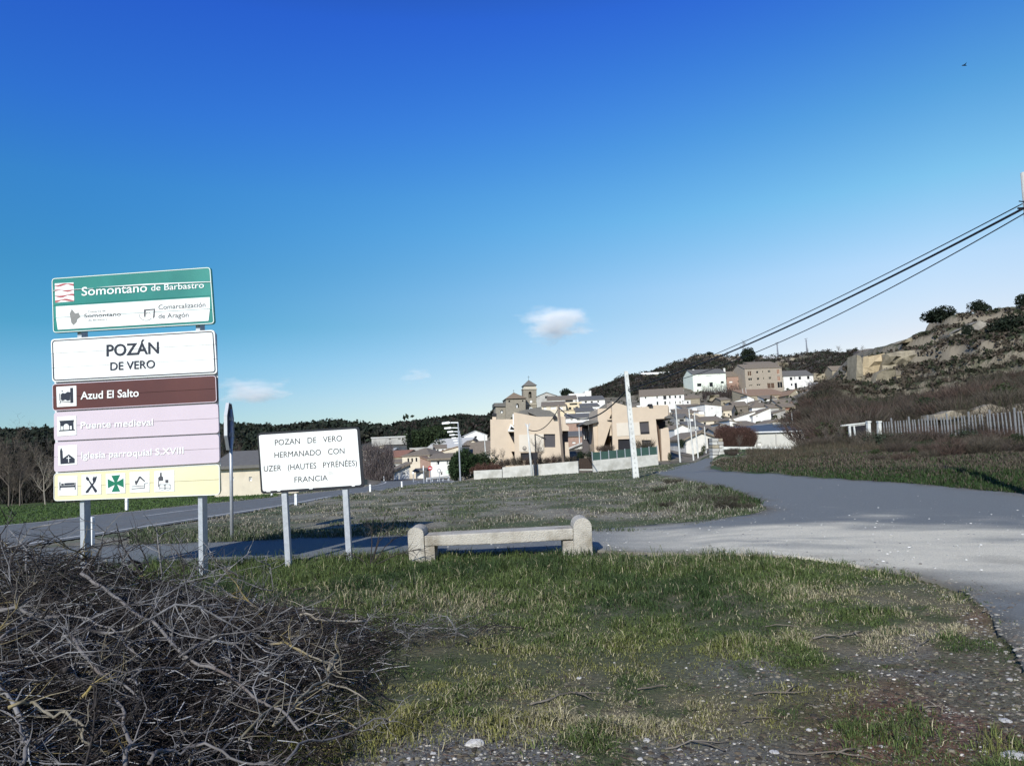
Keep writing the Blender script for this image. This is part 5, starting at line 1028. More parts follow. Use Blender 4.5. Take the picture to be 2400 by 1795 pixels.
P = Pl(2020, 1034, 54); e = empty('lean_to', P.loc, 'dark open lean-to behind the frame gateway', 'shed'); MB().prism(P.pts([(2004, 1032), (2034, 1030), (2032, 997), (2004, 1000)]), 0, 1.5).build('interior_shade', BLK, e)  # solid black block standing for the shade inside the lean-to

# ---- rock: ruined wall and ledges on the hill
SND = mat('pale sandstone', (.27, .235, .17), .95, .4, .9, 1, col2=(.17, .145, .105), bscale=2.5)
def rocky(label, L_, Y, dep, m=SND, name='rock_outcrop', cat='rock', seed=0, rough=.5, yaw=0):
    P = Pl(L_[0][0], L_[0][1], Y, yaw); e = empty(name, P.loc, label, cat, P.yaw); rn = random.Random(seed); q = P.pts(L_); out_ = []
    for i in range(len(q)):
        a, b = q[i], q[(i + 1) % len(q)]; n = max(1, int(math.hypot(b[0] - a[0], b[1] - a[1]) / 1.4))
        for k in range(n): t = k / n; out_.append((a[0] + (b[0] - a[0]) * t + (rn.random() - .5) * rough * .6, a[1] + (b[1] - a[1]) * t + (rn.random() - .5) * rough * .6))
    n0 = len(out_); xs = [p[0] for p in out_]; zs = [p[1] for p in out_]; pts = [Vector(p) for p in out_]; x = min(xs)
    while x < max(xs):
        z = min(zs)
        while z < max(zs):
            p = (x + rn.random() * .5, z + rn.random() * .5)
            if inpoly(np.array([p[0]]), np.array([p[1]]), out_)[0]: pts.append(Vector(p))
            z += .8
        x += 1.0
    v, ed, f, ov, *_ = delaunay_2d_cdt(pts, [(i, (i + 1) % n0) for i in range(n0)], [], 1, 1e-5); mb = MB(); X = np.array([p.x for p in v]); Zz = np.array([p.y for p in v])
    dd = (fbm(X * .3 + seed, Zz * .9 + seed, seed, 4) - .5) * rough * 6 + (fbm(X * 1.5, Zz * 2.2, seed + 5, 2) - .5) * rough * 2; dd += (np.floor((Zz + (fbm(X * .2, Zz * .2, 3 + seed, 2)) * 3) / 1.6) % 2) * rough * .5
    mb.v = [(float(a), float(c), float(b)) for a, b, c in zip(X, Zz, dd)]; mb.f = [tuple(t) for t in f]; nb = len(mb.v); edges = {}
    for t in f:
        for i in range(len(t)): k = (t[i], t[(i + 1) % len(t)]); edges[k] = 1
    bnd = [k for k in edges if (k[1], k[0]) not in edges]; mb.v += [(float(a), dep, float(b)) for a, b in zip(X, Zz)]
    mb.f += [(a, b, b + nb, a + nb) for a, b in bnd]; mb.build('rock_face', m, e); return e
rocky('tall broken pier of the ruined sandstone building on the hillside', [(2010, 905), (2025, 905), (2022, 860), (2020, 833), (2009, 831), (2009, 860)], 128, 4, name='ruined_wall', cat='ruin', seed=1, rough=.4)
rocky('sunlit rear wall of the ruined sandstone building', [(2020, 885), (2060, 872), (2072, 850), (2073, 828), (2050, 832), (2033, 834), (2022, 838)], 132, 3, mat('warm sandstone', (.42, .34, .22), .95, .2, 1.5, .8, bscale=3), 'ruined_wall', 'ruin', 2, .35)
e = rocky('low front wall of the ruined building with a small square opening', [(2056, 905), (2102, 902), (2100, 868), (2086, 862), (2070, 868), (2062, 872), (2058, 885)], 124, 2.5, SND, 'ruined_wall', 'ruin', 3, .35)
P = Pl(2056, 905, 124); MB().prism(P.pts([(2088, 884), (2094, 883), (2093, 893), (2088, 893)]), -.9, -.2).build('opening', BLK, e)  # black block on the face, in place of the shade within
rocky('long pale sandstone cliff band behind the ruin', [(2075, 878), (2120, 878), (2165, 862), (2190, 868), (2230, 862), (2262, 845), (2290, 826), (2296, 815), (2240, 808), (2180, 815), (2110, 824), (2078, 828)], 130, 5, seed=4, rough=.55)
rocky('broken lower ledge of pale rock below the cliff band', [(2106, 898), (2150, 893), (2200, 888), (2235, 876), (2230, 866), (2180, 868), (2120, 876), (2100, 880)], 124, 4, seed=5, rough=.5)
rocky('yellowish rock ledge high on the left of the rocky crest', [(2105, 806), (2135, 800), (2180, 795), (2184, 782), (2160, 784), (2125, 795)], 140, 3, seed=6, rough=.4)
rocky('grey overhanging rock below the two crest trees', [(2235, 800), (2275, 808), (2320, 795), (2325, 760), (2300, 752), (2262, 768), (2230, 782)], 131, 5, mat('grey rock', (.24, .22, .18), .95, .3, 1.2, 1, col2=(.15, .13, .1), bscale=3), seed=7, rough=.7)
rocky('pale rock ledge below the dark crest thicket', [(2300, 815), (2340, 800), (2385, 798), (2410, 800), (2410, 788), (2360, 786), (2318, 796)], 127, 5, seed=8, rough=.6)
rocky('thin white rock strip on the crest left of the tree', [(2222, 744), (2260, 742), (2280, 739), (2275, 733), (2240, 736)], 145, 2, seed=9, rough=.25)
rocky('pale broken rocks on the upper right slope', [(2330, 830), (2370, 822), (2410, 818), (2410, 806), (2370, 808), (2335, 815)], 122, 3, seed=10, rough=.7)
rocky('pale quarry face right behind the slatted fence', [(2188, 985), (2330, 976), (2412, 966), (2412, 946), (2372, 953), (2335, 949), (2300, 959), (2240, 957), (2212, 966), (2192, 969)], 62, 2, mat('quarry face', (.27, .235, .18), .95, .4, 1.2, 1, col2=(.12, .10, .075), bscale=3), seed=11, rough=.5)
for k, (x0, x1, y0, y1, Y) in enumerate(((1575, 1612, 862, 868, 320), (1640, 1672, 868, 873, 300), (1700, 1720, 858, 864, 310), (1850, 1880, 838, 846, 330), (1800, 1850, 850, 862, 300), (1490, 1530, 886, 897, 290), (1600, 1640, 876, 884, 290), (1450, 1490, 900, 910, 270), (1905, 1945, 874, 892, 240), (1660, 1690, 925, 940, 205))):
    rocky('pale rock band on the village hill, ' + ('under the crest enclosure', 'above the white and green house', 'below the round tree', 'near the slim mast', 'behind the beige house', 'left end of the hill shed', 'right of the hill shed', 'lowest on the left spur', 'beside the stone hut', 'among the brambles below the top street')[k], [(x0, y1), (x1, y1 - 1), (x1 - 3, y0), (x0 + 5, y0 + 1)], Y, 3, seed=20 + k, rough=.6)
# ================================================================ VEGETATION
LM = mat('foliage', (1, 1, 1), .8, .1, 3, 0, attr=True, spec=.15); TM = mat('bare twigs', (1, 1, 1), .9, .1, 3, 0, attr=True, spec=.15)
BARK = mat('bark', (.13, .11, .09), .95, .3, 6, .6); BARKP = mat('pale bark', (.30, .27, .22), .95, .3, 6, .6)
def rdir(n, r): v = r.normal(size=(n, 3)); return v / np.linalg.norm(v, axis=1)[:, None]
def leaves(cent, size, col, r, cv=.35):
    """one bent leaf-clump quad per centre"""
    n = len(cent); a = rdir(n, r); b = np.cross(a, rdir(n, r)); b /= np.linalg.norm(b, axis=1)[:, None]; s = (size * r.uniform(.6, 1.4, n))[:, None]
    V = np.stack([cent - a * s, cent - b * s * .6, cent + a * s, cent + b * s * .6], 1).reshape(-1, 3)
    c = np.asarray(col)[None, :] * (1 + cv * r.uniform(-1, 1, (n, 1))) if np.ndim(col) == 1 else col * (1 + cv * r.uniform(-1, 1, (n, 1)))
    return V, np.arange(4 * n).reshape(n, 4), np.repeat(np.clip(c, 0, 1), 4, 0)
def blobpts(blobs, n, r, shell=.45):
    vol = np.array([b[3] * b[4] * b[5] for b in blobs]) ** .75; k = r.choice(len(blobs), n, p=vol / vol.sum()); B = np.array(blobs)[k]
    d = rdir(n, r); rr = r.uniform(shell, 1.05, n)[:, None] ** .6; return B[:, :3] + d * rr * B[:, 3:6]
def crown(name, blobs, n, size, col, seed, cv=.4):
    r = np.random.default_rng(seed); p = blobpts(blobs, n, r); V, Q, c = leaves(p, size, col, r, cv); return fast_mesh(name, V, Q, LM, c)
def spikes(base, tip, wd, col, r, cv=.3):
    n = len(base); d = tip - base; s = np.cross(d, rdir(n, r)); s /= np.linalg.norm(s, axis=1)[:, None] + 1e-9; s = s * wd[:, None]
    V = np.stack([base - s, base + s, tip + s * .3, tip - s * .3], 1).reshape(-1, 3); c = np.asarray(col) * (1 + cv * r.uniform(-1, 1, (n, 1)))
    return V, np.arange(4 * n).reshape(n, 4), np.repeat(np.clip(c, 0, 1), 4, 0)
def bare_shrub_mesh(seed, n, W, H, wd, col):
    r = np.random.default_rng(seed); b = np.zeros((n, 3)); th = r.uniform(0, 6.28, n); rr = W * .5 * r.uniform(0, 1, n) ** .7; b[:, 0] = rr * np.cos(th) * .6; b[:, 1] = rr * np.sin(th) * .6
    lv = r.uniform(0, 1, n); L_ = H * r.uniform(.25, .6, n); z0 = lv * H * .7 * np.sqrt(np.clip(1 - (rr / W * 1.6) ** 2, .05, 1)); b[:, 0] += np.cos(th) * lv * W * .22; b[:, 1] += np.sin(th) * lv * W * .22; b[:, 2] = z0 - .05
    t = b + np.stack([np.cos(th + r.normal(0, .8, n)) * L_ * .5, np.sin(th + r.normal(0, .8, n)) * L_ * .5, L_ * r.uniform(.2, 1, n)], 1)
    V, Q, c = spikes(b, t, np.full(n, wd), col, r); return fast_mesh('twigs', V, Q, TM, c)
def bare_tree_mesh(seed, H, thick, spread=.55, levels=4, twig=260, wd=.02, colr=(.13, .105, .085)):
    rn = random.Random(seed); mb = MB(); tips = []
    def grow(p, d, L_, r_, lv):
        pts = [p]; rad = [r_]; n = 4
        for i in range(n):
            d = (d + Vector((rn.gauss(0, .10), rn.gauss(0, .10), rn.gauss(0.04, .06)))).normalized(); p = p + d * (L_ / n); pts.append(p); rad.append(r_ * (1 - .55 * (i + 1) / n))
            if lv > 0 and i >= (1 if lv == levels else 0):
                for _ in range(2 if lv > 1 else 1):
                    s = Vector((rn.gauss(0, 1), rn.gauss(0, 1), rn.gauss(.15, .5))).normalized(); grow(p, (d + s * spread * rn.uniform(.8, 1.5)).normalized(), L_ * rn.uniform(.42, .62), rad[-1] * .6, lv - 1)
        mb.tube(pts, rad, 5 if lv >= levels - 1 else 3, False); tips.append((pts[-1], pts[2], d, L_))
    grow(Vector((0, 0, -.3)), Vector((0, 0, 1)), H * .62, thick, levels)
    tr = mb.mesh('trunk', BARK, fix=False); r = np.random.default_rng(seed); ii = r.choice(len(tips), twig); b = np.array([tips[i][int(r.integers(0, 2))][:] for i in ii]); t = b + (rdir(twig, r) + np.array([0, 0, .6])) * H * .05 * r.uniform(.6, 1.8, (twig, 1))
    V, Q, c = spikes(b, t, np.full(twig, wd), colr, r); return tr, fast_mesh('twigs', V, Q, TM, c)
def mh(me): return max(v.co.z for v in me.vertices)
def place(name, label, cat, loc, parts, s=(1, 1, 1), rz=None, group=None):
    e = empty(name, loc, label, cat, random.uniform(0, 6.28) if rz is None else rz, group); e.scale = s if hasattr(s, '__len__') else (s, s, s)
    for nm, me in parts: link(nm, me, e)
    return e
SHR = [bare_shrub_mesh(100 + k, 900, 2.2, 1.5, .012, c) for k, c in enumerate([(.07, .056, .046), (.09, .076, .06), (.06, .053, .04), (.08, .056, .046)])]
def dome(seed, n, size, col, w_=1.1, h=1.3):
    rn = random.Random(seed); bl = [(rn.uniform(-.5, .5) * w_, rn.uniform(-.5, .5) * w_, rn.uniform(.3, .75) * h, rn.uniform(.35, .65) * w_, rn.uniform(.35, .65) * w_, rn.uniform(.3, .5) * h) for _ in range(7)]; return crown('foliage', bl, n, size, col, seed)
GSH = [dome(200 + k, 900, .07, c) for k, c in enumerate([(.022, .035, .016), (.035, .05, .02), (.03, .04, .025)])]
RSH = dome(210, 1200, .06, (.10, .055, .042))
BT = [bare_tree_mesh(300 + k, 10, .14, .5 + .1 * (k % 3), 4, 900, .014) for k in range(4)]
BT2 = [bare_tree_mesh(320 + k, 5, .07, .75, 3, 700, .012, (.14, .12, .10)) for k in range(3)]
def gp(px, Y): d = ray(px, 1055 - .0454 * (px - 1200)); x = d.x / d.y * Y; return Vector((x, Y, gz(x, Y)))
# woodland across the main road, left
rn = random.Random(5)
for k in range(34):
    px = -150 + k * 22 + rn.uniform(-9, 9); Y = rn.uniform(51, 66); px = min(px, 500 - (k % 5) * 9) if Y < 62 else px; p = gp(px, Y); p.z -= .2
    tr, tw = BT[k % 4]; s = rn.uniform(4.2, 5.6) * Y / 60 / mh(tw)
    place('bare_tree', 'leafless grey-brown tree of the dark wood beyond the main road', 'tree', p, [('trunk', tr), ('twigs', tw)], s, group='leafless trees beyond the main road')
def stuff_patch(name, n, fpos, size, cols, seed, spik=False, label=None):
    r = np.random.default_rng(seed); P = fpos(n, r); ci = np.array(cols)[r.integers(0, len(cols), len(P))]
    if spik: 
        t = P + (rdir(len(P), r) * .6 + np.array([0, 0, .9])) * size * r.uniform(.5, 1.6, (len(P), 1)); V, Q, c = spikes(P, t, np.full(len(P), size * .035), ci, r)
        o = link(name, fast_mesh(name, V, Q, TM, c))
    else: V, Q, c = leaves(P, size, ci, r, .4); o = link(name, fast_mesh(name, V, Q, LM, c))
    return tag(o, label, None, None, 'stuff')
def screen_pos(px0, px1, Y0, Y1, h):
    def f(n, r):
        px = r.uniform(px0, px1, n); Y = np.exp(r.uniform(np.log(Y0), np.log(Y1), n)); a = (px - 1200) / F * 1.0 ; X = a * Y; g = ground(X, Y); return np.stack([X, Y, g + h * r.uniform(0, 1, n) ** 1.3], 1)
    return f
stuff_patch('wood_thicket', 26000, screen_pos(-250, 520, 57, 68, 4.6), .55, [(.045, .042, .038), (.035, .033, .029), (.06, .054, .048)], 11, True, 'dense brown undergrowth of the leafless wood beyond the main road')
stuff_patch('wood_thicket', 9000, screen_pos(-250, 520, 58, 70, 5.0), .22, [(.02, .026, .016), (.03, .028, .02)], 12, False, 'dark ivy and evergreen scrub inside the wood beyond the main road')
stuff_patch('leafless_thicket', 7000, screen_pos(845, 915, 76, 84, 3.4), .5, [(.10, .085, .085), (.075, .06, .06), (.13, .11, .10)], 13, True, 'greyish leafless thicket at the left foot of the village')
# forested far hills: one mass of small crowns
def forest(label, Y0, Y1, a0, a1, n, s, cols, seed, hh):
    r = np.random.default_rng(seed); Y = np.exp(r.uniform(np.log(Y0), np.log(Y1), n)); A_ = r.uniform(a0, a1, n); X = A_ * Y; g = ground(X, Y); m = 20 if seed != 24 else 16
    sz = s * r.uniform(.5, 1.3, n); c0 = np.repeat(np.stack([X, Y, g + sz * .45], 1), m, 0); p = c0 + rdir(n * m, r) * np.repeat(sz, m)[:, None] * np.array([1, 1, .9]) * .75
    ci = np.repeat(np.array(cols)[r.integers(0, len(cols), n)], m, 0); V, Q, c = leaves(p, s * (.30 if seed != 24 else .46), ci, r, .4); tag(link('forest', fast_mesh('forest', V, Q, LM, c)), label, None, None, 'stuff')
DKG = [(.014, .02, .014), (.02, .028, .018), (.028, .03, .022)]
forest('dark oak forest covering the far hills on the left', 330, 720, -.85, -.13, 6500, 4.2, DKG, 21, 1)
forest('dark pine wood on the hill behind the left part of the village', 215, 345, -.17, .02, 3800, 2.2, DKG + [(.035, .028, .024)], 22, 1)
forest('low dark scrub over the hill crest behind the village', 240, 352, .10, .47, 4600, .95, [(.03, .026, .022), (.045, .036, .03), (.024, .03, .018)], 23, 1)
forest('brown scrub on the rocky hillside', 84, 142, .385, .95, 4200, .6, [(.05, .045, .032), (.065, .052, .04), (.03, .036, .02), (.08, .065, .05)], 24, 1)
# pines above the village, left
PINE = [dome(230 + k, 2600, .30, (.022, .034, .014), 5.2, 6) for k in range(2)]
for k, (px, Y, s) in enumerate(((990, 182, .95), (1008, 176, 1.05), (1026, 180, 1.0), (1043, 172, .8), (1000, 205, 1.2), (1032, 205, 1.2), (1055, 190, .9), (975, 185, .6))):
    p = gp(px, Y); place('pine_tree', 'dark green pine of the grove above the grey sheet-roofed shed', 'tree', p + Vector((0, 0, -.5)), [('crown', PINE[k % 2])], (s, s, s * (.62, .85, .95, .6, .7, .9, .66, .6)[k]), group='pines of the grove above the village')
CYP = crown('foliage', [(0, 0, 1 + k * .9, .75 * (1 - k / 12) + .12, .75 * (1 - k / 12) + .12, .9) for k in range(9)], 1500, .22, (.014, .022, .014), 240)
tp = at(960, 1054, 155); place('cypress_tree', 'tall thin dark cypress in the left part of the village', 'tree', tp, [('crown', CYP), ('trunk', MB().tube([(0, 0, -1), (0, 0, 3)], .15, 6).mesh('trunk', BARK))], (.72, .72, .56))
# dark conifers left of the tan houses
CON_ = [dome(250 + k, 2600, .13, (.02, .036, .014), 2.1, 2.9) for k in range(3)]
for k, (px, yb, Y, s) in enumerate(((1072, 1125, 66, .55), (1086, 1125, 65, .62), (1100, 1124, 66, .55), (1068, 1116, 70, .45), (1095, 1112, 70, .62))):
    p = at(px, yb, Y); place('conifer', ('leftmost', 'tallest', 'right-hand', 'rear left', 'rear right')[k] + ' dark green conifer of the clump left of the red hedge', 'tree', p, [('crown', CON_[k % 3]), ('trunk', MB().tube([(0, 0, -.6), (0, 0, 1.6)], [.13, .08], 7).mesh('trunk', BARKP))], (s * .95, s, s * 1.3), group='conifers left of the tan houses')
for k, (px, yt) in enumerate(((1118, 1064), (1130, 1066), (1142, 1066))):
    p = gp(px, 69); place('hedge_bush', ('left', 'middle', 'right')[k] + ' dark green bush of the hedge behind the conifers', 'bush', p, [('foliage', GSH[k % 3])], 1.35, group='green bushes behind the conifers')
for k in range(9):
    px = 1113 + k * 7.6; p = at(px, 1106 - k * .5, 63 + .4); place('red_hedge_bush', 'reddish brown bush of the hedge above the low concrete wall', 'bush', p + Vector((0, 0, -.15)), [('foliage', RSH)], (.55, .5, .52 + .1 * (k % 2)), group='reddish bushes above the low concrete wall')
for k in range(11):
    px = 1182 + k * 15.5; p = at(px, 1092 - k * .6, 63); place('pruned_shrub', 'leafless greyish shrub behind the wall of the left tan house', 'bush', p, [('twigs', SHR[k % 4])], (.5, .4, .42 + .1 * (k % 3)), group='leafless shrubs behind the garden wall')
# young bare trees in the garden
for k, (px, yb, Y, s, lab) in enumerate(((1179, 1086, 64, .7, 'small leafless fruit tree left of the triangular recess'), (1163, 1086, 63, .75, 'leafless sapling by the left corner of the left tan house'), (1270, 1084, 64, 1.2, 'leafless bushy tree in front of the grey square shutter'), (1262, 1086, 63.5, .95, 'slim leafless tree beside the black lamp post'), (1362, 1082, 66, .9, 'leafless tree behind the brown gate'), (1380, 1082, 66, .8, 'leafless shrub right of the brown gate'))):
    tr, tw = BT2[k % 3]; place('bare_tree', lab, 'tree', at(px, yb, Y), [('trunk', tr), ('twigs', tw)], s * 2.0 / mh(tw))
for k, (px, yb, Y, s, lab, me) in enumerate(((1366, 1078, 63, (.6, .5, .55), 'dark bushes behind the brown gate, left', GSH[0]), (1384, 1076, 63, (.6, .5, .55), 'dark bushes behind the brown gate, right', GSH[2]), (1411, 1058, 68, (.5, .5, .45), 'brown shrub at the left wing of the right tan house', SHR[3]), (1424, 1060, 67, (.7, .5, .5), 'brown leafless shrub before the narrow triangular window', SHR[0]), (1511, 1060, 67, (.85, .7, .9), 'large round grey-brown bush before the right tan house', SHR[2]), (1512, 1060, 67.6, (.6, .5, .6), 'dark leafy core bush before the lower window of the right tan house', GSH[2]), (1463, 1062, 67, (.6, .4, .25), 'low brown shrub under the dark garage opening', SHR[1]), (1600, 1054, 84, (.6, .6, .9), 'dark rounded tree left of the white gabled shed', GSH[0]), (1569, 1083, 62, (.22, .22, .6), 'dark potted conifer at the corner of the screen fence', GSH[0]), (1650, 1062, 80, (.35, .3, .75), 'dark shrub before the white gabled shed', GSH[1]), (1640, 1070, 78, (.6, .4, .35), 'low green bush at the street edge', GSH[1]))):
    place('garden_bush', lab, 'bush', at(px, yb, Y), [('foliage' if me in GSH else 'twigs', me)], s)
RB = bare_shrub_mesh(400, 5000, 2.4, 2.0, .012, (.10, .06, .05)); RBL = dome(401, 2500, .08, (.075, .042, .034), 1.5, 1.9)
for k, (px, Y) in enumerate(((1700, 55.5), (1718, 55.5), (1736, 55.6), (1754, 55.5))):
    place('reddish_hedge_bush', 'reddish brown leafless bush of the tall hedge beside the warehouse', 'bush', at(px, 1048, Y), [('twigs', RB), ('foliage', RBL)], (.52, .5, .78 - .02 * k), group='tall reddish hedge beside the warehouse')
# trees on the crests
CR = [dome(260 + k, 2400, .30, (.016, .023, .014), 4.2, 4.6) for k in range(3)]
def treeat(name, label, px0, px1, yb, yt, Y, me, trunk=True, cat='tree', dims=(8.2, 6.0), group=None):
    b = at((px0 + px1) / 2, yb, Y); h = at((px0 + px1) / 2, yt, Y).z - b.z; wd = (px1 - px0) * Y / F; pr = [('crown', me)]
    if trunk: pr.append(('trunk', MB().tube([(0, 0, -1.5), (0, 0, 2.2)], [.3, .2], 6).mesh('trunk', BARK)))
    place(name, label, cat, b, pr, (wd / dims[0], wd / dims[0], h / dims[1]), group=group)
treeat('round_tree', 'large round dark tree on the crest above the beige house', 1733, 1776, 849, 808, 300, CR[0])
treeat('round_tree', 'small dark tree beside the stone enclosure on the crest', 1657, 1674, 832, 822, 340, CR[1], False, 'tree')
treeat('crest_shrub', 'dark spreading evergreen left of the two on the rocky crest', 2168, 2262, 758, 712, 146, CR[1], False, 'tree')
treeat('round_tree', 'round evergreen tree on the rocky crest, right of the spreading one', 2272, 2319, 737, 699, 146, CR[2])
treeat('round_tree', 'dark tree cut by the right edge on the rocky crest', 2384, 2430, 722, 680, 142, CR[0])
treeat('dark_thicket', 'big dark evergreen thicket on the right part of the rocky hill', 2322, 2420, 793, 730, 128, CR[1], False, 'bush')
treeat('round_tree', 'dark tree clump on the ridge right of the bell tower', 1308, 1354, 935, 907, 262, CR[2], False, 'tree')
treeat('round_tree', 'rounded dark bush at the left end of the village hill', 1417, 1450, 910, 888, 300, CR[1], False, 'tree')
treeat('round_tree', 'dark evergreen bush in the middle of the rocky slope', 2232, 2302, 898, 866, 112, CR[2], False, 'bush')
treeat('round_tree', 'dark bush clinging under the overhanging rock', 2256, 2282, 790, 754, 129, CR[0], False, 'bush')
for k, (px, yb, yt, Y, lab) in enumerate(((2025, 834, 808, 200, 'wispy leafless tree behind the ruined pier'), (1968, 832, 806, 330, 'thin leafless tree on the crest right of the slim mast'), (1741, 826, 795, 330, 'pale leafless tree behind the round crest tree'), (1706, 838, 822, 340, 'small leafless tree left of the round crest tree'), (2345, 734, 715, 150, 'leafless shrub on the rocky crest beside the right edge tree'), (1893, 833, 815, 340, 'leafless clump at the foot of the slim mast'))):
    b = at(px, yb, Y); h = at(px, yt, Y).z - b.z; tr, tw = BT2[k % 3]; place('bare_tree', lab, 'tree', b, [('trunk', tr), ('twigs', tw)], h / mh(tw))
# tall trees of the left wood that rise above the hill line
for k, (px, h, Y, lab) in enumerate(((22, .85, 52, 'tallest leafless poplar at the left edge, rising above the hill'), (48, .66, 52, 'second leafless poplar from the left edge'), (108, .55, 51, 'pale barked leafless tree just left of the stacked sign'), (-20, .7, 56, 'leafless poplar cut by the left edge of the picture'), (575, .45, 60, 'leafless tree behind the barn right of the octagonal sign'))):
    tr, tw = BT[k % 4]; tr = tr.copy(); tr.materials.clear(); tr.materials.append(BARKP if k == 2 else BARK); place('bare_tree', lab, 'tree', gp(px, Y), [('trunk', tr), ('twigs', tw)], h * 8 / mh(tw))
# shrubs on the right-hand bank and slope
rn = random.Random(9); tot = 0
for px0, px1, Y0, Y1, n, smin, smax, kinds in ((2000, 2430, 29, 40, 46, .3, .62, 'bbg'), (1700, 1880, 44, 49, 16, .16, .32, 'b'), (1893, 1990, 46, 51.5, 18, .3, .7, 'b'), (1925, 2060, 56, 78, 28, 1.2, 2.1, 'bbg'), (1850, 1990, 82, 110, 30, 1.2, 2.2, 'bbg'), (1980, 2420, 40, 48, 44, .5, 1.0, 'bbbg'), (2050, 2450, 53, 61, 24, .7, 1.1, 'b'), (1890, 2450, 64, 96, 70, 1.2, 2.2, 'bbbg')):
    for k in range(n):
        px = rn.uniform(px0, px1); Y = rn.uniform(Y0, Y1); p = gp(px, Y); g = rn.choice(kinds) == 'g'; s = rn.uniform(smin, smax)
        if g: place('green_shrub', 'low dark green shrub among the leafless scrub on the right-hand slope', 'bush', p, [('foliage', GSH[k % 3])], (s, s, s * .7), group='green shrubs on the right-hand slope')
        else: place('bare_shrub', 'leafless grey-brown shrub of the scrub on the right-hand slope', 'bush', p, [('twigs', SHR[k % 4])], (s, s, s * rn.uniform(.6, 1)), group='leafless shrubs on the right-hand slope')
for k, (px, yb, Y, s, lab) in enumerate(((1975, 1052, 47, .85, 'leafless tree with many stems in front of the frame gateway'), (1945, 1050, 47, .7, 'leafless multi-stemmed tree at the end of the warehouse wall'), (2040, 1048, 46, .55, 'small leafless tree leaning at the gatepost'), (1733, 1056, 50, .5, 'thin leafless sapling before the reddish hedge'), (2330, 960, 66, .9, 'dark leafless tree on the slope above the fence'))):
    tr, tw = BT2[k % 3]; place('bare_tree', lab, 'tree', at(px, yb, Y), [('trunk', tr), ('twigs', tw)], s * 2.3 / mh(tw))
for k in range(14):
    px = rn.uniform(1520, 1760); py = rn.uniform(1128, 1196) if px < 1700 else rn.uniform(1168, 1196); p = on_ground(px, py, 10, 60); s = rn.uniform(.12, .24)
    if not road_mask(np.array([p.x]), np.array([p.y]))[0]: place('weed_clump', 'dry brown weed clump on the tip of the field beside the side road', 'weeds', p, [('twigs', SHR[2])], (s * 1.6, s, s * .7), group='dry weed clumps at the tip of the field')
stuff_patch('hill_scrub', 30000, screen_pos(1908, 2480, 58, 112, 1.1), .55, [(.055, .046, .036), (.04, .036, .026), (.07, .058, .044), (.028, .036, .017)], 14, True, 'leafless brown scrub mat on the slope behind the fence')
stuff_patch('village_scrub', 3500, screen_pos(1645, 1735, 208, 226, 2.2), .8, [(.05, .035, .035), (.035, .03, .025)], 15, True, 'dark brambles under the top street of the village')
stuff_patch('bank_scrub', 16000, screen_pos(1740, 2480, 36, 49, .25), .2, [(.075, .06, .045), (.05, .05, .03), (.10, .08, .055)], 16, True, 'brown dry stalks on the upper bank below the walls')

stuff_patch('village_scrub', 1800, screen_pos(1180, 1890, 100, 228, .9), .55, [(.035, .04, .022), (.05, .045, .032), (.025, .03, .018)], 17, False, 'low scrub and weeds between the village houses')
# ---- grass
GM = mat('grass blades', (1, 1, 1), .75, .06, 3, 0, attr=True, spec=.2)
def blades(name, label, x, y, z, h, wd, col, seed, bend=.5):
    r = np.random.default_rng(seed); n = len(x); th = r.uniform(0, 6.28, n); ph = r.uniform(0, 6.28, n); b = np.stack([x, y, z - .01], 1); s = np.stack([np.cos(th), np.sin(th), np.zeros(n)], 1) * wd[:, None] * .5
    d = np.stack([np.cos(ph), np.sin(ph), np.zeros(n)], 1) * (h * r.uniform(.1, bend, n))[:, None]; k = r.uniform(.5, 1, n)
    mid = b + d * .35; mid[:, 2] += h * .6; tip = b + d * 1.3; tip[:, 2] += h * k
    V = np.stack([b - s, b + s, mid + s * .7, mid - s * .7, tip], 1).reshape(-1, 3); i = np.arange(n) * 5; T = np.concatenate([np.stack([i, i + 1, i + 2], 1), np.stack([i, i + 2, i + 3], 1), np.stack([i + 3, i + 2, i + 4], 1)])
    return tag(link(name, fast_mesh(name, V, T, GM, np.repeat(col, 5, 0))), label, None, None, 'stuff')
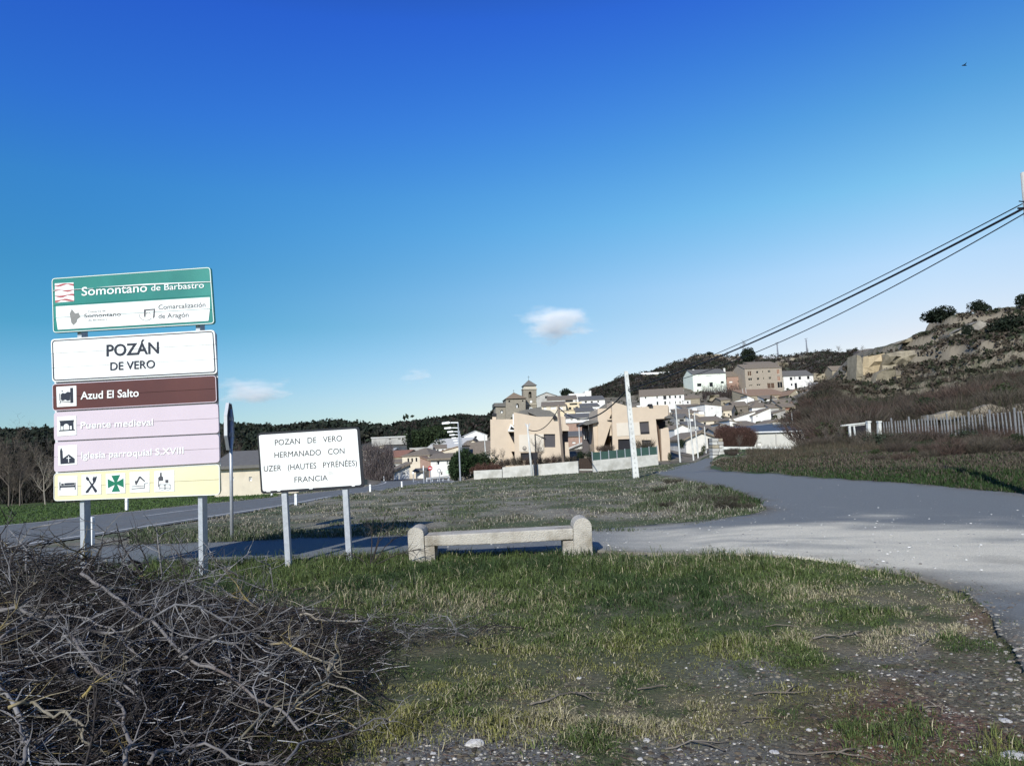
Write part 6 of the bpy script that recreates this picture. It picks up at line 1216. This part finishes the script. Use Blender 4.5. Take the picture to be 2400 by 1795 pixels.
def near_grass():
    r = np.random.default_rng(77); n = 560000; Y = np.exp(r.uniform(np.log(2.9), np.log(13.5), n)); A_ = r.uniform(-.74, .78, n); X = A_ * Y; Z = ground(X, Y); px, py = proj(X, Y, Z); m = ~road_mask(X + r.normal(0, .16, n), Y + r.normal(0, .13, n)) & (py < 1860) & (py > 1285)
    X, Y, Z, px, py = [v[m] for v in (X, Y, Z, px, py)]; g, d, rd, n1, n2, n3 = zones(px, py, X, Y); lush = sst(1500, 1330, py) * sst(2000, 1650, px)
    lush = np.clip(lush + .35 * sst(.5, .65, n1), 0, 1); dens = np.clip(.45 + .5 * lush + .35 * sst(.45, .6, n1) + d * .4 - g * 1.0 * sst(.36, .56, n2 + g * .12) - rd * .5, .015, 1); pile = (px < 560) & (py > 1500); dens = np.where(pile, .1, dens)
    k = r.uniform(0, 1, len(X)) < dens; X, Y, Z, px, py, g, d, lush, n1, n2, n3 = [v[k] for v in (X, Y, Z, px, py, g, d, lush, n1, n2, n3)]; n = len(X)
    cl = fbm(X * 6, Y * 6, 91, 2); h = (.018 + .07 * lush * (.5 + n2) + .02 * n1) * r.uniform(.4, 1.4, n) * (.35 + 2.2 * cl ** 2); h = np.where(py < 1345, h * 1.15, h); wd = np.clip(.0035 + Y * .00045, .004, .011)
    gr = lerp(np.tile((.032, .056, .018), (n, 1)), (.070, .098, .030), sst(.35, .65, n1)); gr = lerp(gr, (.20, .19, .06), sst(1440, 1600, py) * .75 * sst(.4, .6, n2)); dry = np.clip(d * .75 * sst(.3, .55, n2) + .04 + .12 * (n3 > .55), 0, .9)
    isd = (r.uniform(0, 1, n) < dry)[:, None]; c = np.where(isd, np.array([(.38, .34, .22)]) * r.uniform(.4, 1.2, (n, 1)), gr * r.uniform(.55, 1.5, (n, 1)))
    blades('grass', 'winter grass of the near verge, green by the bench and dry towards the road', X, Y, Z, h, wd, c, 78, .9)
near_grass()
def patch_grass(name, label, n, a0, a1, Y0, Y1, cond, hfun, cols, seed, wk=.0011):
    r = np.random.default_rng(seed); Y = np.exp(r.uniform(np.log(Y0), np.log(Y1), n)); X = r.uniform(a0, a1, n) * Y; Z = ground(X, Y); px, py = proj(X, Y, Z); m = cond(px, py, X, Y) & ~road_mask(X, Y) & ~main_mask(X, Y); X, Y, Z, px, py = [v[m] for v in (X, Y, Z, px, py)]
    n1 = fbm(X * .35, Y * .35, seed, 4); n2 = fbm(X * 1.5, Y * 1.5, seed + 1, 3); n = len(X); h = hfun(px, py, X, Y, n1, n2) * r.uniform(.4, 1.5, n); c = cols(px, py, n1, n2, n, r); k = h > .008
    blades(name, label, X[k], Y[k], Z[k], h[k], (np.clip(Y * wk, .006, .08))[k], c[k], seed + 2, .8)
def fcol(px, py, n1, n2, n, r):
    g = sst(.44, .62, n1 * .5 + n2 * .5 + .05 * sst(1000, 1200, px)); ed = sst(1215, 1240, py) * .5; isg = r.uniform(0, 1, n) < np.clip(g * .8 + ed, 0, .9)
    return np.where(isg[:, None], np.array([(.07, .09, .045)]), np.where((r.uniform(0, 1, n) < .45)[:, None], np.array([(.28, .26, .205)]), np.array([(.13, .12, .095)]))) * r.uniform(.6, 1.35, (n, 1))
patch_grass('field_stubble', 'grey-green stubble and weeds of the field between the two roads', 150000, -.52, .36, 13.5, 60, lambda px, py, X, Y: (X > -14), lambda px, py, X, Y, n1, n2: (.02 + .06 * sst(.45, .65, n2)) + .08 * sst(1235, 1255, py) + .18 * (np.exp(-((px - 1640) / 110) ** 2 - ((py - 1170) / 35) ** 2)), fcol, 500)
patch_grass('bank_grass', 'green grass at the foot of the right-hand bank', 80000, .26, .74, 17, 42, lambda px, py, X, Y: (px > 1655) & (py > 1062), lambda px, py, X, Y, n1, n2: .06 + .16 * n2, lambda px, py, n1, n2, n, r: np.where((r.uniform(0, 1, n) < sst(1085, 1125, py) * .6 + .22)[:, None], np.array([(.03, .055, .016)]), np.array([(.09, .073, .055)])) * r.uniform(.5, 1.4, (n, 1)), 520)
patch_grass('meadow_grass', 'short green grass of the meadow beyond the main road', 40000, -.95, -.32, 20, 52, lambda px, py, X, Y: (X < -12), lambda px, py, X, Y, n1, n2: .05 + .06 * n2, lambda px, py, n1, n2, n, r: np.array([(.06, .10, .028)]) * r.uniform(.6, 1.3, (n, 1)), 540)

# ---- gravel, stones, sticks
def gravel(name, label, n, f, seed, smin=.006, smax=.022, col=((.45, .45, .42), (.22, .21, .2), (.6, .6, .57), (.3, .29, .27))):
    r = np.random.default_rng(seed); X, Y = f(n, r); Z = ground(X, Y) + np.where(road_mask(X, Y), .014, 0); n = len(X); base = np.array([(math.cos(t), math.sin(t), -.1) for t in (0, 1.26, 2.51, 3.77, 5.03)] + [(.75 * math.cos(t), .75 * math.sin(t), .38) for t in (.6, 1.86, 3.1, 4.4, 5.6)] + [(0, 0, .5)]); F_ = np.array([q for i in range(5) for q in ((i, (i + 1) % 5, 5 + i), ((i + 1) % 5, 5 + (i + 1) % 5, 5 + i), (5 + i, 5 + (i + 1) % 5, 10))])
    s = (smin + (smax - smin) * r.uniform(0, 1, n) ** 4)[:, None, None]; V = base[None] * s * r.uniform(.7, 1.25, (n, 11, 3)); th = r.uniform(0, 6.28, n); c, s_ = np.cos(th)[:, None], np.sin(th)[:, None]; V = np.stack([V[..., 0] * c - V[..., 1] * s_, V[..., 0] * s_ + V[..., 1] * c, V[..., 2]], -1) + np.stack([X, Y, Z - .001], 1)[:, None]
    T = (np.arange(n)[:, None, None] * 11 + F_[None]).reshape(-1, 3); co = np.array(col)[r.integers(0, len(col), n)] * r.uniform(.7, 1.2, (n, 1))
    tag(link(name, fast_mesh(name, V.reshape(-1, 3), T, mat('pebbles', (1, 1, 1), .9, .15, 30, .3, attr=True), np.repeat(co, 11, 0))), label, None, None, 'stuff')
def gfun(n, r):
    Y = np.exp(r.uniform(np.log(2.9), np.log(9), n)); X = r.uniform(-.5, .8, n) * Y; Z = base_z(X, Y); px, py = proj(X, Y, Z); g, d, rd, n1, n2, n3 = zones(px, py, X, Y); k = (r.uniform(0, 1, n) < np.clip(g * 1.2 * sst(.34, .56, n2 + g * .12) + rd * .10 + .010, 0, 1)) & ~road_mask(X, Y) & (px > 750); return X[k], Y[k]
gravel('gravel', 'loose pale gravel scattered over the near ground', 50000, gfun, 600, .003, .015, ((.30, .285, .25), (.14, .13, .11), (.50, .47, .41), (.2, .18, .15)))
def rfun(n, r):
    Y = np.exp(r.uniform(np.log(5), np.log(24), n)); X = r.uniform(-.1, .78, n) * Y; px, py = proj(X, Y, base_z(X, Y)); k = road_mask(X, Y) & (r.uniform(0, 1, n) < np.exp(-((py - 1270) / 55) ** 2) * (.25 + .75 * sst(.45, .6, fbm(X, Y * 3, 8, 3))) + .05); return X[k], Y[k]
gravel('road_grit', 'pale grit lying on the dusty side road', 9000, rfun, 610, .006, .022, ((.62, .61, .57), (.45, .44, .4), (.2, .2, .2)))
def stone_mesh(seed, k=2):
    bm = bmesh.new(); bmesh.ops.create_icosphere(bm, subdivisions=k, radius=1); rn = random.Random(seed); off = Vector((rn.uniform(0, 9), rn.uniform(0, 9), 3))
    from mathutils import noise
    for v in bm.verts: v.co *= 1 + .35 * noise.noise(v.co * 1.1 + off) + .12 * noise.noise(v.co * 3 + off)
    me = bpy.data.meshes.new('stone'); bm.to_mesh(me); bm.free(); return me
r_ = np.random.default_rng(640); n_ = 34000; Y_ = np.exp(r_.uniform(np.log(2.9), np.log(9), n_)); X_ = r_.uniform(-.5, .8, n_) * Y_; px_, py_ = proj(X_, Y_, base_z(X_, Y_)); g_, d_, rd_, a_, b_, c_ = zones(px_, py_, X_, Y_)
k_ = (r_.uniform(0, 1, n_) < np.clip(.12 + g_ * .5 + rd_ * .8 + .5 * sst(1500, 1700, py_) * sst(.45, .6, a_), 0, 1)) & ~road_mask(X_ + r_.normal(0, .2, n_), Y_ + r_.normal(0, .15, n_)) & (px_ > 700); X_, Y_ = X_[k_], Y_[k_]; n_ = len(X_)
B_ = np.stack([X_, Y_, ground(X_, Y_) + r_.uniform(.002, .012, n_)], 1); T_ = B_ + rdir(n_, r_) * np.array([1, 1, .18]) * r_.uniform(.01, .07, (n_, 1)); V_, Q_, co_ = spikes(B_, T_, np.full(n_, .0016), np.array([(.05, .035, .03), (.03, .024, .02), (.22, .19, .14), (.09, .05, .04)])[r_.integers(0, 4, n_)], r_)
tag(link('ground_litter', fast_mesh('ground_litter', V_, Q_, TM, co_)), 'brittle twig and straw litter over the near ground', None, None, 'stuff')
def crumbf(n, r):
    Y = np.exp(r.uniform(np.log(2.9), np.log(9.5), n)); X = r.uniform(-.5, .8, n) * Y; px, py = proj(X, Y, base_z(X, Y)); g, d, rd, n1, n2, n3 = zones(px, py, X, Y); k = (r.uniform(0, 1, n) < np.clip(.08 + rd * .8 + g * .4 + .35 * sst(1500, 1700, py), 0, 1)) & ~road_mask(X + .1, Y) & (px > 700); return X[k], Y[k]
gravel('soil_crumbs', 'dark soil crumbs and shrivelled leaf bits over the near ground', 42000, crumbf, 650, .004, .022, ((.06, .05, .038), (.04, .034, .026), (.10, .08, .055), (.09, .085, .05), (.17, .15, .11)))
def edgef(n, r):
    Y = np.exp(r.uniform(np.log(4), np.log(20), n)); X = r.uniform(-.7, .8, n) * Y; a = road_mask(X, Y); b = road_mask(X + r.normal(0, .22, n), Y + r.normal(0, .18, n)); k = a != b; return X[k], Y[k]
gravel('edge_grit', 'crumbled grit and soil along the edge of the side road', 110000, edgef, 630, .007, .022, ((.2, .18, .15), (.1, .085, .07), (.26, .25, .22), (.14, .12, .1)))
STM = [stone_mesh(k) for k in range(4)]; SM = mat('white limestone', (.62, .60, .56), .9, .15, 9, .6, col2=(.45, .42, .38)); SM2 = mat('grey-brown stone', (.30, .27, .23), .9, .25, 9, .6)
for m in STM: m.materials.append(SM)
for k, (px, py, w_, lab) in enumerate(((1113, 1745, 40, 'large white stone on the gravel at the bottom'), (1015, 1767, 15, 'small white stone left of the large white stone'), (958, 1780, 17, 'white stone beside the brushwood at the bottom edge'), (902, 1779, 12, 'small white stone at the right foot of the brush pile'), (1120, 1779, 16, 'flat white stone just below the large white stone'), (1358, 1590, 13, 'round white stone alone in the grass'), (1516, 1736, 18, 'pale grey stone at the edge of the dry grass'), (1594, 1758, 12, 'small bright stone right of the pale grey stone'), (1775, 1525, 9, 'white pebble at the left end of the gravel patch'), (2367, 1593, 13, 'white stone near the road at the right'), (2357, 1690, 30, 'flat white stone on the reddish soil'), (2345, 1676, 10, 'small white stone touching the flat one on the reddish soil'), (2380, 1774, 55, 'big white slab in the bottom right corner'), (1160, 1557, 10, 'white stone in the middle of the lawn, left of the green patch'), (1897, 1711, 14, 'white pebble standing on the dark twiggy soil'), (2068, 1751, 13, 'white stone in the reddish earth at the bottom'), (1815, 1763, 22, 'flat light stone among dark twigs at the bottom'), (1961, 1454, 8, 'light stone by the thin gravel streak'), (2150, 1606, 12, 'light stone in the right gravel patch'), (1500, 1780, 14, 'light stone at the bottom edge below the dry grass'), (1440, 1553, 6, 'tiny light stone near the long stick'))):
    p = on_ground(px, py, 2.3, 30); s = w_ / 2 * p.y / F; e = link('stone', STM[k % 4]); e.location = p + Vector((0, 0, s * .12)); e.scale = (s, s * .9, s * (.5 if 'flat' not in lab and 'slab' not in lab else .25)); e.rotation_euler = (0, 0, k * 1.3); tag(e, lab, 'stone')
DST = mat('weathered dead wood', (.17, .15, .125), .95, .4, 12, .6, col2=(.07, .06, .05))
def stick(label, pts, w_, m=None, fork=None):
    m = DST if m is BARKP else m
    P3 = [on_ground(px, py, 2.3, 30) for px, py in pts]; o = P3[0]; e = empty('fallen_stick', o, label, 'stick'); sc = o.y / F; L_ = [p - o + Vector((0, 0, w_ * sc * .6 + .01 * (i % 2))) for i, p in enumerate(P3)]
    fn = []
    for a_, b_ in zip(L_[:-1], L_[1:]):
        for t in (0, .33, .66): fn.append(a_.lerp(b_, t) + Vector((random.gauss(0, .006), random.gauss(0, .012), random.uniform(0, .008))))
    fn.append(L_[-1]); MB().tube(fn, [w_ * sc * .36 * (1 - .6 * i / (len(fn) - 1)) * random.uniform(.8, 1.2) for i in range(len(fn))], 6).build('stem', m or BARK, e, True)
    if fork:
        a = L_[fork[0]]; b = on_ground(*fork[1], 2.3, 30) - o + Vector((0, 0, .02)); MB().tube([a, a.lerp(b, .5) + Vector((0, 0, .01)), b], [w_ * sc * .35, w_ * sc * .3, w_ * sc * .15], 5).build('twig', m or BARK, e, True)
for a in (('long pale forked stick lying in the grass below the round white stone', [(1243, 1656), (1285, 1648), (1320, 1630), (1350, 1632), (1420, 1628)], 7, BARKP, (3, (1388, 1646))), ('dark thin stick between the grass and the right gravel', [(1490, 1622), (1540, 1615), (1570, 1611)], 6, BARK, None),
          ('pale stick lying on the right part of the lawn', [(1905, 1498), (1950, 1497), (1980, 1499)], 6, BARKP, None), ('forked pale twig above the pale stick on the right', [(1965, 1496), (2000, 1490), (2022, 1482)], 5, BARKP, (1, (2012, 1496))), ('dark stick at the left of the right lawn', [(1790, 1472), (1830, 1470), (1880, 1472)], 5, BARK, None), ('bright short twig near the gravel at the right', [(2145, 1528), (2165, 1512), (2180, 1502)], 6, BARKP, None),
          ('long dark stick on the right gravel patch', [(1770, 1632), (1840, 1632), (1900, 1624)], 6, BARK, (1, (1870, 1615))), ('crossed pale twigs on the reddish soil', [(2155, 1662), (2195, 1662), (2215, 1668)], 5, BARKP, (1, (2175, 1655))), ('dark brittle twigs along the bottom edge', [(1850, 1775), (1960, 1775), (2060, 1788)], 7, BARK, (1, (2010, 1765))),
          ('pair of bleached sticks among dark soil at the bottom', [(1560, 1760), (1620, 1745), (1710, 1742)], 6, BARKP, (1, (1700, 1768))), ('dark stick right of the bleached pair', [(1740, 1700), (1770, 1692), (1830, 1690)], 5, BARK, None), ('black forked branch reaching from the brush pile over the gravel', [(880, 1700), (940, 1690), (975, 1692), (1032, 1665)], 9, BARK, (2, (995, 1710)))): stick(*a)
P_ = on_ground(1850, 1204 - 4); 
# ================================================================ THE BRUSH PILE
def Hp(x, y): return np.clip(.30 * (-x - .72), 0, 1.1) * sst(1.0, 2.0, y) * (1 - sst(5.6, 7.6, y)) * (.86 + .28 * fbm(np.asarray(x) * 1.3, np.asarray(y) * 1.3, 3, 2))
def curvy(p, d, L_, n, rn, wob=.25):
    pts = [Vector(p)]; d = Vector(d).normalized()
    for i in range(n): d = (d + Vector((rn.gauss(0, wob), rn.gauss(0, wob), rn.gauss(0, wob * .7)))).normalized(); pts.append(pts[-1] + d * (L_ / n))
    return pts, d
BRK = [mat('brushwood grey', (.20, .195, .195), .9, .45, 14, .5, col2=(.045, .038, .036)), mat('brushwood brown', (.035, .03, .028), .9, .3, 14, .5), mat('lichen covered branch', (.12, .11, .095), .95, .3, 12, .6, col2=(.22, .17, .06))]
def branch_mesh(seed, L_, r_, m, ntw=17):
    rn = random.Random(seed); mb = MB(); pts, d = curvy((-L_ / 2, 0, 0), (1, rn.uniform(-.2, .2), 0), L_, 9, rn, .27); mb.tube(pts, [r_ * (1 - .7 * i / 9) * rn.uniform(.8, 1.2) for i in range(10)], 6)
    for k in range(ntw):
        i = rn.randint(1, 9); p = pts[i]; dd = (pts[i] - pts[i - 1]).normalized() + Vector((rn.gauss(0, .5), rn.gauss(0, .8), rn.gauss(.1, .6))); l = L_ * rn.uniform(.12, .38); q, d2 = curvy(p, dd, l, 4, rn, .25); r2 = r_ * rn.uniform(.25, .5); mb.tube(q, [r2 * (1 - .7 * j / 4) for j in range(5)], 4, False)
        for _ in range(2): j = rn.randint(1, 4); q2, _d = curvy(q[j], Vector((rn.gauss(0, 1), rn.gauss(0, 1), rn.gauss(0, .6))), l * .4, 2, rn, .3); mb.tube(q2, [r2 * .4, r2 * .3, r2 * .1], 3, False)
    me = mb.mesh('branch', m, True, fix=False); return me
def brush():
    rn = random.Random(12); e = empty('brush_pile', (-2.6, 4.0, 0), 'big tangled heap of cut thorny branches filling the lower left corner', 'brush pile'); O = Vector((-2.6, 4.0, 0))
    V = [branch_mesh(900 + k, rn.uniform(.6, 1.35), rn.choice((.004, .005, .007, .011)), BRK[(0, 1, 1, 0, 1, 0, 1, 1, 0, 2)[k % 10]]) for k in range(30)]
    k = 0
    while k < 295:
        Y = 2.0 + 4.8 * rn.random() ** .8; X = Y * rn.uniform(-.76, -.08); h = float(Hp(X, Y))
        if h < .05 or rn.random() > h * 3.5: continue
        o = link('branch', V[k % 30], e); o.parent = None; dep = rn.random() ** 1.5 * .35; o.location = Vector((X, Y, max(.03, h - dep * h))) - O; o.rotation_euler = (rn.uniform(0, 6.28), rn.gauss(0, .20), rn.uniform(0, 6.28)); s = rn.uniform(.6, 1.15) * (1 if h > .3 else .6); o.scale = (s, s, s)
        bpy_m = Matrix.LocRotScale(o.location + O, o.rotation_euler, o.scale); W_ = np.array([(bpy_m @ v.co)[:] for v in list(V[k % 30].vertices)[::3]]); qx, qy = proj(W_[:, 0], W_[:, 1], W_[:, 2])
        if ((qy < 1195) & (qx > 60)).any() or (qy < 1150).any(): bpy.data.objects.remove(o); continue
        o.parent = e; k += 1
    big = mat('thick grey branch', (.16, .15, .145), .9, .3, 10, .6, col2=(.12, .10, .09)); lich = mat('yellow lichen branch', (.20, .18, .14), .95, .3, 9, .7, col2=(.34, .26, .08))
    def on_pile(px, py, lift=0):
        d = ray(px, py); Y = np.linspace(1.9, 7.5, 900); X = d.x / d.y * Y; Z = CH + d.z / d.y * Y; g = np.maximum(ground(X, Y), Hp(X, Y) + lift); i = np.nonzero(Z < g)[0]; i = i[0] if len(i) else 899; return Vector((X[i], Y[i], float(Z[i])))
    for lab, L_, r_, m in (('thick lichen covered branch', [(20, 1660), (80, 1655), (140, 1672), (195, 1698), (210, 1745)], 8, lich), ('forked lichen branch', [(195, 1630), (250, 1600), (300, 1575)], 6, lich), (None, [(190, 1345), (260, 1395), (340, 1450), (400, 1500), (470, 1560), (560, 1600), (640, 1660), (700, 1710)], 7, big), (None, [(0, 1500), (70, 1452), (150, 1440), (260, 1470), (330, 1540)], 6, big), (None, [(160, 1480), (200, 1540), (250, 1580), (330, 1640)], 7, big),
                          (None, [(290, 1790), (310, 1740), (290, 1680), (270, 1640)], 10, big), (None, [(350, 1790), (380, 1755), (460, 1745), (540, 1770), (640, 1790)], 8, big), (None, [(50, 1795), (62, 1740), (48, 1700)], 10, big), ('greenish lichen branch', [(770, 1575), (790, 1530), (760, 1600), (700, 1640), (640, 1700)], 7, lich), ('lichen twig', [(640, 1510), (700, 1520), (760, 1550), (800, 1580)], 5, lich),
                          (None, [(0, 1430), (60, 1432), (140, 1445)], 9, big), (None, [(420, 1540), (500, 1500), (560, 1420), (600, 1370)], 5, big), (None, [(660, 1790), (720, 1740), (850, 1700), (910, 1690)], 6, big), (None, [(700, 1440), (740, 1448), (860, 1455)], 6, BARKP), (None, [(560, 1730), (660, 1640), (770, 1600), (860, 1640)], 6, lich), (None, [(300, 1590), (420, 1560), (470, 1510)], 5, big)):
        p3 = [on_pile(px, py, .06) - O for px, py in L_]; sc = (p3[0] + O).y / F; mb = MB(); fine = []
        for a, b in zip(p3[:-1], p3[1:]):
            for t in (0, .25, .5, .75): q = a.lerp(b, t); q.z += .018 * math.sin(t * math.pi) * (1 if len(fine) % 8 < 4 else -1); fine.append(q + Vector((rn.gauss(0, .006), rn.gauss(0, .006), rn.gauss(0, .007))))
        fine.append(p3[-1]); n = len(fine); mb.tube(fine, [r_ * sc * .55 * (1 - .45 * i / n) for i in range(n)], 7)
        for _ in range(n): i = rn.randrange(n); q, _d = curvy(fine[i], Vector((rn.gauss(0, 1), rn.gauss(0, 1), rn.gauss(.3, .5))), rn.uniform(.08, .3), 3, rn, .3); mb.tube(q, [r_ * sc * .22, r_ * sc * .17, r_ * sc * .12, r_ * sc * .05], 4, False)
        o = mb.build('branch', m, e, True)
        if lab: o['label'] = lab
    # upright thin shoots standing out of the pile
    sh = [(0, 1330, 40, 1200), (30, 1300, 140, 1225), (60, 1340, 20, 1240), (90, 1320, 130, 1255), (230, 1340, 250, 1240), (300, 1340, 280, 1265), (330, 1345, 272, 1225), (350, 1330, 310, 1245), (420, 1350, 360, 1240), (470, 1340, 505, 1290), (430, 1360, 400, 1275), (560, 1350, 500, 1300), (200, 1350, 330, 1255), (150, 1350, 210, 1270), (500, 1370, 590, 1290), (640, 1380, 600, 1310), (100, 1350, 0, 1280), (20, 1350, 75, 1265), (380, 1350, 365, 1222)]
    for x0, y0, x1, y1 in sh:
        a = on_pile(x0, y0, .02); b = at(x1, y1, a.y + rn.uniform(-.2, .4)); mb = MB(); mid = a.lerp(b, .5) + Vector((rn.uniform(-.08, .08), 0, rn.uniform(0, .1))); pts = [a - O, mid - O, b - O]; mb.tube([pts[0], pts[0].lerp(pts[1], .5), pts[1], pts[1].lerp(pts[2], .5), pts[2]], [.007, .006, .005, .004, .002], 4, False)
        for _ in range(7): t = rn.uniform(.2, 1); q0 = pts[0].lerp(pts[1], t * 2) if t < .5 else pts[1].lerp(pts[2], t * 2 - 1); q, _d = curvy(q0, Vector((rn.gauss(0, 1), rn.gauss(0, 1), rn.gauss(.4, .5))), rn.uniform(.06, .3), 3, rn, .3); mb.tube(q, [.0035, .003, .0025, .001], 3, False)
        mb.build('branch', BRK[rn.choice((0, 1, 1))], e)
    # the fine tangle
    r = np.random.default_rng(55); n = 42000; Y = 1.9 + 5.2 * r.uniform(0, 1, n) ** .85; X = Y * r.uniform(-.78, -.06, n); H_ = Hp(X, Y); k = r.uniform(0, 1, n) < np.clip((H_ - .03) * 3.2, 0, 1); X, Y, H_ = X[k], Y[k], H_[k]; z = H_ * (1 - r.uniform(0, 1, len(X)) ** 1.2 * .85) + .01; n = len(X); c0 = np.stack([X, Y, z], 1)
    th = r.uniform(0, 6.28, n); pit = r.normal(0, .3, n); d = np.stack([np.cos(th) * np.cos(pit), np.sin(th) * np.cos(pit), np.sin(pit)], 1); L_ = r.uniform(.06, .3, n)[:, None]; s = r.uniform(.0016, .0042, n)[:, None]; up_ = rdir(n, r); a = np.cross(d, up_); a /= np.linalg.norm(a, axis=1)[:, None]; b = np.cross(d, a); bow = rdir(n, r) * L_ * .12; rings = []
    for t, k_ in ((-.5, 1), (0, .8), (.5, .3)):
        c = c0 + d * L_ * t + bow * (1 - abs(t) * 2)
        for j in range(3): al = 2.094 * j; rings.append(c + (a * math.cos(al) + b * math.sin(al)) * s * k_)
    Vv = np.stack(rings, 1).reshape(-1, 3) - np.array(O); i0 = (np.arange(n) * 9)[:, None]; fq = []
    for q_ in (0, 3):
        for j in range(3): fq.append(np.stack([i0[:, 0] + q_ + j, i0[:, 0] + q_ + (j + 1) % 3, i0[:, 0] + q_ + 3 + (j + 1) % 3, i0[:, 0] + q_ + 3 + j], 1))
    pal = np.array([(.16, .15, .145), (.05, .04, .036), (.022, .018, .016), (.36, .36, .36), (.20, .16, .08)]); col = pal[r.choice(5, n, p=(.14, .26, .49, .09, .02))] * r.uniform(.7, 1.25, (n, 1))  # palest twigs carry painted highlights, darkest the shade of the gaps
    o = link('fine_twigs', fast_mesh('fine_twigs', Vv, np.concatenate(fq), TM, np.repeat(col, 9, 0)), e); o['kind'] = 'stuff'
    # two outlying clumps
    for lab, (cx, cy), w_, n_, sd in (('flattened bundle of dark twigs on the grass right of the brush pile', (1010, 1500), 1.3, 1, 71), ('forked dead branch standing between the sign post and the bench', (870, 1310), .9, 2, 72)):
        p = on_ground(cx, cy); rn2 = random.Random(sd); e2 = empty('dead_branches', p, lab, 'branches')
        if n_ == 1:
            for k in range(46):
                m = V[(k * 7) % 30]; o = link('branch', m, e2, (rn2.gauss(0, .22), rn2.gauss(0, .22), .05 + .10 * rn2.random())); o.rotation_euler = (rn2.uniform(0, 6.28), rn2.gauss(-.08, .10), rn2.gauss(0.15, .5) + (3.14 if rn2.random() < .3 else 0)); s = rn2.uniform(.3, .62); o.scale = (s, s, s)
        else:
            for k, (x1, y1) in enumerate(((905, 1205), (868, 1230), (940, 1250), (985, 1285), (820, 1300), (925, 1228), (965, 1330))):
                a = on_ground(868, 1330); b = at(x1, y1, a.y + rn2.uniform(0, .6)); mb = MB(); mid = a.lerp(b, .5) + Vector((rn2.uniform(-.06, .06), 0, .05)); pts = [x - p for x in (a, mid, b)]; mb.tube(pts, [.009, .007, .003], 5)
                for _ in range(9): t = rn2.uniform(.3, 1); q0 = pts[1].lerp(pts[2], t); q, _d = curvy(q0, (pts[2] - pts[1]).normalized() + Vector((rn2.gauss(0, .7), rn2.gauss(0, .5), rn2.gauss(0, .6))), rn2.uniform(.08, .3), 3, rn2, .25); mb.tube(q, [.004, .0035, .003, .001], 3, False)
                mb.build('branch', BRK[1], e2)
brush()
# ---- bird and clouds
p = at(2260, 154, 60); e = empty('bird', p, 'small dark bird flying high in the right part of the sky', 'bird'); b = MB(); b.tube([(-.22, 0, 0), (-.1, 0, .02), (.08, 0, .0), (.2, 0, -.02)], [.01, .05, .045, .01], 8).build('body', BLK, e)
MB().face([(-.08, 0, .02), (.08, 0, .02), (.02, .3, .10), (-.07, .5, .02)]).face([(-.08, 0, .02), (.08, 0, .02), (.06, -.28, .12), (-.05, -.46, .05)]).face([(.06, 0, .01), (.2, -.05, -.01), (.2, .05, -.01)]).build('wings', BLK, e)
def cloud(label, px, py, wpx, hpx, seed, dens, Y=2500):
    p = at(px, py, Y); s = Y / F; bm = bmesh.new(); bmesh.ops.create_icosphere(bm, subdivisions=3, radius=1); me = bpy.data.meshes.new('cloud'); bm.to_mesh(me); bm.free(); m = bpy.data.materials.new('cloud vapour'); m.use_nodes = True; t = m.node_tree; n = t.nodes; l = t.links.new; n.clear()
    o = n.new('ShaderNodeOutputMaterial'); v = n.new('ShaderNodeVolumePrincipled'); v.inputs['Color'].default_value = (1, 1, 1, 1); v.inputs['Anisotropy'].default_value = -.35; tc = n.new('ShaderNodeTexCoord'); mp = n.new('ShaderNodeMapping'); mp.inputs['Location'].default_value = (seed, seed * 2, 0); mp.inputs['Scale'].default_value = (1.1, 1, 1.5); l(tc.outputs['Object'], mp.inputs[0])
    no = n.new('ShaderNodeTexNoise'); no.inputs['Scale'].default_value = 1.9; no.inputs['Detail'].default_value = 7; no.inputs['Roughness'].default_value = .68; l(mp.outputs[0], no.inputs['Vector']); ln = n.new('ShaderNodeVectorMath'); ln.operation = 'LENGTH'; l(tc.outputs['Object'], ln.inputs[0])
    fall = n.new('ShaderNodeMapRange'); fall.inputs[1].default_value = 0.15; fall.inputs[2].default_value = 1.0; fall.inputs[3].default_value = .12; fall.inputs[4].default_value = -.45; l(ln.outputs['Value'], fall.inputs[0]); ad = n.new('ShaderNodeMath'); ad.operation = 'ADD'; l(no.outputs[0], ad.inputs[0]); l(fall.outputs[0], ad.inputs[1])
    mr = n.new('ShaderNodeMapRange'); mr.inputs[1].default_value = .44; mr.inputs[2].default_value = .72; mr.inputs[3].default_value = 0; mr.inputs[4].default_value = dens; l(ad.outputs[0], mr.inputs[0]); l(mr.outputs[0], v.inputs['Density']); l(v.outputs[0], o.inputs['Volume'])
    me.materials.append(m); c = link('cloud', me); c.location = p; c.scale = (wpx * s / 2, hpx * s * .8, hpx * s / 2); tag(c, label, 'cloud')
cloud('small wispy cloud above the church, highest of the three', 1300, 762, 400, 190, 3, .020)
cloud('flat grey-white cloud right of the tall sign', 595, 915, 380, 130, 8, .022)
cloud('faint tiny cloud in the middle of the sky', 975, 882, 160, 75, 5, .013)
